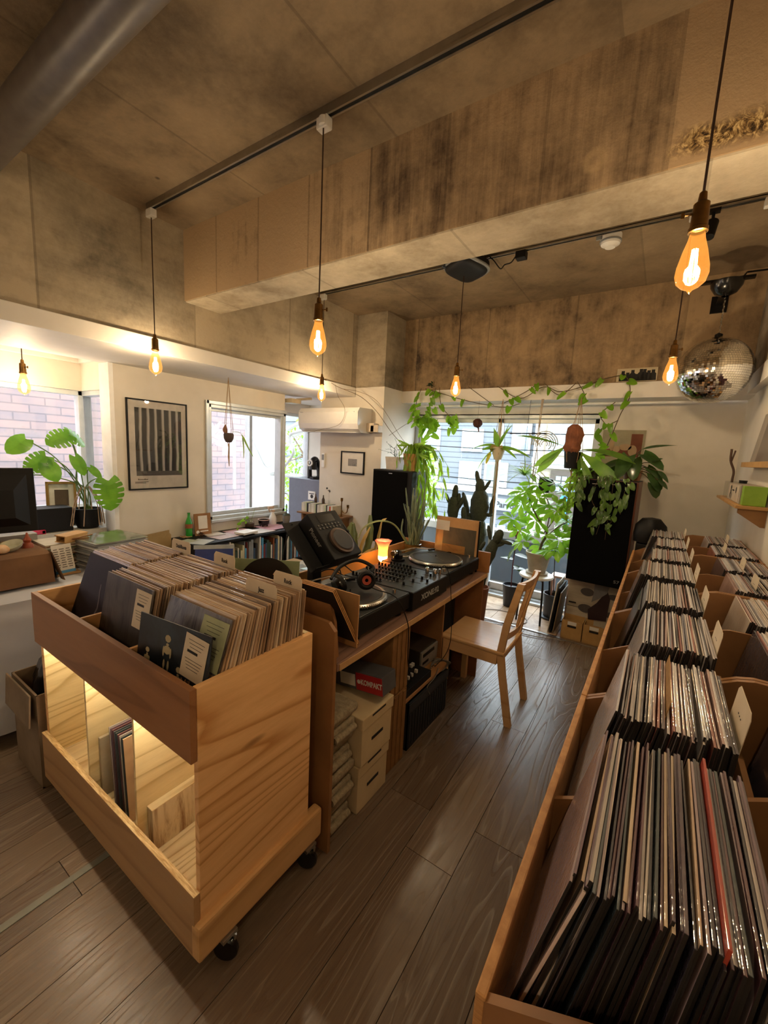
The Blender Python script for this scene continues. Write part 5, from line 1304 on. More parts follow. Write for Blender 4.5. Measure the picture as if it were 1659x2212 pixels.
q = MB(); q.box((xw+.0135, y0+.01, z0+.01), (xw+.0145, y1-.01, z1-.01)); q.build('glazing', glassy('poster_glass', (1, 1, 1, 1), .10, .02), t)

# hanging rope planter before the left window
JUTE = P_('jute_rope', '#a88a66', .9)
def macrame(t, top, cx, cy, zp, r, zc, n=4, tail=.2):
    """ropes from a hook at `top` down around a pot of radius r at height zp..zc, with a knotted tail"""
    q = MB()
    for k in range(n):
        a = 2*PI*k/n+.4; dx, dy = math.cos(a), math.sin(a)
        q.tube([top, (cx+dx*r*1.08, cy+dy*r*1.08, zc), (cx+dx*r*.95, cy+dy*r*.95, (zc+zp)/2), (cx+dx*r*.2, cy+dy*r*.2, zp-.012), (cx, cy, zp-.03)], .0022, 5)
    q.tube([(cx, cy, zp-.02), (cx+.004, cy, zp-.05), (cx, cy, zp-tail*.6), (cx+.006, cy, zp-tail)], [.009, .006, .008, .003], 6)
    q.build('rope_hanger', JUTE, t)
t = thing('hanging_planter', 'small rope hung pot with one drooping staghorn frond before the left window', 'hanging plant', (-3.3, 2.38, 1.55))
macrame(t, (-3.3, 2.38, 2.12), -3.3, 2.38, 1.555, .04, 1.66, 4, .22)
q = MB(); q.lathe([(.0, 1.55), (.025, 1.552), (.042, 1.585), (.044, 1.62), (.038, 1.635), (.0, 1.63)], (-3.3, 2.38, 0), 20, wob=lambda a, z: .06*math.sin(3*a)); q.build('pot', P_('dark_clay', '#4a3a36', .7), t)
q = MB(); q.leaf((-3.3, 2.36, 1.62), (0, -.2, 1), (0, -1, .2), .09, .07, 'ovate', .1); q.build('shield_frond', P_('dry_frond', '#9a6b52', .8), t)
STG = leafmat('staghorn_green', '#8fae4e', '#6f9440', .45, .4)
q = MB(); q.leaf((-3.3, 2.41, 1.64), (.2, 1, .35), (0, 0, 1), .12, .03, 'lance', .5)
q.leaf((-3.28, 2.50, 1.63), (.05, .45, -1), (.3, 1, .3), .25, .055, 'strap', -.12); q.leaf((-3.28, 2.51, 1.60), (.05, .15, -1), (.3, 1, .3), .20, .035, 'strap', .1); q.build('fronds', STG, t)

# low cloth-covered table
t = thing('covered_table', 'low table draped with a pale grey cloth behind the record cart', 'table', (-3.1, .4, 0))
q = MB()
def cl(u, v):
    y = -1.2 + 2.62*u
    prof = [(-3.75, .718), (-3.2, .720), (-2.66, .718), (-2.615, .70), (-2.60, .60), (-2.57, .35), (-2.56, .06)]
    k = min(int(v*6), 5); f = v*6-k; a, b = prof[k], prof[k+1]
    x = a[0]+(b[0]-a[0])*f; z = a[1]+(b[1]-a[1])*f
    d = max(0, .70-z)
    return Vector((x + d*.035*math.sin(y*13+z*2) + .006*math.sin(z*40+y*3)*(d > 0), y, z + .002*math.sin(x*30+y*9)))
q.grid(cl, 60, 36)
q.grid(lambda u, v: Vector((-3.7+1.08*u, 1.42 + .012*math.sin(u*20)+.02*v, .715-.66*v)), 24, 4)
q.build('cloth', P_('grey_cloth', '#cfd2dc', .9, col2='#c2c5d0', scale=2, bmp=.1), t)
q = MB(); q.box((-3.74, -1.2, .69), (-2.68, 1.38, .712)); q.build('table_top', M['bin_wood'], t)
for x in (-3.68, -2.74):
    for y in (-1.1, 1.32): q = MB(); q.box((x-.02, y-.02, 0), (x+.02, y+.02, .69)); q.build('leg', M['bin_wood'], t)
# brown cloth covered box with shells
t = thing('covered_box', 'box covered in brown cloth on the grey table, shells on top', 'box', (-2.95, .5, .72))
q = MB()
def bx(u, v):
    y = -.6 + 1.45*u; top_ = .895 + .006*u
    prof = [(-3.2, top_), (-2.82, top_), (-2.775, top_-.012), (-2.755, .83), (-2.74, .735)]
    k = min(int(v*4), 3); f = v*4-k; a, b = prof[k], prof[k+1]
    x, z = a[0]+(b[0]-a[0])*f, a[1]+(b[1]-a[1])*f
    d = max(0, top_-z)
    return Vector((x+.05*d*math.sin(7*y+1)+.02*d*math.sin(23*y), y, z))
q.grid(bx, 40, 20)
q.grid(lambda u, v: Vector((-3.2+.45*u+.03*v, .85+.05*v+.012*v*math.sin(12*u), .90-.165*v)), 16, 8)
q.build('cloth', P_('brown_cloth', '#7d5c40', .95, col2='#6b4d35', scale=5, bmp=.3), t)
q = MB(); q.box((-3.2, -.55, .724), (-2.80, .83, .885)); q.build('inner_box', M['card_dark'], t)
t = thing('seashell', 'peach coloured seashell on the brown cloth box', 'shell', (-2.86, .66, .90))
q = MB(); q.lathe([(.0, -.045), (.018, -.03), (.026, -.005), (.022, .02), (.010, .038), (.0, .05)], (-2.86, .665, .925), 20, rot=(1.3, .4, .5), wob=lambda a, z: .12*math.sin(a)+.03*math.sin(9*a)); q.build('shell', P_('peach_shell', '#d9a878', .35, col2='#e9cfae', scale=20), t)
t = thing('seashell', 'pale green scallop shell standing on the brown cloth box', 'shell', (-2.9, .72, .90))
q = MB(); q.lathe([(.0, 0), (.03, .003), (.05, .018), (.056, .035), (.052, .034), (.03, .012), (.0, .01)], (-2.92, .725, .905), 28, rot=(.3, .2, 0), wob=lambda a, z: .04*math.sin(14*a)); q.build('shell', P_('pale_shell', '#bfbfa6', .4), t)
t = thing('perfume_bottle', 'round glass bottle with a cream stopper beside the shells', 'bottle', (-2.98, .66, .9))
q = MB(); q.lathe([(.0, 0), (.03, .002), (.04, .02), (.036, .045), (.014, .058), (.013, .066)], (-2.98, .66, .9), 24); q.build('glass_body', glassy('greenish_glass', (.82, .86, .78, 1), .12, .05), t)
q = MB(); q.lathe([(.0, .09), (.015, .088), (.016, .066), (.0, .066)], (-2.98, .66, .9), 18); q.build('stopper', CR, t)
t = thing('incense_holder', 'small red brown ceramic figure beside the pale shell', 'ornament', (-2.93, .80, .9))
q = MB(); q.lathe([(.0, 0), (.028, .0), (.026, .018), (.016, .03), (.020, .045), (.010, .062), (.004, .085), (.0, .088)], (-2.95, .80, .9), 18); q.build('figure', P_('red_clay', '#a24c30', .4), t)
# monitor seen from behind
t = thing('computer_monitor', 'black computer monitor seen from behind at the left edge', 'monitor', (-3.2, .6, .72))
RMn = Euler((0, math.radians(-4), math.radians(-6))).to_matrix(); mc = Vector((-3.12, .66, 1.155))
q = MB(); q.obox(mc, (.022, .47, .375), RMn, bev=.006); q.build('screen_shell', M['black'], t)
q = MB()
f8 = [(.011, -.20, -.15), (.011, .20, -.15), (.011, .20, .15), (.011, -.20, .15)]; b8 = [(.055, -.13, -.10), (.055, .13, -.10), (.055, .13, .06), (.055, -.13, .06)]
q.add([RMn @ Vector(p) + mc for p in f8+b8], [(0, 1, 5, 4), (1, 2, 6, 5), (2, 3, 7, 6), (3, 0, 4, 7), (4, 5, 6, 7)]); q.build('back_bulge', M['black'], t)
q = MB(); q.box((-3.12, .62, .73), (-3.07, .70, 1.0), bev=.004); q.lathe([(.0, .722), (.11, .722), (.11, .732), (.0, .736)], (-3.1, .66, 0), 28); q.build('stand', M['dark_metal'], t)
t = thing('receipt_box', 'grey box with silver top behind the shells, under the monitor', 'box', (-3.2, .7, .72))
q = MB(); q.box((-3.33, .40, .722), (-3.20, .92, .93), bev=.004); q.build('body', P_('silver_box', '#9a9a9a', .4, .4), t)
q = MB(); q.box((-3.2, .42, .80), (-3.198, .90, .88)); q.build('dark_front', M['ink'], t)
# stacks of records and magazines on the table
def flat_stack(name, label, cat, cx, cy, z, w, d, n, th_, mats, rz=0, jit=.012, group=None, lab=None):
    for k in range(n):
        t_ = bpy.data.objects.new(name, None)
        q = MB(); a = rz + R.uniform(-.06, .06)
        q.obox((cx+R.uniform(-jit, jit), cy+R.uniform(-jit, jit), z + th_*(k+.5)), (w, d, th_*.86), (0, 0, a), bev=.0008)
        bpy.data.objects.remove(t_)
        o = q.build(name, mats[k % len(mats)], loc=(cx, cy, z+th_*k)); tag(o, label, cat, group)
SG = [P_('sleeve_grey%d' % k, c, .4, coat=.5) for k, c in enumerate(('#a9acae', '#8a8d90', '#bdc0c0', '#74777a', '#cccecd'))]
flat_stack('record_sleeve', 'record in grey plastic sleeve lying in the tall flat stack on the grey table', 'record', -2.93, 1.21, .722, .315, .315, 17, .0105, SG, .12, .010, 'flat stack of records on the grey table')
o = None
t = thing('record_sleeve', 'top record of the flat stack, pale with glossy plastic and a green tinge', 'record', (-2.93, 1.21, .901))
q = MB(); q.obox((-2.93, 1.21, .904), (.318, .318, .005), (0, 0, .10), bev=.001); q.build('sleeve', P_('pale_glossy_sleeve', '#b9c2b4', .15, coat=1), t)
q = MB(); q.obox((-2.93, 1.215, .908), (.325, .322, .001), (0, 0, .17)); q.build('plastic_outer', M['clear'], t)
MG = [P_('magazine%d' % k, c, .5) for k, c in enumerate(('#c9c3ae', '#d9d4c6', '#a8a492', '#7f8a6a', '#e2ded2', '#b58e72'))]
flat_stack('magazine', 'thin magazine in the pile beside the flat record stack on the grey table', 'magazine', -3.10, .995, .722, .22, .22, 19, .0088, MG, .05, .012, 'pile of magazines on the grey table')
t = thing('wooden_box', 'small open wooden box lying on the magazine pile', 'box', (-3.05, 1.0, .895))
q = MB(); RWb = Euler((0, .08, .5)).to_matrix(); q.obox((-3.02, 1.04, .935), (.075, .17, .006), RWb); q.obox((-3.05, 1.03, .915), (.004, .17, .035), RWb); q.obox((-2.985, 1.05, .915), (.004, .17, .035), RWb); q.obox((-3.02, 1.04, .897), (.075, .17, .004), RWb); q.build('case', P_('light_wood', '#c79d62', .5), t)
q = MB(); q.tube([(-3.0, .98, .905), (-2.93, 1.10, .915)], .004, 6); q.tube([(-2.98, .99, .905), (-2.93, 1.12, .935)], .004, 6); q.build('sticks', M['bin_wood'], t)
t = thing('flyer_stand', 'white flyer with small print and a blue foot leaning on the magazine pile', 'flyer', (-2.87, .95, .722))
q = MB(); RFl = Euler((0, math.radians(-15), math.radians(8))).to_matrix(); fcx = Vector((-2.87, .95, .725))
q.obox(RFl @ Vector((0, 0, .09)) + fcx, (.0015, .105, .18), RFl); q.build('sheet', M['paper'], t)
q = MB(); q.obox(RFl @ Vector((.0016, 0, .014)) + fcx, (.0015, .105, .024), RFl); q.build('blue_band', P_('print_blue', '#4a8fc4', .6), t)
q = MB()
for i in range(9):
    for j in range(3): q.obox(RFl @ Vector((.0014, -.034+.033*j, .045+.0135*i)) + fcx, (.0006, .02+.006*((i+j) % 2), .005), RFl)
q.build('printing', P_('print_grey2', '#6a6460', .7), t)
q = MB(); q.box((-2.99, .90, .722), (-2.86, 1.02, .735), bev=.002); q.build('base', M['card'], t)
# things on the bay ledge behind
t = thing('framed_picture', 'small gilt framed picture standing on the bay ledge behind the monstera', 'picture', (-4.05, 1.35, .905))
RP = Euler((0, math.radians(-8), math.radians(-20))).to_matrix(); pc2 = Vector((-4.02, 1.33, .907))
q = MB()
for a, b in (((0, -.10, .0), (.018, -.08, .26)), ((0, .08, .0), (.018, .10, .26)), ((0, -.10, 0), (.018, .10, .02)), ((0, -.10, .24), (.018, .10, .26))):
    c = [(a[i]+b[i])/2 for i in range(3)]; q.obox(RP @ Vector(c) + pc2, [b[i]-a[i] for i in range(3)], RP, bev=.003)
q.build('frame', P_('gilt', '#a1814c', .4, .6), t)
q = MB(); q.obox(RP @ Vector((.004, 0, .13)) + pc2, (.006, .17, .23), RP); q.build('mount', M['paper'], t)
q = MB(); q.obox(RP @ Vector((.0085, 0, .13)) + pc2, (.002, .09, .13), RP); q.build('image', P_('sepia', '#57483a', .6), t)
for k, (y, w_, h_, c, lb) in enumerate(((1.02, .05, .20, '#cfc9bc', 'white magazine file on the bay ledge'), (1.08, .04, .22, '#2a2626', 'black magazine file on the bay ledge'), (1.13, .05, .18, '#d6d0bd', 'cream magazine file beside the black one'), (.95, .06, .19, '#8c8377', 'grey magazine file nearest the monitor'))):
    q = MB(); q.box((-4.2, y-w_/2, .906), (-4.02, y+w_/2, .906+h_), bev=.002); tag(q.build('magazine_file', P_('file%d' % k, c, .7), loc=(-4.1, y, .906)), lb, 'file')
# shelf board and stock between ledge and table
t = thing('side_cabinet', 'low cabinet under the bay ledge carrying the monstera pot', 'cabinet', (-3.9, .6, 0))
q = MB(); q.box((-4.04, -.8, .02), (-3.78, 1.55, .80), bev=.004); q.build('body', P_('cabinet_white', '#b9b3a8', .6), t)
t = thing('speaker_box', 'black box on the low cabinet left of the monstera pot', 'box', (-3.9, 1.2, .8))
q = MB(); q.box((-4.0, 1.10, .802), (-3.82, 1.33, .985), bev=.004); q.build('body', M['black'], t)
t = thing('pink_tray', 'bright pink red tray on the low cabinet in front of the black box', 'tray', (-3.8, 1.1, .8))
q = MB(); q.box((-3.815, .98, .802), (-3.785, 1.14, .83), bev=.003); q.box((-3.815, 1.12, .76), (-3.785, 1.14, .83)); q.build('tray', P_('pink_red', '#c2284a', .4), t)
# monstera
MON = leafmat('monstera_green', '#6fae3a', '#3f8a2a', .4, .3)
def monstera_leaf(q, base, d, up, L, Wd, cut=True, droop=.22):
    base = Vector(base); d = Vector(d).normalized(); side = d.cross(Vector(up)).normalized(); nn = side.cross(d).normalized()
    def mid(t_): return (.0 + .98*t_, 0)
    def rim(t_): return (-.20 + 1.20*t_ if t_ > .04 else -.20 + 1.2*t_, Wd/2/L*math.sin(PI*(.10+.90*t_))**.62 if t_ < 1 else 0)
    for sgn in (-1, 1):
        def P(t_, f):
            (a0, s0), (a1, s1) = mid(max(0, t_*.92)), rim(t_); a_ = a0+(a1-a0)*f; s_ = s1*f
            return base + d*(L*a_) + side*(sgn*L*s_) - nn*(droop*L*max(0, a_)**2 + .30*L*s_*s_)
        segs = 6
        for k in range(segs):
            t0, t1 = k/segs, (k+1)/segs; g = .12/segs if cut and 0 < k < 5 else 0
            tm_ = (t0+t1)/2
            rows = []
            for f, e in ((0, 0), (.25, 0), (.5, 0), (.62, g), (.82, g), (.97, g*1.5)):
                rows.append([P(t0+e, f), P(tm_, f*(1.03 if f > .9 else 1)), P(min(1, t1-e), f)])
            vs = [p for r_ in rows for p in r_]; fs = []
            for i in range(5):
                for j in range(2): fs.append((i*3+j, i*3+j+1, (i+1)*3+j+1, (i+1)*3+j))
            q.add(vs, fs, 0, True)
t = thing('monstera', 'monstera with broad split leaves and bare roots before the bay window', 'potted plant', (-3.86, 1.42, .80))
q = MB(); q.lathe([(.0, .802), (.07, .802), (.088, .84), (.095, .96), (.088, .962), (.085, .93), (.0, .93)], (-3.87, 1.45, 0), 26); q.build('pot', M['black'], t)
lv = [((-3.80, 1.33, 1.545), (.3, -.9, -.35), (.8, 0, .5), .20, .18), ((-3.84, 1.33, 1.57), (.1, .9, -.6), (.6, .2, .6), .19, .16), ((-3.85, 1.08, 1.50), (.3, -.8, -.6), (.8, 0, .5), .18, .15),
      ((-3.78, 1.17, 1.38), (.2, -.7, -.5), (.8, 0, .6), .20, .17), ((-3.75, 1.16, 1.33), (.3, .4, -.8), (.8, 0, .3), .17, .15), ((-3.80, 1.36, 1.38), (.4, .3, -.8), (.6, 0, .6), .18, .12),
      ((-3.62, 1.51, 1.20), (.15, .05, -1), (.98, -.1, .15), .25, .23), ((-3.82, .98, 1.24), (.1, -.5, -.8), (.8, 0, .5), .15, .14), ((-3.74, 1.44, 1.30), (.4, .6, -.7), (.6, 0, .5), .13, .08)]
q = MB(); qs = MB()
for k, (b, d, up_, L_, W_) in enumerate(lv):
    monstera_leaf(q, b, d, up_, L_*(.86 if k != 6 else .95), W_*(.92 if k != 6 else .98), k in (0, 1, 3, 6))
    bb = Vector(b); qs.tube(spl([(-3.87+.02*math.sin(k), 1.45+.02*math.cos(k), .94), (-3.86, 1.42+.01*k-.04, 1.12), (bb+Vector((-3.87, 1.44, 1.1)))/2 + Vector((0, 0, .06)), bb], 5), .0045, 6)
q.build('foliage', MON, t); qs.build('stems', P_('petiole_green', '#6d8a4a', .5), t)
q = MB(); rg = random.Random(4)
for k in range(12):
    a = rg.uniform(0, 6.28); q.tube(spl([(-3.86+.03*math.cos(a), 1.44+.03*math.sin(a), 1.14), (-3.84+.09*math.cos(a), 1.44+.09*math.sin(a), 1.02), (-3.80+.10*math.cos(a), 1.42+.12*math.sin(a), .84)], 5), .0035, 5)
q.build('aerial_roots', P_('root_tan', '#9a7f68', .8), t)

# low bookshelf under the left window
t = thing('bookshelf', 'low black open bookshelf under the left window, papers on top', 'bookshelf', (-3.46, 2.65, 0))
SX0, SX1, SY0, SY1, SZ = -3.675, -3.255, 2.015, 3.40, .655
part('top_board', [((SX0, SY0, SZ-.022), (SX1, SY1, SZ))], M['black'], t)
part('shelf_board', [((SX0, SY0, .30), (SX1-.01, SY1, .318))], M['black'], t)
part('shelf_board', [((SX0, SY0, .03), (SX1-.01, SY1, .05))], M['black'], t)
for y in (SY0, 2.36, 2.71, 3.06, SY1-.014): part('upright', [((SX0, y, .0), (SX1-.01, y+.014, SZ-.022))], M['white_paint'] if y in (2.36, 2.71) else M['black'], t)
part('back_board', [((SX0, SY0, .0), (SX0+.006, SY1, SZ-.022))], M['black'], t)
bcol = ['#cfc8bb', '#26221f', '#7a2f2a', '#d8cfa8', '#38506b', '#46423d', '#b59a74', '#1c1a19', '#8a8f93', '#5a3c28', '#e0dacd', '#2f4436', '#a35d34', '#6c6660', '#4f9cc4', '#c4552e']
bmats = [P_('book_%d' % k, c, .6) for k, c in enumerate(bcol)]
for (ya, yb, zb, lb) in ((2.03, 2.355, .319, 'first bay'), (2.38, 2.705, .319, 'second bay'), (2.73, 3.055, .319, 'third bay'), (3.08, 3.38, .319, 'last bay')):
    y = ya+.004
    while y < yb-.035:
        w_ = R.choice((.010, .014, .018, .024, .03)); h_ = R.uniform(.20, .295); d_ = R.uniform(.17, .24)
        q = MB(); q.box((SX1-.02-d_, y, zb), (SX1-.02, y+w_*.94, zb+h_), bev=.0015)
        o = q.build('book', R.choice(bmats), loc=(SX1-.1, y, zb)); tag(o, f'book standing spine out in the {lb} of the low black bookshelf', 'book', f'books in the {lb} of the low bookshelf')
        y += w_
# things on its top
for k, (x, y, w_, d_, rz, c, lb) in enumerate(((-3.36, 2.13, .20, .16, .5, '#c6d0d4', 'pale blue printed sheet at the near corner of the bookshelf top'), (-3.45, 2.05, .16, .12, .3, '#b8bfae', 'pale green sheet at the near end of the bookshelf top'), (-3.42, 2.42, .28, .20, .1, '#c9b6b4', 'pinkish flyer in the middle of the bookshelf top'),
     (-3.52, 2.65, .26, .18, .05, '#c9a0a6', 'rose coloured flyer beside the glass jar'), (-3.38, 2.80, .26, .2, 0, '#c4bab0', 'cream flyer toward the far end of the bookshelf top'), (-3.47, 3.05, .3, .28, .05, '#b98a94', 'red and pink picture sheet at the far end of the bookshelf top'), (-3.55, 2.38, .18, .16, -.1, '#d2cabe', 'white leaflet behind the pinkish flyer'))):
    q = MB(); q.obox((x, y, SZ+.0015+.0012*k), (d_, w_, .0012), (0, 0, rz)); tag(q.build('flyer', P_('flyer%d' % k, c, .35, scale=25, col2=None), loc=(x, y, SZ)), lb, 'flyer')
t = thing('book', 'white paperback lying flat on the bookshelf top near the jar', 'book', (-3.36, 2.62, SZ+.01))
q = MB(); q.obox((-3.36, 2.62, SZ+.021), (.13, .19, .018), (0, 0, .15), bev=.001); q.build('pages', M['paper'], t); q = MB(); q.obox((-3.36, 2.62, SZ+.0312), (.135, .195, .0015), (0, 0, .15)); q.build('cover', M['white_paint'], t)
t = thing('glass_bottle', 'green glass bottle at the near end of the bookshelf', 'bottle', (-3.61, 2.17, SZ))
q = MB(); q.lathe([(.0, .0), (.030, .0), (.032, .01), (.029, .045), (.032, .08), (.032, .13), (.022, .165), (.012, .19), (.011, .215), (.013, .217), (.013, .23), (.0, .231)], (-3.61, 2.17, SZ), 24); q.build('body', P_('green_glass', '#1f9a2c', .08, coat=.5, emit=None), t)
q = MB(); q.lathe([(.0325, .085), (.0325, .125)], (-3.61, 2.17, SZ), 24); q.build('label_band', P_('bottle_label', '#9a5a34', .6), t)
t = thing('framed_note', 'tan card frame with a white sheet standing on the bookshelf', 'picture', (-3.58, 2.3, SZ))
RD = Euler((0, math.radians(-6), math.radians(-4))).to_matrix(); dc = Vector((-3.585, 2.30, SZ+.002))
q = MB(); q.obox(RD @ Vector((0, 0, .105)) + dc, (.012, .165, .21), RD, bev=.002); q.build('board', P_('tan_frame', '#94693f', .7), t)
q = MB(); q.obox(RD @ Vector((.0065, .0, .125)) + dc, (.001, .09, .125), RD); q.build('sheet', M['paper'], t)
q = MB(); q.obox(RD @ Vector((.0065, .01, .04)) + dc, (.001, .08, .01), RD); q.lathe([(.0, 0), (.016, 0)], RD @ Vector((.0068, -.055, .035)) + dc, 20, rot=RD @ Euler((0, PI/2, 0)).to_matrix()); q.build('marks', M['white_paint'], t)
t = thing('pine_cone', 'dark pine cone beside the tan card frame', 'pine cone', (-3.5, 2.22, SZ))
q = MB()
for k in range(40):
    a = k*2.4; h = k/40; r_ = .028*math.sin(PI*(h*.85+.12)); q.leaf((-3.50+r_*.4*math.cos(a), 2.22+r_*.4*math.sin(a), SZ+.006+.045*h), (math.cos(a), math.sin(a), .5), (0, 0, 1), r_*.9+.004, .012, 'ovate', .1, n=3)
q.build('scales', P_('cone_brown', '#4a3022', .8), t)
t = thing('tangled_twine', 'small tangle of pale twine at the near corner of the bookshelf', 'twine', (-3.55, 2.06, SZ))
q = MB(); rg = random.Random(8); q.tube(spl([(-3.55+rg.gauss(0, .03), 2.08+rg.gauss(0, .03), SZ+.016+rg.uniform(0, .012)) for k in range(14)], 5), .003, 5); q.build('strand', JUTE, t)
t = thing('glass_jar', 'low glass jar of soil with a small trailing plant on the bookshelf', 'potted plant', (-3.62, 2.86, SZ))
q = MB(); q.lathe([(.0, 0), (.045, .001), (.052, .02), (.050, .055), (.040, .075), (.036, .085), (.034, .085), (.037, .073), (.047, .054)], (-3.61, 2.86, SZ+.006), 24); q.build('jar', M['clear'], t)
q = MB(); q.lathe([(.0, .004), (.045, .006), (.046, .045), (.0, .047)], (-3.61, 2.86, SZ+.006), 20); q.build('soil', P_('soil', '#4a3524', .95), t)
PO = leafmat('pothos_leaves', '#8fc23a', '#5f9a2c', .45, .3)
q = MB(); q.tube(spl([(-3.61, 2.86, .70), (-3.58, 2.80, .78), (-3.56, 2.74, .76), (-3.54, 2.66, .70)]), .002, 5)
for p in ((-3.58, 2.81, .785), (-3.56, 2.75, .76), (-3.55, 2.70, .73), (-3.54, 2.65, .69), (-3.57, 2.78, .74)): q.leaf(p, (rg.gauss(0, .5), -.5, -.3), (1, 0, .4), .045, .032, 'heart', .2)
q.tube([(-3.61, 2.87, .70), (-3.60, 2.92, .86)], .0015, 5); q.tube([(-3.61, 2.86, .70), (-3.6, 2.83, .84)], .0015, 5); q.build('foliage', PO, t)
t = thing('footed_bowl', 'black footed bowl with a pale rim on the bookshelf', 'bowl', (-3.55, 3.0, SZ))
q = MB(); q.lathe([(.0, .022), (.045, .024), (.058, .045), (.060, .08), (.055, .082), (.050, .05), (.0, .035)], (-3.55, 3.0, SZ), 26)
for k in range(4): q.tube([(-3.55+.035*math.cos(1.57*k+.6), 3.0+.035*math.sin(1.57*k+.6), SZ+.004), (-3.55+.04*math.cos(1.57*k+.6), 3.0+.04*math.sin(1.57*k+.6), SZ+.03)], .008, 6)
q.build('bowl', M['black_gloss'], t)
q = MB(); q.lathe([(.059, .076), (.062, .080), (.060, .086), (.054, .083)], (-3.55, 3.0, SZ), 26); q.build('rim', P_('pink_rim', '#c7a79a', .5), t)
t = thing('spray_bottle', 'white plastic spray bottle on the bookshelf below the window frame', 'bottle', (-3.58, 3.15, SZ))
q = MB(); q.lathe([(.0, 0), (.038, .001), (.042, .01), (.042, .07), (.034, .10), (.016, .135), (.014, .15)], (-3.58, 3.15, SZ), 24); q.build('body', M['white'], t)
q = MB(); q.box((-3.60, 3.135, SZ+.148), (-3.56, 3.165, SZ+.175), bev=.004); q.obox((-3.585, 3.125, SZ+.20), (.03, .075, .03), (0, 0, 0), bev=.006); q.obox((-3.58, 3.10, SZ+.170), (.010, .012, .05), (.4, 0, 0), bev=.002); q.build('trigger_head', P_('trigger_tan', '#cdb39c', .5), t)
t = thing('succulent', 'small dark succulent in a grey pot beside the spray bottle', 'potted plant', (-3.5, 3.27, SZ))
q = MB(); q.lathe([(.0, 0), (.03, 0), (.042, .05), (.045, .10), (.04, .10), (.0, .09)], (-3.52, 3.30, SZ), 20); q.build('pot', P_('grey_pot', '#8a8580', .7), t)
q = MB(); q.lathe([(.0, .13), (.035, .12), (.045, .10), (.0, .095)], (-3.52, 3.30, SZ), 14); q.tube([(-3.52, 3.30, SZ+.11), (-3.52, 3.30, SZ+.23)], .005, 6)
for k in range(26):
    a = k*2.4; h = k/26; q.leaf((-3.52, 3.30, SZ+.12+.12*h), (math.cos(a), math.sin(a), .3), (0, 0, 1), .045*(1-.5*h), .016, 'lance', .1, n=3)
q.build('rosettes', P_('dark_succulent', '#3e4636', .5), t)
# propped cardboard by the wall, blue book in a bag
t = thing('cardboard_sheet', 'large tan cardboard piece propped against the wall below the poster', 'cardboard', (-3.6, 1.75, .0))
q = MB(); q.prism([(-3.58, 1.63, .02), (-3.58, 2.0, .02), (-3.62, 2.0, .70), (-3.62, 1.985, .72), (-3.62, 1.985, .745), (-3.62, 1.63, .715)], (.006, 0, 0)); q.build('sheet', P_('tan_cardboard', '#a98c5c', .8), t)
t = thing('blue_record', 'blue record cover with white old style lettering standing below the bookshelf edge', 'record', (-3.05, 1.95, .3))
q = MB(); RB_ = Euler((0, math.radians(-10), math.radians(-38))).to_matrix(); bc = Vector((-3.02, 2.03, .36))
q.obox(RB_ @ Vector((0, 0, .155)) + bc, (.006, .30, .31), RB_, bev=.001); q.build('sleeve', P_('royal_blue', '#1f3a80', .3, coat=.6), t)
q = MB(); q.obox(RB_ @ Vector((-.001, 0, .315)) + bc, (.010, .32, .035), RB_, bev=.002); q.build('plastic_top', P_('bag_plastic', '#a5acb0', .2, coat=1), t)
text('lettering', 'rth', .085, RB_ @ Vector((.0045, .06, .20)) + bc, RB_ @ Vector((0, 1, 0)), RB_ @ Vector((0, 0, 1)), M['white_paint'], t, .0004, bold=.003, sx=.8)
t = thing('low_crate', 'grey crate behind the cart holding the blue record', 'crate', (-3.0, 2.0, 0))
q = MB(); q.box((-3.2, 1.85, 0), (-2.75, 2.3, .355), bev=.006); q.build('body', P_('crate_grey', '#4b4744', .7), t)
# case pile seen between cart and stand
t = thing('disc_case_box', 'low pale box of clear disc cases behind the desk', 'box', (-1.85, 1.6, .0))
q = MB(); q.box((-2.1, 1.35, 0), (-1.65, 2.05, .76), bev=.005); q.build('body', P_('pale_box', '#a89478', .7), t)
rg = random.Random(12)
for k in range(9):
    q = MB(); q.obox((-1.86+rg.uniform(-.05, .05), 1.42+.068*k, .768+.012), (.15, .13, .010), (0, rg.uniform(-.1, .1), rg.uniform(-.5, .5)), bev=.001)
    tag(q.build('disc_case', P_('disc_case%d' % k, rg.choice(['#c9d2d6', '#9fb4be', '#d8d8d4', '#7d8c94']), .12, coat=1), loc=(-1.86, 1.42+.068*k, .765)), 'clear disc case lying on the pale box behind the desk', 'disc case', 'disc cases behind the desk')
# open carton and bag left of the cart
t = thing('open_carton', 'open brown carton with folded flaps on the floor left of the cart', 'carton', (-2.25, .75, 0))
q = MB(); CB = P_('dull_carton', '#8b7862', .85, col2='#7d6b56')
for a, b in (((-2.40, .555, 0), (-2.09, .563, .44)), ((-2.40, .90, 0), (-2.09, .908, .44)), ((-2.40, .555, 0), (-2.392, .908, .44)), ((-2.098, .555, 0), (-2.09, .908, .44)), ((-2.40, .555, 0), (-2.09, .908, .008))): q.box(a, b)
q.build('body', CB, t)
q = MB(); q.box((-2.40, .535, .30), (-2.10, .541, .445), rot=(math.radians(-4), 0, 0), piv=(-2.3, .54, .445)); q.build('flap', CB, t)
t = thing('black_bag', 'glossy black bag stuffed into the open carton', 'bag', (-2.25, .73, .2))
q = MB()
q.lathe([(.0, .18), (.11, .19), (.135, .30), (.14, .42), (.12, .50), (.07, .545), (.0, .55)], (-2.245, .735, 0), 28, wob=lambda a, z: .09*math.sin(3*a+z*20)+.05*math.sin(7*a-z*15)); q.build('bag', P_('navy_plastic', '#0e1018', .22, coat=.5), t)
q = MB(); q.obox((-2.20, .68, .47), (.16, .05, .10), (.2, .5, .2), bev=.01); q.build('boxy_fold', M['black'], t)

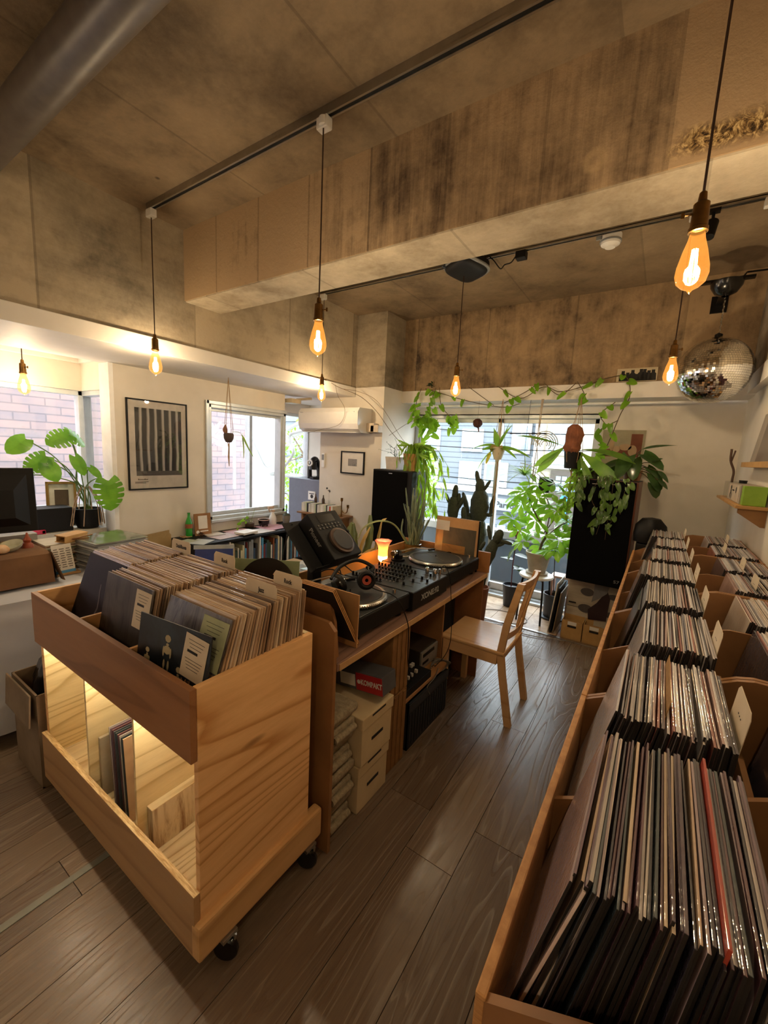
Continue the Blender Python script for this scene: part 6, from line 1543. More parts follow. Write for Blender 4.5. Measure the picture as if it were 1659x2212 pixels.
# ------------------------------------------------------------ far left: air conditioner, fridge etc.
t = thing('air_conditioner', 'white wall mounted air conditioner on the pier at the far left', 'air conditioner', (-3.05, 3.75, 1.72))
ax0, ax1, ay0, ay1, az0, az1 = -3.56, -2.70, 3.50, 3.7485, 1.722, 1.985
q = MB(); pr = [(ay1, az0), (ay0+.07, az0), (ay0+.02, az0+.035), (ay0, az0+.09), (ay0-.0, az1-.05), (ay0+.03, az1-.004), (ay1, az1)]
q.prism([(ax0, y, z) for y, z in pr], (ax1-ax0, 0, 0)); q.build('body', P_('ac_white', '#dcd8d2', .25, col2='#d7d3cd', coat=.3), t)
q = MB(); q.box((ax0+.04, ay0+.03, az0-.004), (ax1-.04, ay0+.12, az0+.004)); q.build('vane', P_('ac_vane', '#c9c4bd', .4), t)
q = MB(); q.box((ax0+.03, ay0-.0012, az1-.055), (ax0+.075, ay0+.001, az1-.05)); q.cyl((ax1-.05, ay0-.001, az1-.05), (ax1-.05, ay0+.002, az1-.05), .005, 10); q.build('marks', M['grey'], t)
q = MB(); q.box((-2.70, 3.66, 1.735), (-2.60, 3.748, 1.83), bev=.006); q.box((-2.65, 3.66, 1.735), (-2.547, 3.748, 1.81), bev=.006); q.build('pipe_cover', P_('cover_beige', '#d3c2ab', .5), t)
t = thing('door_closer', 'beige closer box high on the alcove wall left of the air conditioner', 'fitting', (-3.75, 3.5, 2.0))
q = MB(); q.box((-3.74, 3.43, 2.035), (-3.60, 3.58, 2.085), bev=.006); q.build('body', P_('beige_plastic', '#c9b796', .5), t)
q = MB(); q.tube([(-3.66, 3.56, 2.085), (-3.55, 3.70, 2.11)], .014, 8); q.build('arm', P_('beige_plastic2', '#bda98a', .5), t)
t = thing('remote_control', 'white remote control in its wall holder below the air conditioner', 'remote control', (-3.35, 3.75, 1.4))
q = MB(); q.box((-3.395, 3.728, 1.315), (-3.35, 3.749, 1.48), bev=.006); q.build('body', M['white'], t); q = MB(); q.box((-3.39, 3.726, 1.40), (-3.356, 3.729, 1.465)); q.build('display', M['grey'], t)
t = thing('framed_picture', 'small black framed photograph with wide white mount on the pier', 'picture', (-2.92, 3.75, 1.39))
q = MB(); x0, x1, z0, z1, yy = -3.10, -2.765, 1.265, 1.52, 3.749
for a, b in (((x0, yy-.02, z0), (x0+.014, yy, z1)), ((x1-.014, yy-.02, z0), (x1, yy, z1)), ((x0, yy-.02, z0), (x1, yy, z0+.014)), ((x0, yy-.02, z1-.014), (x1, yy, z1))): q.box(a, b, bev=.002)
q.build('frame', M['black'], t); q = MB(); q.box((x0+.01, yy-.010, z0+.01), (x1-.01, yy-.002, z1-.01)); q.build('mount', M['paper'], t)
q = MB(); q.box((-2.995, yy-.012, 1.355), (-2.87, yy-.0105, 1.435)); q.build('photograph', art_mat('photo_bw', ['#4a4744', '#8a8680', '#2c2a28'], 8, .5), t)
t = thing('fridge', 'grey refrigerator standing in the alcove with a white printed note on its side', 'refrigerator', (-3.8, 4.1, 0))
q = MB(); q.box((-4.08, 3.86, -.02), (-3.50, 4.40, 1.14), bev=.012); q.build('body', P_('fridge_grey', '#6d727c', .35, .3, col2='#686d77'), t)
q = MB(); q.box((-3.72, 3.853, .88), (-3.60, 3.859, .99)); nn_ = q.build('note', M['paper'], t)
q = MB(); q.lathe([(.0, 0), (.025, 0)], (-3.655, 3.852, .925), 14, rot=(PI/2, 0, 0)); q.box((-3.70, 3.850, .955), (-3.62, 3.8525, .965)); q.build('note_print', M['ink'], nn_)
t = thing('coffee_machine', 'black and white coffee machine on top of the grey refrigerator', 'coffee machine', (-3.75, 3.95, 1.14))
q = MB(); q.lathe([(.0, 0), (.07, .0), (.075, .03), (.03, .04), (.0, .04)], (-3.70, 3.96, 1.14), 24); q.tube(spl([(-3.72, 4.06, 1.15), (-3.74, 4.06, 1.28), (-3.73, 4.0, 1.38), (-3.72, 3.94, 1.39), (-3.72, 3.91, 1.35)], 6), .035, 12); q.cyl((-3.72, 3.93, 1.26), (-3.72, 3.93, 1.36), .045, 20); q.build('body', M['black_gloss'], t)
q = MB(); q.lathe([(.03, 0), (.042, 0), (.042, .02), (.03, .02)], (-3.72, 3.88, 1.345), 24, rot=(PI/2, 0, 0)); q.build('ring', M['white'], t)
q = MB(); q.cyl((-3.82, 3.98, 1.141), (-3.82, 3.98, 1.33), .03, 14, r2=.022); q.build('water_tank', M['dark_metal'], t)
# book row on a shelf below the picture
t = thing('wall_shelf', 'small shelf against the pier carrying the upright paperbacks', 'shelf', (-3.2, 3.62, .0))
q = MB(); q.box((-3.56, 3.50, .765), (-2.90, 3.748, .783), bev=.002); q.build('board', M['bin_wood'], t); q = MB(); q.box((-3.50, 3.52, 0), (-3.47, 3.74, .765)); q.box((-2.98, 3.52, 0), (-2.95, 3.74, .765)); q.build('supports', M['bin_wood'], t)
x = -3.53
for k in range(22):
    w_ = R.choice((.018, .022, .03)); h_ = .10+R.uniform(0, .012)
    if x+w_ > -2.98: break
    c = ['#d9d2c0', '#e4dfd2', '#cfc7b4', '#b9c39a', '#2a2a2a', '#d8d4ca', '#c9502f' if k > 15 else '#c8c0ae'][k % 7]
    q = MB(); q.box((x, 3.55, .784), (x+w_*.93, 3.70, .784+h_), bev=.001); tag(q.build('book', P_('pb%d' % k, c, .7), loc=(x, 3.6, .784)), 'small paperback in the row standing on the pier shelf', 'book', 'paperbacks on the pier shelf'); x += w_
for k, (x, c, lb) in enumerate(((-3.37, '#4a3830', 'left of the two small dark brown bottles on the paperbacks'), (-3.25, '#43332c', 'right of the two small dark brown bottles on the paperbacks'))):
    q = MB(); q.lathe([(.0, 0), (.018, 0), (.018, .045), (.007, .075), (.006, .10), (.0, .101)], (x, 3.62, .897), 16); tag(q.build('glass_bottle', P_('brown_glass%d' % k, c, .2), loc=(x, 3.62, .897)), lb, 'bottle')
t = thing('dried_flower', 'dried black and white flower in a little clear vase on the paperbacks', 'dried flower', (-3.15, 3.62, .897))
q = MB(); q.lathe([(.0, 0), (.016, 0), (.012, .03), (.016, .05)], (-3.16, 3.62, .897), 14); q.build('vase', M['clear'], t)
q = MB(); q.tube([(-3.16, 3.62, .90), (-3.165, 3.62, 1.04)], .002, 5)
for k in range(8): a = k*.8; q.leaf((-3.165, 3.62, 1.03+.004*k), (math.cos(a), math.sin(a), .7), (0, 0, 1), .035, .02, 'ovate', .2, n=3)
q.build('petals', P_('petal_pale', '#cfc6bf', .7), t)
q = MB(); q.lathe([(.0, -.014), (.013, 0), (.0, .014)], (-3.18, 3.60, 1.085), 10); q.lathe([(.0, -.012), (.012, 0), (.0, .012)], (-3.14, 3.60, 1.055), 10); q.build('dark_heads', M['ink'], t)
t = thing('candle_holder', 'dark brass two armed candle holder at the end of the paperback row', 'candle holder', (-2.93, 3.6, .783))
q = MB(); q.lathe([(.0, 0), (.03, .001), (.008, .01), (.006, .08)], (-2.955, 3.6, .784), 16)
q.tube(spl([(-2.955, 3.6, .86), (-2.92, 3.6, .83), (-2.88, 3.6, .84), (-2.865, 3.6, .89)], 6), .006, 8); q.tube([(-2.955, 3.6, .86), (-2.955, 3.6, .96)], .006, 8)
for p in ((-2.865, 3.6, .885), (-2.955, 3.6, .955)): q.lathe([(.006, 0), (.016, .008), (.013, .012), (.015, .04), (.012, .04)], p, 14)
q.build('holder', M['brass'], t)
# cactus behind the desk
t = thing('column_cactus', 'pale green ribbed cactus behind the tulip lamp', 'potted plant', (-1.95, 2.6, 0))
q = MB(); q.lathe([(.0, 0), (.09, 0), (.11, .08), (.12, .66), (.11, .66), (.0, .64)], (-1.95, 2.62, 0), 26); q.build('pot', P_('tall_pot', '#8c8478', .7), t)
q = MB()
def ribbed(q, pts, r, ribs=4, n=16, mi=0):
    P = spl(pts, 6); m_ = len(P); rr_ = [r*(1 if i < m_-4 else (m_-i)/5+.2) for i in range(m_)]
    n0 = len(q.v); q.tube(P, rr_, n, mi)
    for i in range(m_):
        for k in range(n):
            v = q.v[n0+i*n+k]; q.v[n0+i*n+k] = P[i] + (v-P[i])*(1+.35*math.cos(ribs*2*PI*k/n)+.08*math.sin(i*2.3))
for pts in ([(-1.96, 2.58, .64), (-1.95, 2.55, .80), (-1.93, 2.50, .98)], [(-1.93, 2.64, .64), (-1.90, 2.68, .82), (-1.90, 2.68, 1.03)], [(-1.97, 2.63, .64), (-2.0, 2.56, .86), (-2.0, 2.58, .97)]): ribbed(q, pts, .021)
q.build('columns', P_('cactus_pale', '#7b8757', .6, col2='#69764a'), t)
q = MB()
for pts in ([(-1.92, 2.6, .66), (-1.90, 2.58, .80), (-1.88, 2.66, .94)], [(-1.90, 2.66, .66), (-1.86, 2.72, .76), (-1.84, 2.76, .98)], [(-1.94, 2.56, .64), (-1.9, 2.62, .72), (-1.86, 2.7, .76)]): ribbed(q, pts, .010, 4, 12)
q.leaf((-1.84, 2.76, .97), (.2, .6, .5), (0, 0, 1), .06, .04, 'ovate', .1); q.build('yellow_stems', P_('cactus_yellow', '#c4a45c', .6), t)

# ------------------------------------------------------------ far end: speakers
CL = P_('speaker_front', '#060607', .9, col2='#050506', spec=.1)
t = thing('floor_speaker', 'tall black speaker at the left of the glazed doors, plants on its top', 'speaker', (-2.2, 3.6, 0))
q = MB(); q.box((-2.42, 3.43, .62), (-1.965, 3.74, 1.362), bev=.006); q.build('cabinet', M['black'], t)
q = MB(); q.box((-2.41, 3.42, .64), (-2.02, 3.432, 1.350), bev=.004); gr = q.build('grille', CL, t)
q = MB(); q.box((-2.225, 3.417, 1.327), (-2.185, 3.421, 1.333)); q.build('badge', M['steel'], gr)
q = MB(); q.box((-2.38, 3.46, 0), (-2.0, 3.72, .615), bev=.01); q.build('plinth_box', M['black'], t)
t = thing('floor_speaker', 'big black speaker with reddish side standing on cartons right of the glazed doors', 'speaker', (-.33, 3.9, .45))
RS = Euler((0, 0, math.radians(-3))).to_matrix(); so = Vector((-.582, 3.80, .532))
def SP(u, v, w): return so + RS @ Vector((u, v, w))     # u along the front, v into the cabinet, w up
q = MB(); q.obox(SP(.222, .17, .435), (.444, .30, .87), RS, bev=.004); q.build('cabinet', P_('cherry_side', '#6e3d28', .4, col2='#5e3321'), t)
q = MB(); q.obox(SP(.216, -.004, .435), (.432, .03, .862), RS, bev=.004); gr = q.build('grille', CL, t)
q = MB(); q.obox(SP(.222, .17, .872), (.444, .30, .004), RS); q.build('top_panel', M['black'], t)
text('badge', 'S7', .035, SP(.385, -.020, .055), RS @ Vector((1, 0, 0)), (0, 0, 1), P_('badge_grey', '#8a8a8a', .4), gr, .0005, sx=1.3)
q = MB(); q.obox(SP(.14, -.0195, .835), (.04, .002, .005), RS); q.obox(SP(.28, -.0195, .84), (.03, .002, .005), RS); q.build('badge', M['steel'], gr)
# cartons below it with a figure print
t = thing('picture_cartons', 'pair of pale cartons printed with dark shapes under the big right speaker', 'carton', (-.40, 3.95, 0))
def carton_mat():
    m, b = newmat('printed_carton'); n = noise(m, coords(m, (1, 1, 6)), 4, 2)
    lk(m, ramp(m, n, [(.4, H('#a39a8a')), (.6, H('#b4ab9a'))]), b.inputs['Base Color']); b.inputs['Roughness'].default_value = .6; return m
so2 = Vector((-.60, 3.91, 0)); CT = lambda u, v, w: so2 + RS @ Vector((u, v, w))
for k, (z0, z1) in enumerate(((.006, .262), (.265, .528))):
    q = MB(); q.obox(CT(.27, .15, (z0+z1)/2), (.47, .30, z1-z0-.004), RS, bev=.003); q.build('carton', carton_mat(), t)
def blob(q, pts, d=-.004): q.add([CT(u, d, w) for u, w in pts], [list(range(len(pts)))])
def ell(cu, cw, ru, rw, a0=0, n=18): return [(cu+ru*math.cos(2*PI*k/n), cw+rw*math.sin(2*PI*k/n)) for k in range(n)]
PSH = P_('print_shadow', '#4d4746', .6)
for e_ in ((.19, .42, .055, .035), (.40, .42, .055, .025), (.19, .27, .06, .038), (.40, .26, .06, .028)):
    q = MB(); blob(q, ell(*e_)); q.build('dark_oval', PSH, t)
q = MB(); blob(q, [(.24, .52), (.36, .52), (.34, .44), (.28, .38), (.23, .34), (.24, .42)], -.006); q.build('grey_shape', P_('print_mid', '#7c7c7e', .6), t)
q = MB(); blob(q, [(.34, .47), (.37, .40), (.36, .20), (.22, .18), (.21, .27), (.27, .34)], -.0055); q.build('plum_shape', P_('print_plum', '#2a1418', .5), t)
q = MB(); q.obox(CT(.08, -.004, .30), (.06, .002, .012), RS); q.obox(CT(.46, -.004, .40), (.05, .002, .010), RS); q.build('print_words', M['ink'], t)
for k, (x, lb) in enumerate(((-.485, 'left of the two small open kraft boxes on the tiles under the big speaker'), (-.312, 'right of the two small open kraft boxes on the tiles under the big speaker'))):
    t = thing('card_tray', lb, 'box', (x, 3.83, .005), 'small open kraft boxes')
    x0, x1, y0, y1, h = x-.083, x+.083, 3.775, 3.90, .168
    q = MB()
    for a, b in (((x0, y0, .005), (x1, y0+.004, h)), ((x0, y1-.004, .005), (x1, y1, h+.02)), ((x0, y0, .005), (x0+.004, y1, h)), ((x1-.004, y0, .005), (x1, y1, h)), ((x0, y0, .005), (x1, y1, .009))): q.box(a, b)
    q.build('body', P_('kraft_tray', '#b8935c', .8, col2='#ab8650'), t)
    q = MB(); q.box((x-.035, y0-.0015, h-.035), (x+.035, y0-.0003, h-.004)); q.build('label_card', M['paper'], t)
    q = MB(); q.obox((x, y0-.001, h-.048), (.07, .003, .018), bev=.001); q.build('handle_hole', M['ink'], t)
    q = MB()
    for j in range(5): q.box((x0+.008, y0+.012+.018*j, .01), (x1-.01-.02*(j % 2), y0+.016+.018*j, h-.015-.01*(j % 3)))
    q.build('inserts', M['card'], t)
for k in range(3):
    t = thing('thin_board', ('outer', 'middle', 'inner')[k]+' thin panel leaning against the left side of the pale cartons', 'panel', (-.70, 3.93, .005))
    q = MB(); q.box((-.685+.022*k, 3.80, .006), (-.678+.022*k, 4.12, .47-.04*k), rot=(0, math.radians(5), 0), piv=(-.68+.022*k, 3.9, .006)); q.build('panel', [M['paper'], M['black'], P_('panel_tan', '#8f7a62', .6)][k], t)
t = thing('cap', 'black cloth cap or bundle lying beside the far record bin and speaker', 'cap', (-.05, 3.85, 1.06))
q = MB(); q.lathe([(.0, .13), (.06, .12), (.10, .07), (.11, .0), (.10, -.06), (.0, -.07)], (-.02, 3.76, 1.015), 22, wob=lambda a, z: .1*math.sin(2*a)+.04*math.sin(5*a+z*30)); q.build('cloth', M['black'], t)
t = thing('speaker_stand', 'black box stand behind the far record bin carrying the cap', 'stand', (-.03, 3.87, 0))
q = MB(); q.box((-.10, 3.66, .006), (.08, 3.88, .945), bev=.005); q.build('body', M['black'], t)

# stool with schefflera
t = thing('round_stool', 'stool with pale round seat and thin black legs before the glazed doors', 'stool', (-.88, 4.03, 0))
sx, sy = -.875, 4.02
q = MB(); q.lathe([(.0, .462), (.12, .462), (.152, .455), (.158, .444), (.150, .432), (.0, .430)], (sx, sy, 0), 32); q.build('seat', M['white'], t)
for a in (.7, 2.3, 3.9, 5.4):
    q = MB(); c, s_ = math.cos(a), math.sin(a); q.tube(spl([(sx+.06*c, sy+.06*s_, .425), (sx+.115*c, sy+.115*s_, .420), (sx+.142*c, sy+.142*s_, .38), (sx+.165*c, sy+.165*s_, .005)], 5), .0095, 8); q.build('leg', M['black_gloss'], t)
t = thing('schefflera', 'umbrella plant with glossy finger leaves in a pale pot on the stool', 'potted plant', (sx, sy, .463))
q = MB(); q.lathe([(.0, .463), (.095, .463), (.105, .480), (.095, .483), (.0, .483)], (sx, sy, 0), 30); q.build('saucer', P_('cement', '#b8b0a0', .8), t)
q = MB(); q.lathe([(.0, .484), (.078, .484), (.105, .63), (.116, .645), (.117, .672), (.108, .673), (.103, .65), (.0, .645)], (sx, sy, 0), 32); q.build('pot', P_('pale_cement', '#bdb4a4', .8, col2='#aca392'), t)
SC = leafmat('schefflera_leaves', '#a2d850', '#6cb838', .5, .25)
q = MB(); qs = MB()
trunk = spl([(sx, sy, .65), (sx+.02, sy-.01, .76), (sx+.055, sy-.02, .87), (sx-.02, sy-.04, .98), (sx-.10, sy-.03, 1.10), (sx-.16, sy-.01, 1.24)], 6)
qs.tube(trunk, [.013-.008*i/len(trunk) for i in range(len(trunk))], 8)
qs.tube(spl([(sx+.03, sy-.02, .80), (sx+.14, sy-.04, .93), (sx+.23, sy-.06, 1.0)], 5), .005, 6); qs.tube(spl([(sx+.03, sy-.02, .86), (sx+.10, sy+.02, 1.0), (sx+.12, sy, 1.10)], 5), .005, 6)
qs.tube(spl([(sx, sy, .66), (sx+.14, sy+.05, .74), (sx+.22, sy+.04, .80)], 5), .004, 6); qs.tube(spl([(sx+.05, sy-.02, .87), (sx+.06, sy-.02, 1.1), (sx-.02, sy-.04, 1.26)], 5), .005, 6)
hubs = [(-1.03, 1.235, .13), (-.92, 1.20, .12), (-.79, 1.235, .13), (-1.07, 1.12, .13), (-1.00, 1.04, .14), (-.83, 1.12, .13), (-.74, 1.10, .12), (-.66, 1.00, .13), (-.92, .985, .12), (-1.12, .97, .12), (-.60, .86, .13), (-.69, .84, .11), (-.56, .96, .12), (-1.06, .87, .10), (-1.0, .78, .10), (-.86, .73, .11), (-.78, .72, .10), (-.70, .75, .11), (-.60, .76, .10), (-.93, .86, .09), (-1.13, 1.18, .12), (-.80, 1.33, .12), (-.95, 1.31, .12)]
rg = random.Random(21)
for hx, hz, L_ in hubs:
    hy = sy + rg.uniform(-.14, .08); h = Vector((hx, hy, hz)); n = rg.choice((6, 7, 8)); tl_ = Vector((rg.uniform(-.5, .5), rg.uniform(-.9, -.2), rg.uniform(.4, 1))).normalized()
    a_ = tl_.orthogonal().normalized(); b_ = tl_.cross(a_); near = min(trunk, key=lambda p: (p-h).length); qs.tube([near, (near+h)/2+Vector((0, 0, -.02)), h], .0022, 5)
    for k in range(n):
        a = 2*PI*k/n+rg.uniform(-.15, .15); d = (a_*math.cos(a)+b_*math.sin(a))*.95 + tl_*.12 + Vector((0, 0, -.15))
        q.leaf(h+d*.015, d, tl_, L_*rg.uniform(.95, 1.25), .052, 'oblan', .22, .12)
q.build('foliage', SC, t); qs.build('stem', P_('schefflera_stem', '#6b5a44', .7), t)
# rubber plant
t = thing('rubber_plant', 'slim dark leaved rubber plant in a black pot before the glazed doors', 'potted plant', (-1.16, 4.25, 0))
rx, ry = -1.16, 4.235
q = MB(); q.lathe([(.0, .006), (.065, .006), (.082, .20), (.088, .235), (.080, .236), (.076, .21), (.0, .205)], (rx, ry, 0), 26); q.build('pot', P_('navy_pot', '#12131c', .4), t)
q = MB(); q.tube(spl([(rx, ry, .2), (rx-.005, ry, .45), (rx+.005, ry, .68), (rx-.01, ry, .82)], 5), .006, 7); q.lathe([(.004, 0), (.010, .03), (.0, .10)], (rx-.01, ry, .81), 8); q.build('stem', P_('rubber_stem', '#5c2f36', .5), t)
q = MB(); DR = leafmat('rubber_leaves', '#3a4a3c', '#222e26', .12, .15)
for z, dx, dz, L_, W_ in ((.80, -.8, .8, .19, .055), (.78, .7, .4, .10, .05), (.70, .9, -.25, .17, .07), (.66, -.9, .35, .12, .06), (.62, -.5, -.9, .17, .065), (.56, .95, .0, .16, .07), (.50, -.9, .1, .15, .06), (.44, .9, -.3, .15, .065), (.40, .8, .3, .15, .06), (.74, -.2, .9, .12, .05)):
    q.leaf((rx, ry, z), (dx, rg.uniform(-.4, .1), dz), (0, -.3, 1), L_, W_, 'ovate', .15, .12)
q.build('foliage', DR, t)
q = MB(); q.leaf((rx, ry, .74), (.5, -.1, 1), (0, -1, .3), .10, .035, 'ovate', .1); q.build('pink_bud', P_('pink_sheath', '#d8456a', .4), t)
# dark pot with a thin tall plant
t = thing('thin_plant', 'thin stemmed plant in a dark grey plastic pot beside the stool', 'potted plant', (-.735, 4.2, 0))
q = MB(); q.lathe([(.0, .004), (.115, .004), (.12, .02), (.088, .022), (.098, .22), (.104, .25), (.096, .25), (.09, .21), (.0, .2)], (-.725, 4.2, 0), 28); q.build('pot', P_('dark_grey_pot', '#2a3036', .45), t)
q = MB(); q.tube(spl([(-.73, 4.2, .2), (-.75, 4.19, .45), (-.76, 4.18, .72), (-.75, 4.16, .85)], 5), .005, 6)
q.build('stem', P_('dark_stem', '#3a2f28', .7), t)
q = MB()
for k in range(8): a = k*.8; q.leaf((-.75, 4.16, .80+.01*k), (math.cos(a), math.sin(a)*.5-.2, .2), (0, 0, 1), .10, .04, 'oblan', .2)
q.build('foliage', SC, t)
t = thing('step_stool', 'small pinkish wooden step stool by the door frame behind the cartons', 'stool', (-.68, 4.33, 0))
q = MB(); q.box((-.79, 4.24, .395), (-.60, 4.40, .415), bev=.003); q.build('seat', P_('pink_wood', '#d9b3a0', .5), t)
for x in (-.775, -.615):
    q = MB(); q.box((x-.012, 4.25, .005), (x+.012, 4.39, .395)); q.build('leg', P_('pink_wood2', '#cfa48f', .5), t)
t = thing('floor_cable', 'loose pale cable lying on the tiles near the desk end', 'cable', (-1.1, 3.9, .006))
q = MB(); q.tube(spl([(-1.45, 3.85, .009), (-1.2, 4.02, .009), (-.95, 4.0, .009), (-.9, 3.85, .009), (-1.1, 3.7, .012), (-1.3, 3.65, .012), (-1.0, 3.6, .009), (-.75, 3.62, .009), (-.5, 3.7, .012)], 8), .004, 6); q.build('cord', P_('pale_cord', '#8f8a86', .5), t)

# opuntia cacti in front of the window
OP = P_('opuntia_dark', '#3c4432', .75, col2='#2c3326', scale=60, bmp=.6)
def pad(q, base, d, L, Wd, th_=.02, up=(0, -1, 0)):
    Wd *= 1.35; th_ *= 1.3
    d = Vector(d).normalized(); base = Vector(base); up = Vector(up); s_ = d.cross(up).normalized(); n = s_.cross(d)
    rm = Matrix((s_, n, d)).transposed(); c = base + d*(L/2)
    vs = []; nu, nv = 14, 10
    for j in range(nv+1):
        a = PI*j/nv
        for k in range(nu):
            b = 2*PI*k/nu; r = math.sin(a)**.8 if 0 < j < nv else 0
            v = Vector((Wd/2*r*math.cos(b), th_*r*math.sin(b), -L/2*math.cos(a))); v.x *= 1+.06*math.sin(9*a+b)
            vs.append(rm @ v + c)
    fs = [(j*nu+k, j*nu+(k+1) % nu, (j+1)*nu+(k+1) % nu, (j+1)*nu+k) for j in range(nv) for k in range(nu)]
    q.add(vs, fs, 0, True)
def opuntia(label, cx, cy_, z0, pads, potr=.09):
    t = thing('paddle_cactus', label, 'cactus', (cx, cy_, 0))
    q = MB(); q.lathe([(.0, .006), (potr*.75, .006), (potr, z0-.02), (potr*1.06, z0), (potr*.95, z0), (potr*.9, z0-.03), (.0, z0-.03)], (cx, cy_, 0), 24); q.build('pot', P_('clay_pot', '#8c5a40', .8), t)
    q = MB()
    for p in pads: pad(q, *p)
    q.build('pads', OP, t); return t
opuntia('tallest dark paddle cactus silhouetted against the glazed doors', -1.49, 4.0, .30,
    [((-1.47, 4.0, .28), (.02, 0, 1), .36, .12, .04), ((-1.47, 4.0, .58), (-.06, 0, 1), .36, .13, .045), ((-1.49, 4.0, .86), (.0, 0, 1), .36, .145, .05), ((-1.49, 4.0, 1.12), (-.08, 0, 1), .20, .075, .03),
     ((-1.515, 4.0, 1.25), (-.25, 0, 1), .15, .035, .018), ((-1.53, 4.0, 1.27), (-.10, 0, 1), .12, .03, .015), ((-1.465, 4.0, 1.19), (.55, 0, 1), .14, .026, .014),
     ((-1.425, 4.0, .96), (1, 0, .10), .08, .03, .015), ((-1.37, 4.0, .96), (.12, 0, 1), .21, .036, .018), ((-1.56, 4.0, .93), (-1, 0, .3), .07, .035, .02), ((-1.60, 4.0, .94), (-.35, 0, 1), .24, .04, .018), ((-1.55, 4.0, .85), (-.6, 0, .6), .13, .055, .025)])
opuntia('second dark paddle cactus left of the tallest one', -1.68, 3.82, .30,
    [((-1.69, 3.82, .28), (.0, 0, 1), .36, .12, .04), ((-1.695, 3.82, .60), (.0, 0, 1), .36, .11, .04), ((-1.695, 3.82, .88), (.02, 0, 1), .26, .09, .035), ((-1.69, 3.82, 1.08), (.06, 0, 1), .17, .045, .02),
     ((-1.65, 3.82, 1.0), (.45, 0, 1), .17, .035, .018), ((-1.64, 3.82, 1.07), (.0, 0, 1), .10, .028, .015), ((-1.73, 3.82, 1.04), (-.5, 0, 1), .13, .026, .014), ((-1.63, 3.82, .82), (.6, 0, 1), .15, .05, .02), ((-1.57, 3.82, .90), (-.1, 0, 1), .14, .04, .02)])
opuntia('small leaning paddle cactus right behind the desk end', -1.22, 3.45, .40,
    [((-1.22, 3.45, .38), (.05, 0, 1), .24, .08, .03), ((-1.20, 3.45, .56), (.30, 0, 1), .30, .075, .035), ((-1.12, 3.45, .80), (.35, 0, 1), .14, .06, .028), ((-1.10, 3.45, .84), (1, 0, -.12), .13, .026, .014), ((-1.11, 3.45, .78), (.8, 0, .45), .09, .022, .012), ((-1.16, 3.45, .83), (-.25, 0, 1), .13, .026, .014), ((-1.27, 3.45, .62), (-.2, 0, 1), .16, .04, .02), ((-1.25, 3.45, .72), (.5, 0, 1), .10, .025, .013)], .08)

# plants on the left speaker
t = thing('planter_box', 'pale square planter with a wiry dry bush on the left speaker', 'potted plant', (-2.26, 3.58, 1.363))
q = MB(); q.prism([(-2.31, 3.50, 1.364), (-2.20, 3.50, 1.364), (-2.17, 3.50, 1.49), (-2.33, 3.50, 1.49)], (0, .14, 0)); q.build('pot', P_('pale_planter', '#c5bdb4', .6), t)
q = MB(); rg = random.Random(31)
for k in range(12):
    p = Vector((-2.25, 3.57, 1.48)); d = Vector((rg.gauss(0, .5), rg.gauss(0, .3), 1))
    for j in range(6):
        n_ = p + d.normalized()*.035; q.tube([p, n_], .0014, 4, cap=False); p = n_; d = d + Vector((rg.gauss(0, .7), rg.gauss(0, .5), rg.gauss(0, .3)))
        q.leaf(p, (rg.gauss(0, 1), rg.gauss(0, 1), rg.gauss(0, 1)), (0, 0, 1), .012, .008, 'ovate', 0, n=2)
q.build('wiry_stems', P_('wiry_green', '#54614e', .7), t)
t = thing('orchid_cactus', 'big trailing orchid cactus in a tan pot spilling off the left speaker', 'potted plant', (-2.06, 3.55, 1.363))
ox, oy = -2.06, 3.57
q = MB(); q.lathe([(.0, 1.364), (.065, 1.364), (.085, 1.50), (.09, 1.53), (.08, 1.53), (.0, 1.51)], (ox, oy, 0), 24); q.build('pot', P_('tan_pot', '#b58a50', .7), t)
q = MB(); OC = leafmat('orchid_cactus_leaves', '#a3c845', '#6f9f2e', .5, .35); rg = random.Random(33)
for k in range(60):
    a = rg.uniform(-1.2, 2.2) if k < 44 else rg.uniform(0, 6.28); o = Vector((ox, oy, 1.53)); out = Vector((math.cos(a)*1.1+.12, -abs(math.sin(a))*.35, 0)); reach = rg.uniform(.05, .30); drop = rg.uniform(-.05, .65)*(1 if out.x > -.3 else .35)
    P = spl([o, o+out*reach*.6+Vector((0, 0, .09)), o+out*reach+Vector((.02, 0, -drop*.35)), o+out*reach*1.15+Vector((.04, 0, -drop))], 4)
    q.tube(P[:-2], .0018, 4, cap=False)
    for j in range(3, len(P)-1, 2 if drop > .2 else 3):
        d = (P[j+1]-P[j]).normalized() + Vector((rg.gauss(0, .3), rg.gauss(0, .2), -.5)); q.leaf(P[j], d, (rg.gauss(0, .4), -1, .2), rg.uniform(.08, .15), rg.uniform(.016, .028), 'strap', rg.uniform(-.2, .3), .1, n=4)
q.build('foliage', OC, t)
q = MB()
for k in range(14):
    a = rg.uniform(-.6, 2); p = Vector((ox+.10+rg.uniform(0, .25), oy-.05, 1.30-rg.uniform(0, .3))); q.leaf(p, (.25*rg.gauss(0, 1), -.1, -1), (rg.gauss(0, .4), -1, .2), .17, .03, 'strap', .1, .1, n=4)
q.build('hanging_tips', OC, t)

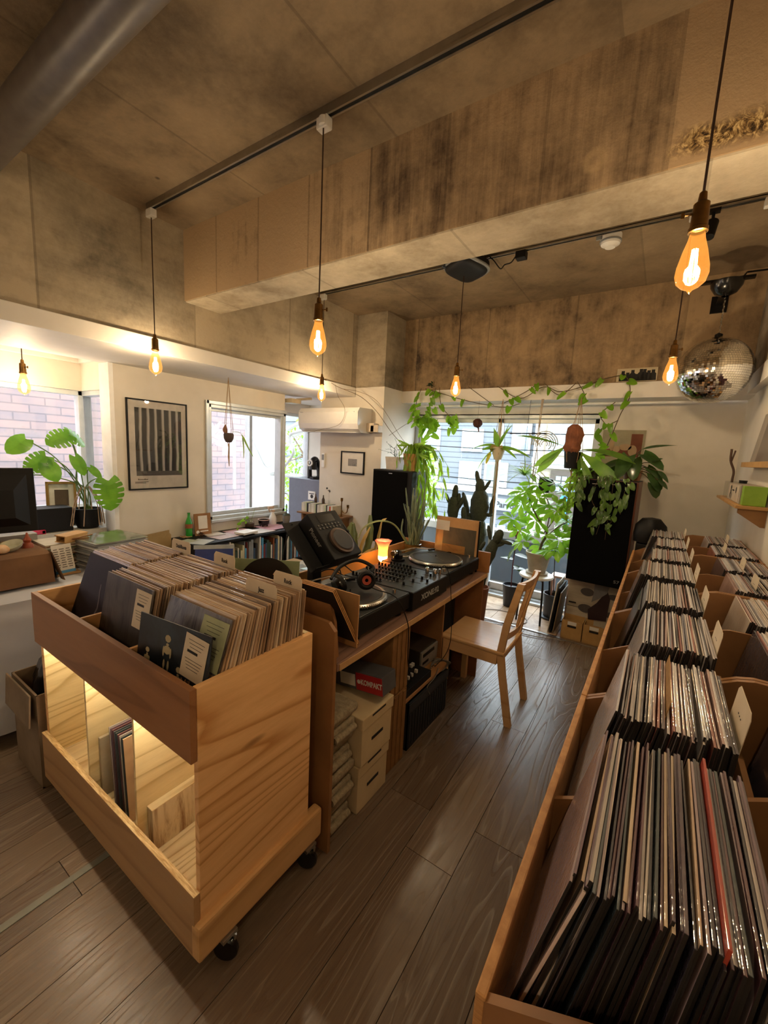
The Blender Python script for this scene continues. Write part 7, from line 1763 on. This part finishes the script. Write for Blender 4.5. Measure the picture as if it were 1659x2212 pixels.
# hanging staghorns and other hanging plants
STG2 = leafmat('staghorn_leaf', '#88b043', '#5d8f35', .45, .4)
t = thing('hanging_planter', 'rope hung staghorn fern in a tan pot before the middle door frame', 'hanging plant', (-1.34, 3.98, 1.55))
macrame(t, (-1.345, 4.0, 2.09), -1.34, 3.98, 1.515, .055, 1.63, 4, .62)
q = MB(); q.lathe([(.0, 1.515), (.035, 1.516), (.06, 1.60), (.062, 1.63), (.05, 1.64), (.0, 1.63)], (-1.34, 3.98, 0), 22); q.build('pot', P_('pale_pot', '#cbbda2', .7), t)
q = MB(); q.leaf((-1.36, 3.95, 1.60), (-.3, -.4, .6), (0, -1, 0), .07, .08, 'ovate', .2); q.leaf((-1.31, 3.95, 1.60), (.2, -.4, .7), (0, -1, 0), .06, .06, 'ovate', .2); q.build('shield_frond', P_('shield_brown', '#9a8a4a', .7), t)
q = MB()
for (d, L_, W_, sh, dr) in (((-.25, -.1, 1), .20, .07, 'lance', .2), ((.5, -.2, .9), .28, .06, 'lance', -.1), ((.35, -.1, 1.2), .25, .05, 'lance', .3), ((-1, -.2, .5), .30, .06, 'lance', .9), ((-.9, -.4, -.1), .16, .085, 'ovate', .1), ((.8, -.2, .1), .30, .06, 'strap', .45), ((.5, -.3, .1), .18, .05, 'strap', .8), ((-.6, -.3, -.3), .26, .035, 'strap', .6)):
    q.leaf((-1.335, 3.96, 1.63), d, (0, -.5, 1), L_, W_, sh, dr, .12)
q.build('fronds', STG2, t)
q = MB(); q.leaf((-1.40, 3.93, 1.58), (-.3, -.1, -1), (0, -1, 0), .12, .04, 'strap', .1); q.build('yellowing_frond', P_('yellow_frond', '#d8d84a', .6), t)
t = thing('hanging_planter', 'rope hung staghorn fern with brown shield fronds in a black pot, right of the doors', 'hanging plant', (-.655, 3.9, 1.55))
hx_, hy_ = -.655, 3.9
macrame(t, (hx_, 4.0, 2.09), hx_, hy_, 1.475, .072, 1.60, 5, .40)
q = MB(); q.lathe([(.0, 1.475), (.060, 1.476), (.073, 1.61), (.075, 1.62), (.065, 1.62), (.0, 1.60)], (hx_, hy_, 0), 24); q.build('pot', M['black'], t)
SHB = P_('shield_rust', '#8e5638', .8, col2='#6e3f28', scale=14, bmp=.3)
q = MB(); q.lathe([(.0, -.13), (.04, -.11), (.066, -.05), (.058, .0), (.070, .06), (.052, .12), (.02, .15), (.0, .15)], (hx_-.005, hy_-.03, 1.70), 40, rot=(.1, 0, .2), wob=lambda a, z: .14*math.sin(3*a+z*24)+.09*math.sin(8*a-z*40)+.05*math.sin(15*a+z*90)); q.build('shield_fronds', SHB, t)
q = MB()
for (b, d, up_, L_, W_, sh, dr) in (((-.72, 3.87, 1.66), (-1, -.15, .32), (0, -.3, 1), .42, .075, 'oblan', .12), ((-.72, 3.87, 1.66), (-.95, -.1, -.75), (0, -1, .2), .30, .075, 'oblan', .0), ((-.72, 3.87, 1.66), (-.75, -.15, -.85), (0, -1, .2), .32, .07, 'oblan', .05),
    ((-.60, 3.87, 1.64), (1, -.2, .0), (0, -.4, 1), .42, .11, 'oblan', .25), ((-.60, 3.87, 1.62), (.8, -.25, -.55), (0, -.8, .5), .44, .11, 'oblan', .15), ((-.60, 3.87, 1.60), (.45, -.2, -.9), (.3, -1, 0), .30, .06, 'oblan', .0), ((-.60, 3.87, 1.62), (.1, -.1, -1), (.5, -1, 0), .16, .05, 'strap', .1)):
    q.leaf(b, d, up_, L_, W_, sh, dr, .12)
q.build('fronds', STG2, t)
t = thing('hanging_moss_ball', 'brown shaggy ball hanging on a thread against the left door pane', 'hanging plant', (-1.58, 4.02, 1.86))
q = MB(); q.tube([(-1.59, 4.02, 2.09), (-1.59, 4.02, 1.90)], .001, 4); q.build('thread', M['dark_metal'], t)
q = MB(); q.lathe([(.0, -.045), (.03, -.036), (.045, -.01), (.042, .02), (.02, .042), (.0, .046)], (-1.59, 4.02, 1.865), 18, wob=lambda a, z: .12*math.sin(5*a+z*60)); q.tube([(-1.58, 4.02, 1.83), (-1.57, 4.02, 1.78)], [.01, .006], 6); q.build('ball', P_('moss_brown', '#4a2a20', .95, bmp=.8, scale=60), t)
t = thing('hanging_planter', 'spider plant in a black pot hung from a dark rod before the doors', 'hanging plant', (-1.09, 4.1, 1.32))
q = MB(); q.tube(spl([(-1.11, 4.1, 2.09), (-1.12, 4.1, 1.78), (-1.12, 4.1, 1.60), (-1.10, 4.1, 1.42)], 4), .002, 5); q.tube([(-1.28, 4.1, 1.775), (-.94, 4.1, 1.782)], .006, 6); q.build('rod_hanger', P_('dark_twine', '#2a2638', .7), t)
q = MB(); q.lathe([(.0, 1.25), (.05, 1.252), (.065, 1.37), (.066, 1.385), (.0, 1.375)], (-1.10, 4.1, 0), 20, rot=(0, .15, 0)); q.v = [v + Vector((-.20, 0, 0))*0 for v in q.v]; q.build('pot', M['black'], t)
SPD = leafmat('spider_leaves', '#c5d8a0', '#8fb060', .5, .4)
q = MB(); rg = random.Random(41)
for k in range(60):
    a = rg.uniform(0, 6.28); q.leaf((-.90+.0, 4.1, 1.375), (math.cos(a), math.sin(a)*.6-.2, rg.uniform(.3, 1.6)), (0, 0, 1), rg.uniform(.12, .30), .012, 'strap', rg.uniform(.4, 1.3), .15, n=6)
for v in q.v: v.x -= .20
q.build('foliage', SPD, t)
t = thing('hanging_string', 'frayed pale rope strand hanging in front of the right door pane', 'rope', (-.99, 4.05, 1.5))
q = MB()
for k in range(4): q.tube(spl([(-1.0+.006*k, 4.05, 2.09), (-1.005+.012*math.sin(k), 4.05, 1.75), (-1.0+.015*math.cos(k*2), 4.05, 1.5), (-1.01+.02*math.sin(k*3), 4.05, 1.30)], 5), .003, 5)
q.build('strand', P_('frayed_rope', '#b9a996', .9), t)

# pothos vine running along the ledge
VN = P_('vine_stem', '#5a4a30', .8)
t = thing('pothos_vine', 'long pothos vine trained along the white ledge above the glazed doors', 'climbing plant', (-1.4, 4.05, 2.2))
q = MB(); ql = MB(); rg = random.Random(51)
vines = [[(-2.25, 4.10, 2.235), (-2.05, 4.06, 2.18), (-1.85, 4.05, 2.12), (-1.6, 4.05, 2.06), (-1.35, 4.05, 2.02), (-1.2, 4.05, 2.05)],
         [(-1.75, 4.10, 2.235), (-1.6, 4.05, 2.14), (-1.45, 4.05, 2.04)], [(-1.45, 4.10, 2.23), (-1.2, 4.05, 2.10), (-1.0, 4.06, 2.20), (-.85, 4.05, 2.15), (-.65, 4.05, 2.19), (-.5, 4.08, 2.25), (-.35, 4.09, 2.26), (-.3, 4.06, 2.1), (-.35, 4.05, 1.95), (-.40, 4.04, 1.75), (-.46, 4.03, 1.55)],
         [(-1.35, 4.05, 2.06), (-1.15, 4.05, 2.16), (-1.05, 4.08, 2.24)], [(-1.0, 4.08, 2.235), (-.85, 4.05, 2.12), (-.72, 4.05, 2.22)], [(-.72, 4.08, 2.235), (-.66, 4.05, 2.15), (-.62, 4.05, 2.06)],
         [(-2.3, 4.10, 2.24), (-2.32, 4.05, 2.10), (-2.30, 4.0, 1.98), (-2.22, 3.95, 1.9)], [(-2.12, 4.10, 2.24), (-2.15, 4.05, 2.08), (-2.16, 4.0, 1.95), (-2.12, 3.98, 1.85)], [(-2.08, 4.10, 2.24), (-2.02, 4.05, 2.05), (-1.9, 4.02, 1.93), (-1.86, 4.0, 1.86)],
         [(-.4, 4.06, 2.05), (-.5, 4.05, 1.95), (-.44, 4.04, 1.85)], [(-.36, 4.05, 1.9), (-.5, 4.04, 1.80), (-.46, 4.03, 1.68)]]
for n_, v in enumerate(vines):
    P = spl(v, 6); q.tube(P, .0034, 6)
    dens = 3 if n_ not in (6, 7, 8) else 2
    for j in range(2, len(P), dens):
        if rg.random() < (.55 if n_ < 6 else .8):
            d = Vector((rg.gauss(0, .6), -.35+rg.gauss(0, .3), -.7)); ql.leaf(P[j]+Vector((0, -.01, 0)), d, (rg.gauss(0, .4), -1, .5), rg.uniform(.055, .095), rg.uniform(.04, .062), 'heart', .15, .12)
for cx_, cz_, n in ((-2.28, 1.90, 10), (-2.17, 1.80, 12), (-2.05, 1.86, 8), (-1.84, 1.88, 8), (-2.10, 1.95, 5)):
    for k in range(n): ql.leaf((cx_+rg.gauss(0, .045), 3.97+rg.gauss(0, .03), cz_+rg.gauss(0, .05)), (rg.gauss(0, .7), -.3, -.7), (rg.gauss(0, .4), -1, .4), rg.uniform(.07, .11), rg.uniform(.05, .07), 'heart', .15, .12)
q.build('stems', VN, t); ql.build('foliage', leafmat('pothos_bright', '#8fc534', '#5a8f28', .5, .3), t)
t = thing('dry_vine', 'bare brown vine arching from the fascia over the air conditioner to the left speaker', 'climbing plant', (-2.8, 3.7, 2.1))
q = MB(); q.tube(spl([(-2.90, 3.30, 2.20), (-2.88, 3.40, 2.17), (-2.75, 3.60, 2.10), (-2.55, 3.62, 1.95), (-2.35, 3.60, 1.75), (-2.15, 3.58, 1.58)], 8), .003, 6)
q.tube(spl([(-2.86, 3.45, 2.16), (-2.72, 3.5, 2.14), (-2.5, 3.5, 2.06), (-2.35, 3.5, 1.92), (-2.2, 3.52, 1.72), (-2.1, 3.55, 1.60)], 8), .002, 6)
q.tube(spl([(-2.89, 3.35, 2.19), (-2.91, 3.42, 2.09), (-2.85, 3.47, 1.95), (-2.93, 3.48, 1.80), (-3.2, 3.48, 1.74), (-3.4, 3.48, 1.70)], 8), .002, 6)
q.tube(spl([(-2.33, 3.55, 1.70), (-2.25, 3.8, 1.85), (-2.1, 4.0, 1.95)], 8), .002, 6)
q.build('stems', P_('dry_stem', '#6b563c', .8), t)
t = thing('ivy_sprig', 'small dark ivy tuft on the concrete above the ledge', 'plant', (-2.15, 4.12, 2.27))
q = MB()
for k in range(16): q.leaf((-2.19+rg.gauss(0, .02), 4.11, 2.265+rg.gauss(0, .015)), (rg.gauss(0, 1), -.6, rg.gauss(.2, 1)), (0, 0, 1), .03, .025, 'heart', .1, n=4)
q.build('foliage', P_('dark_ivy', '#2e4222', .6), t)
# blind / glass decal
t = thing('window_decal', 'white ring logo decal on the right door pane', 'decal', (-1.03, 4.5, 1.70))
q = MB(); dcx, dcz, dy_ = -1.045, 1.70, 4.528
DW = P_('decal_white', '#f2f2f0', .6)
for k in range(6):
    r0 = .028+.020*k; a0, a1 = (-.6+.1*k, 4.0-.15*k) if k % 2 else (-.9, 3.7-.1*k); n = 22
    for j in range(n):
        b0, b1 = a0+(a1-a0)*j/n, a0+(a1-a0)*(j+1)/n; ri, ro = r0-.0055, r0+.0055
        q.add([(dcx+ri*math.cos(b0), dy_, dcz+ri*math.sin(b0)), (dcx+ro*math.cos(b0), dy_, dcz+ro*math.sin(b0)), (dcx+ro*math.cos(b1), dy_, dcz+ro*math.sin(b1)), (dcx+ri*math.cos(b1), dy_, dcz+ri*math.sin(b1))], [(0, 1, 2, 3)])
q.obox((dcx-.11, dy_, dcz+.045), (.15, .001, .018), (0, .75, 0)); q.build('rings', DW, t)
text('lettering', 'OS', .07, (dcx-.0, dy_, dcz-.185), (1, 0, 0), (0, 0, 1), DW, t, .0004, bold=.003)
for k in range(3):
    r0 = .34+.035*k; q = MB()
    for j in range(26):
        b0, b1 = .2+1.3*j/26, .2+1.3*(j+1)/26
        q.add([(-1.30+ri*math.cos(b), dy_, 1.08+ri*math.sin(b)) for ri, b in ((r0-.004, b0), (r0+.004, b0), (r0+.004, b1), (r0-.004, b1))], [(0, 1, 2, 3)])
    q.build('large_arc', DW, t)

# plants on the right speaker
t = thing('philodendron', 'dark glossy philodendron with one long upright leaf on the right speaker', 'potted plant', (-.20, 3.98, 1.40))
gx_, gy_ = -.20, 3.99
q = MB(); q.lathe([(.0, 1.402), (.055, 1.402), (.07, 1.48), (.072, 1.495), (.0, 1.485)], (gx_, gy_, 0), 22); q.build('pot', P_('terracotta', '#a0704c', .7), t)
DG = leafmat('dark_glossy_leaves', '#3f5a32', '#26391f', .15, .18)
q = MB(); qs = MB()
for (b, d, L_, W_, sh) in (((-.16, 3.93, 1.66), (.9, -.1, .28), .24, .05, 'lance'), ((-.14, 3.9, 1.62), (.9, -.3, -.55), .19, .13, 'heart'), ((-.24, 3.88, 1.60), (-.3, -.5, -.9), .20, .13, 'heart'), ((-.20, 3.9, 1.58), (.1, -.5, -.9), .18, .12, 'heart'), ((-.10, 3.9, 1.52), (.8, -.3, -.6), .13, .08, 'heart'),
    ((-.06, 3.88, 1.47), (.5, -.3, -.9), .15, .11, 'heart'), ((-.03, 3.86, 1.50), (.8, -.2, -.7), .12, .05, 'ovate'), ((-.02, 3.86, 1.43), (.8, -.2, -.6), .10, .05, 'ovate'), ((-.05, 3.86, 1.40), (.4, -.2, -1), .12, .10, 'heart'), ((-.09, 3.88, 1.56), (.7, -.1, .4), .09, .05, 'heart'), ((-.30, 3.9, 1.60), (-.8, -.3, .1), .16, .06, 'lance'), ((-.30, 3.9, 1.55), (-.9, -.3, -.4), .17, .10, 'heart'), ((-.34, 3.92, 1.52), (-.5, -.4, -.8), .16, .12, 'heart')):
    q.leaf(b, d, (0, -.5, 1), L_, W_, sh, .15, .12); qs.tube(spl([(gx_, gy_, 1.48), (Vector((gx_, gy_, 1.48))+Vector(b))/2+Vector((0, 0, .03)), b], 4), .0035, 5)
qs.tube(spl([(gx_, gy_, 1.48), (-.20, 3.95, 1.60), (-.16, 3.93, 1.66)], 5), .004, 6)
q.build('foliage', DG, t); qs.build('stems', VN, t)
t = thing('trailing_ivy', 'variegated ivy trailing down the front of the right speaker', 'potted plant', (-.45, 3.95, 1.40))
q = MB(); q.lathe([(.0, 1.402), (.05, 1.402), (.062, 1.47), (.0, 1.465)], (-.47, 3.98, 0), 20); q.box((-.56, 3.91, 1.402), (-.50, 3.99, 1.49), bev=.01); q.build('pot', P_('dark_pot2', '#4a4642', .7), t)
q = MB(); qs = MB(); IV = leafmat('trailing_leaves', '#6f9440', '#3b5a2a', .3, .25); rg = random.Random(61)
for k in range(13):
    u = rg.uniform(-.02, .46); f = SP(u, -.035, .875); ln = rg.uniform(.12, .55)*(1 if u > .08 else .6)
    P = spl([Vector((-.45+.1*u, 3.97, 1.46)), f, f+Vector((rg.gauss(0, .02), -.01, -ln*.5)), f+Vector((rg.gauss(0, .05), -.015, -ln))], 6); qs.tube(P, .0016, 4, cap=False)
    for j in range(5, len(P), 2):
        if rg.random() < .75: q.leaf(P[j], (rg.gauss(0, .5), -.35, -1), (rg.gauss(0, .4), -1, .3), rg.uniform(.045, .09), rg.uniform(.03, .05), 'heart', .2, .12, n=5)
q.build('foliage', IV, t); qs.build('stems', VN, t)
t = thing('lime_pothos', 'bright lime trailing plant at the left edge of the right speaker', 'potted plant', (-.55, 3.9, 1.40))
q = MB(); q.lathe([(.0, 1.402), (.035, 1.402), (.045, 1.45), (.0, 1.448)], (-.565, 4.02, 0), 18); q.build('pot', M['grey'], t)
q = MB(); qs = MB()
for k in range(7):
    P = spl([(-.565, 4.02, 1.45), (-.60+rg.gauss(0, .02), 3.92, 1.46), (-.62+rg.gauss(0, .03), 3.87, 1.28), (-.66+rg.gauss(0, .04), 3.86, 1.10+rg.gauss(0, .06))], 6); qs.tube(P, .0018, 4, cap=False)
    for j in range(4, len(P), 2): q.leaf(P[j], (rg.gauss(0, .7), -.3, -.8), (rg.gauss(0, .4), -1, .3), rg.uniform(.05, .10), rg.uniform(.02, .045), 'ovate', .3, .12, n=5)
for k in range(14): q.leaf((-.55+rg.gauss(0, .05), 3.92, 1.62-.25*k/14), (rg.gauss(0, .7), -.3, -.5), (0, -1, .4), .08, .05, 'heart', .2, .12, n=5)
q.build('foliage', leafmat('lime_leaves', '#a4cf3c', '#74a62c', .5, .3), t); qs.build('stems', VN, t)
t = thing('wall_picture', 'faded picture print of reclining figures pinned on the far wall behind the plants', 'picture', (-.33, 4.44, 1.62))
q = MB(); q.box((-.505, 4.432, 1.40), (-.16, 4.4385, 1.845)); q.build('sheet', P_('faded_print', '#a39a80', .8), t)
q = MB(); q.add([(-.49, 4.4315, 1.66), (-.20, 4.4315, 1.72), (-.20, 4.4315, 1.60), (-.47, 4.4315, 1.60)], [(0, 1, 2, 3)]); q.add([(-.27, 4.431, 1.81), (-.18, 4.431, 1.81), (-.18, 4.431, 1.62), (-.27, 4.431, 1.70)], [(0, 1, 2, 3)]); q.build('dark_shapes', P_('print_rust', '#7a4630', .8), t)
q = MB()
for cx_, cz_, rx_, rz_ in ((-.42, 1.71, .02, .055), (-.31, 1.69, .05, .03), (-.25, 1.66, .035, .05), (-.38, 1.67, .03, .03)): q.add([(cx_+rx_*math.cos(2*PI*k/16), 4.4305, cz_+rz_*math.sin(2*PI*k/16)) for k in range(16)], [list(range(16))])
q.build('pale_figures', P_('print_flesh', '#b59878', .8), t)
# photo strip and black box on the ledge
t = thing('photo_strip', 'dark group photograph standing on the far ledge left of the last pendant', 'photograph', (-.27, 4.1, 2.22))
q = MB(); RQ = Euler((math.radians(-10), 0, 0)).to_matrix(); qc = Vector((-.275, 4.10, 2.222)); q.obox(RQ @ Vector((0, 0, .055)) + qc, (.29, .003, .11), RQ); q.build('print', P_('print_tan', '#c9b898', .6), t)
q = MB()
for k, (u, h) in enumerate(((-.10, .09), (-.065, .075), (-.03, .095), (.0, .06), (.03, .10), (.055, .098), (.085, .085), (.115, .09))):
    q.add([RQ @ Vector((u+w_, -.002, z_)) + qc for w_, z_ in ((-.026, .003), (.026, .003), (.022, h*.65), (.012, h*.75), (.012, h), (-.012, h), (-.012, h*.75), (-.022, h*.65))], [list(range(8))])
q.build('dark_figures', M['ink'], t)
t = thing('small_speaker', 'small black box on the ledge behind the mirror ball', 'speaker', (.38, 4.05, 2.22))
q = MB(); q.box((.33, 4.0, 2.222), (.44, 4.11, 2.33), bev=.006); q.build('body', M['black'], t)
# shelf on the right wall
t = thing('wall_shelf', 'small wooden corner shelf with angled bracket on the right wall', 'shelf', (.45, 3.4, 1.33))
q = MB(); q.box((.36, 2.98, 1.330), (.499, 3.95, 1.347), bev=.002); q.build('board', P_('shelf_oak', '#b98d55', .5, col2='#a87c46'), t)
q = MB(); q.prism([(.375, 3.0, 1.329), (.499, 3.0, 1.329), (.499, 3.0, 1.235), (.48, 3.0, 1.235), (.375, 3.0, 1.305)], (0, .018, 0)); q.build('bracket', P_('bracket_oak', '#8e6436', .6), t)
t = thing('card_box', 'grey cream box with a small dancing figure print on the right wall shelf', 'box', (.44, 3.4, 1.347))
q = MB(); q.box((.385, 3.10, 1.348), (.49, 3.62, 1.455), bev=.002); q.build('body', P_('grey_cream', '#a59a8c', .6), t)
q = MB(); q.box((.3835, 3.14, 1.353), (.3848, 3.55, 1.45)); pn = q.build('print', P_('cream_print', '#c9b9a4', .6), t)
q = MB()
for (y_, z_, ry_, rz_) in ((3.46, 1.43, .03, .012), (3.46, 1.405, .02, .02), (3.49, 1.375, .014, .022), (3.43, 1.375, .014, .022), (3.36, 1.415, .05, .005), (3.25, 1.42, .02, .02)): q.add([(.383, y_-ry_*math.cos(2*PI*k/12), z_+rz_*math.sin(2*PI*k/12)) for k in range(12)], [list(range(12))])
q.build('figure', M['ink'], pn)
for k, lb in enumerate(('nearer', 'farther')):
    q = MB(); q.box((.39, 3.02+.035*k, 1.348), (.49, 3.05+.035*k, 1.455), bev=.002); tag(q.build('book', P_('lime_spine%d' % k, '#8db53a', .4, col2='#7da52c'), loc=(.44, 3.03+.035*k, 1.348)), lb+' lime green book at the end of the right wall shelf', 'book')
t = thing('twig_vase', 'bare dark twig standing in a clear vase at the far end of the wall shelf', 'vase', (.40, 3.75, 1.347))
q = MB(); q.box((.38, 3.66, 1.348), (.45, 3.80, 1.46)); q.build('vase', M['clear'], t)
q = MB(); q.tube(spl([(.41, 3.70, 1.352), (.408, 3.72, 1.46), (.41, 3.74, 1.53), (.385, 3.74, 1.60), (.38, 3.74, 1.68)], 5), .007, 6); q.tube([(.388, 3.74, 1.59), (.402, 3.74, 1.67)], .005, 6); q.build('twig', P_('twig_brown', '#4a3426', .8), t)
t = thing('black_cup', 'small black cup behind the printed box on the wall shelf', 'cup', (.46, 3.5, 1.455))
q = MB(); q.lathe([(.0, 1.456), (.02, 1.456), (.022, 1.475), (.0, 1.475)], (.44, 3.50, 0), 14); q.build('cup', M['black'], t)
t = thing('display_ledge', 'oak picture ledge on the right wall holding a slanted frame', 'shelf', (.46, 3.0, 1.56))
q = MB(); q.box((.43, 2.30, 1.560), (.499, 3.62, 1.575), bev=.002); q.box((.428, 2.30, 1.560), (.436, 3.62, 1.592), bev=.002); q.build('ledge', P_('ledge_oak', '#b58a52', .5), t)
t = thing('leaning_frame', 'dark picture in clear cover leaning on the oak ledge at the right edge', 'picture', (.46, 3.0, 1.576))
q = MB(); q.box((.452, 2.72, 1.577), (.458, 3.50, 1.89), rot=(0, math.radians(7), 0), piv=(.455, 3, 1.577)); q.build('backing', P_('grey_backing', '#8f857c', .5), t)
q = MB(); q.box((.448, 2.72, 1.58), (.4515, 3.30, 1.86), rot=(0, math.radians(7), 0), piv=(.455, 3, 1.577)); q.build('picture', P_('plum_print', '#3a2428', .3, coat=.6), t)
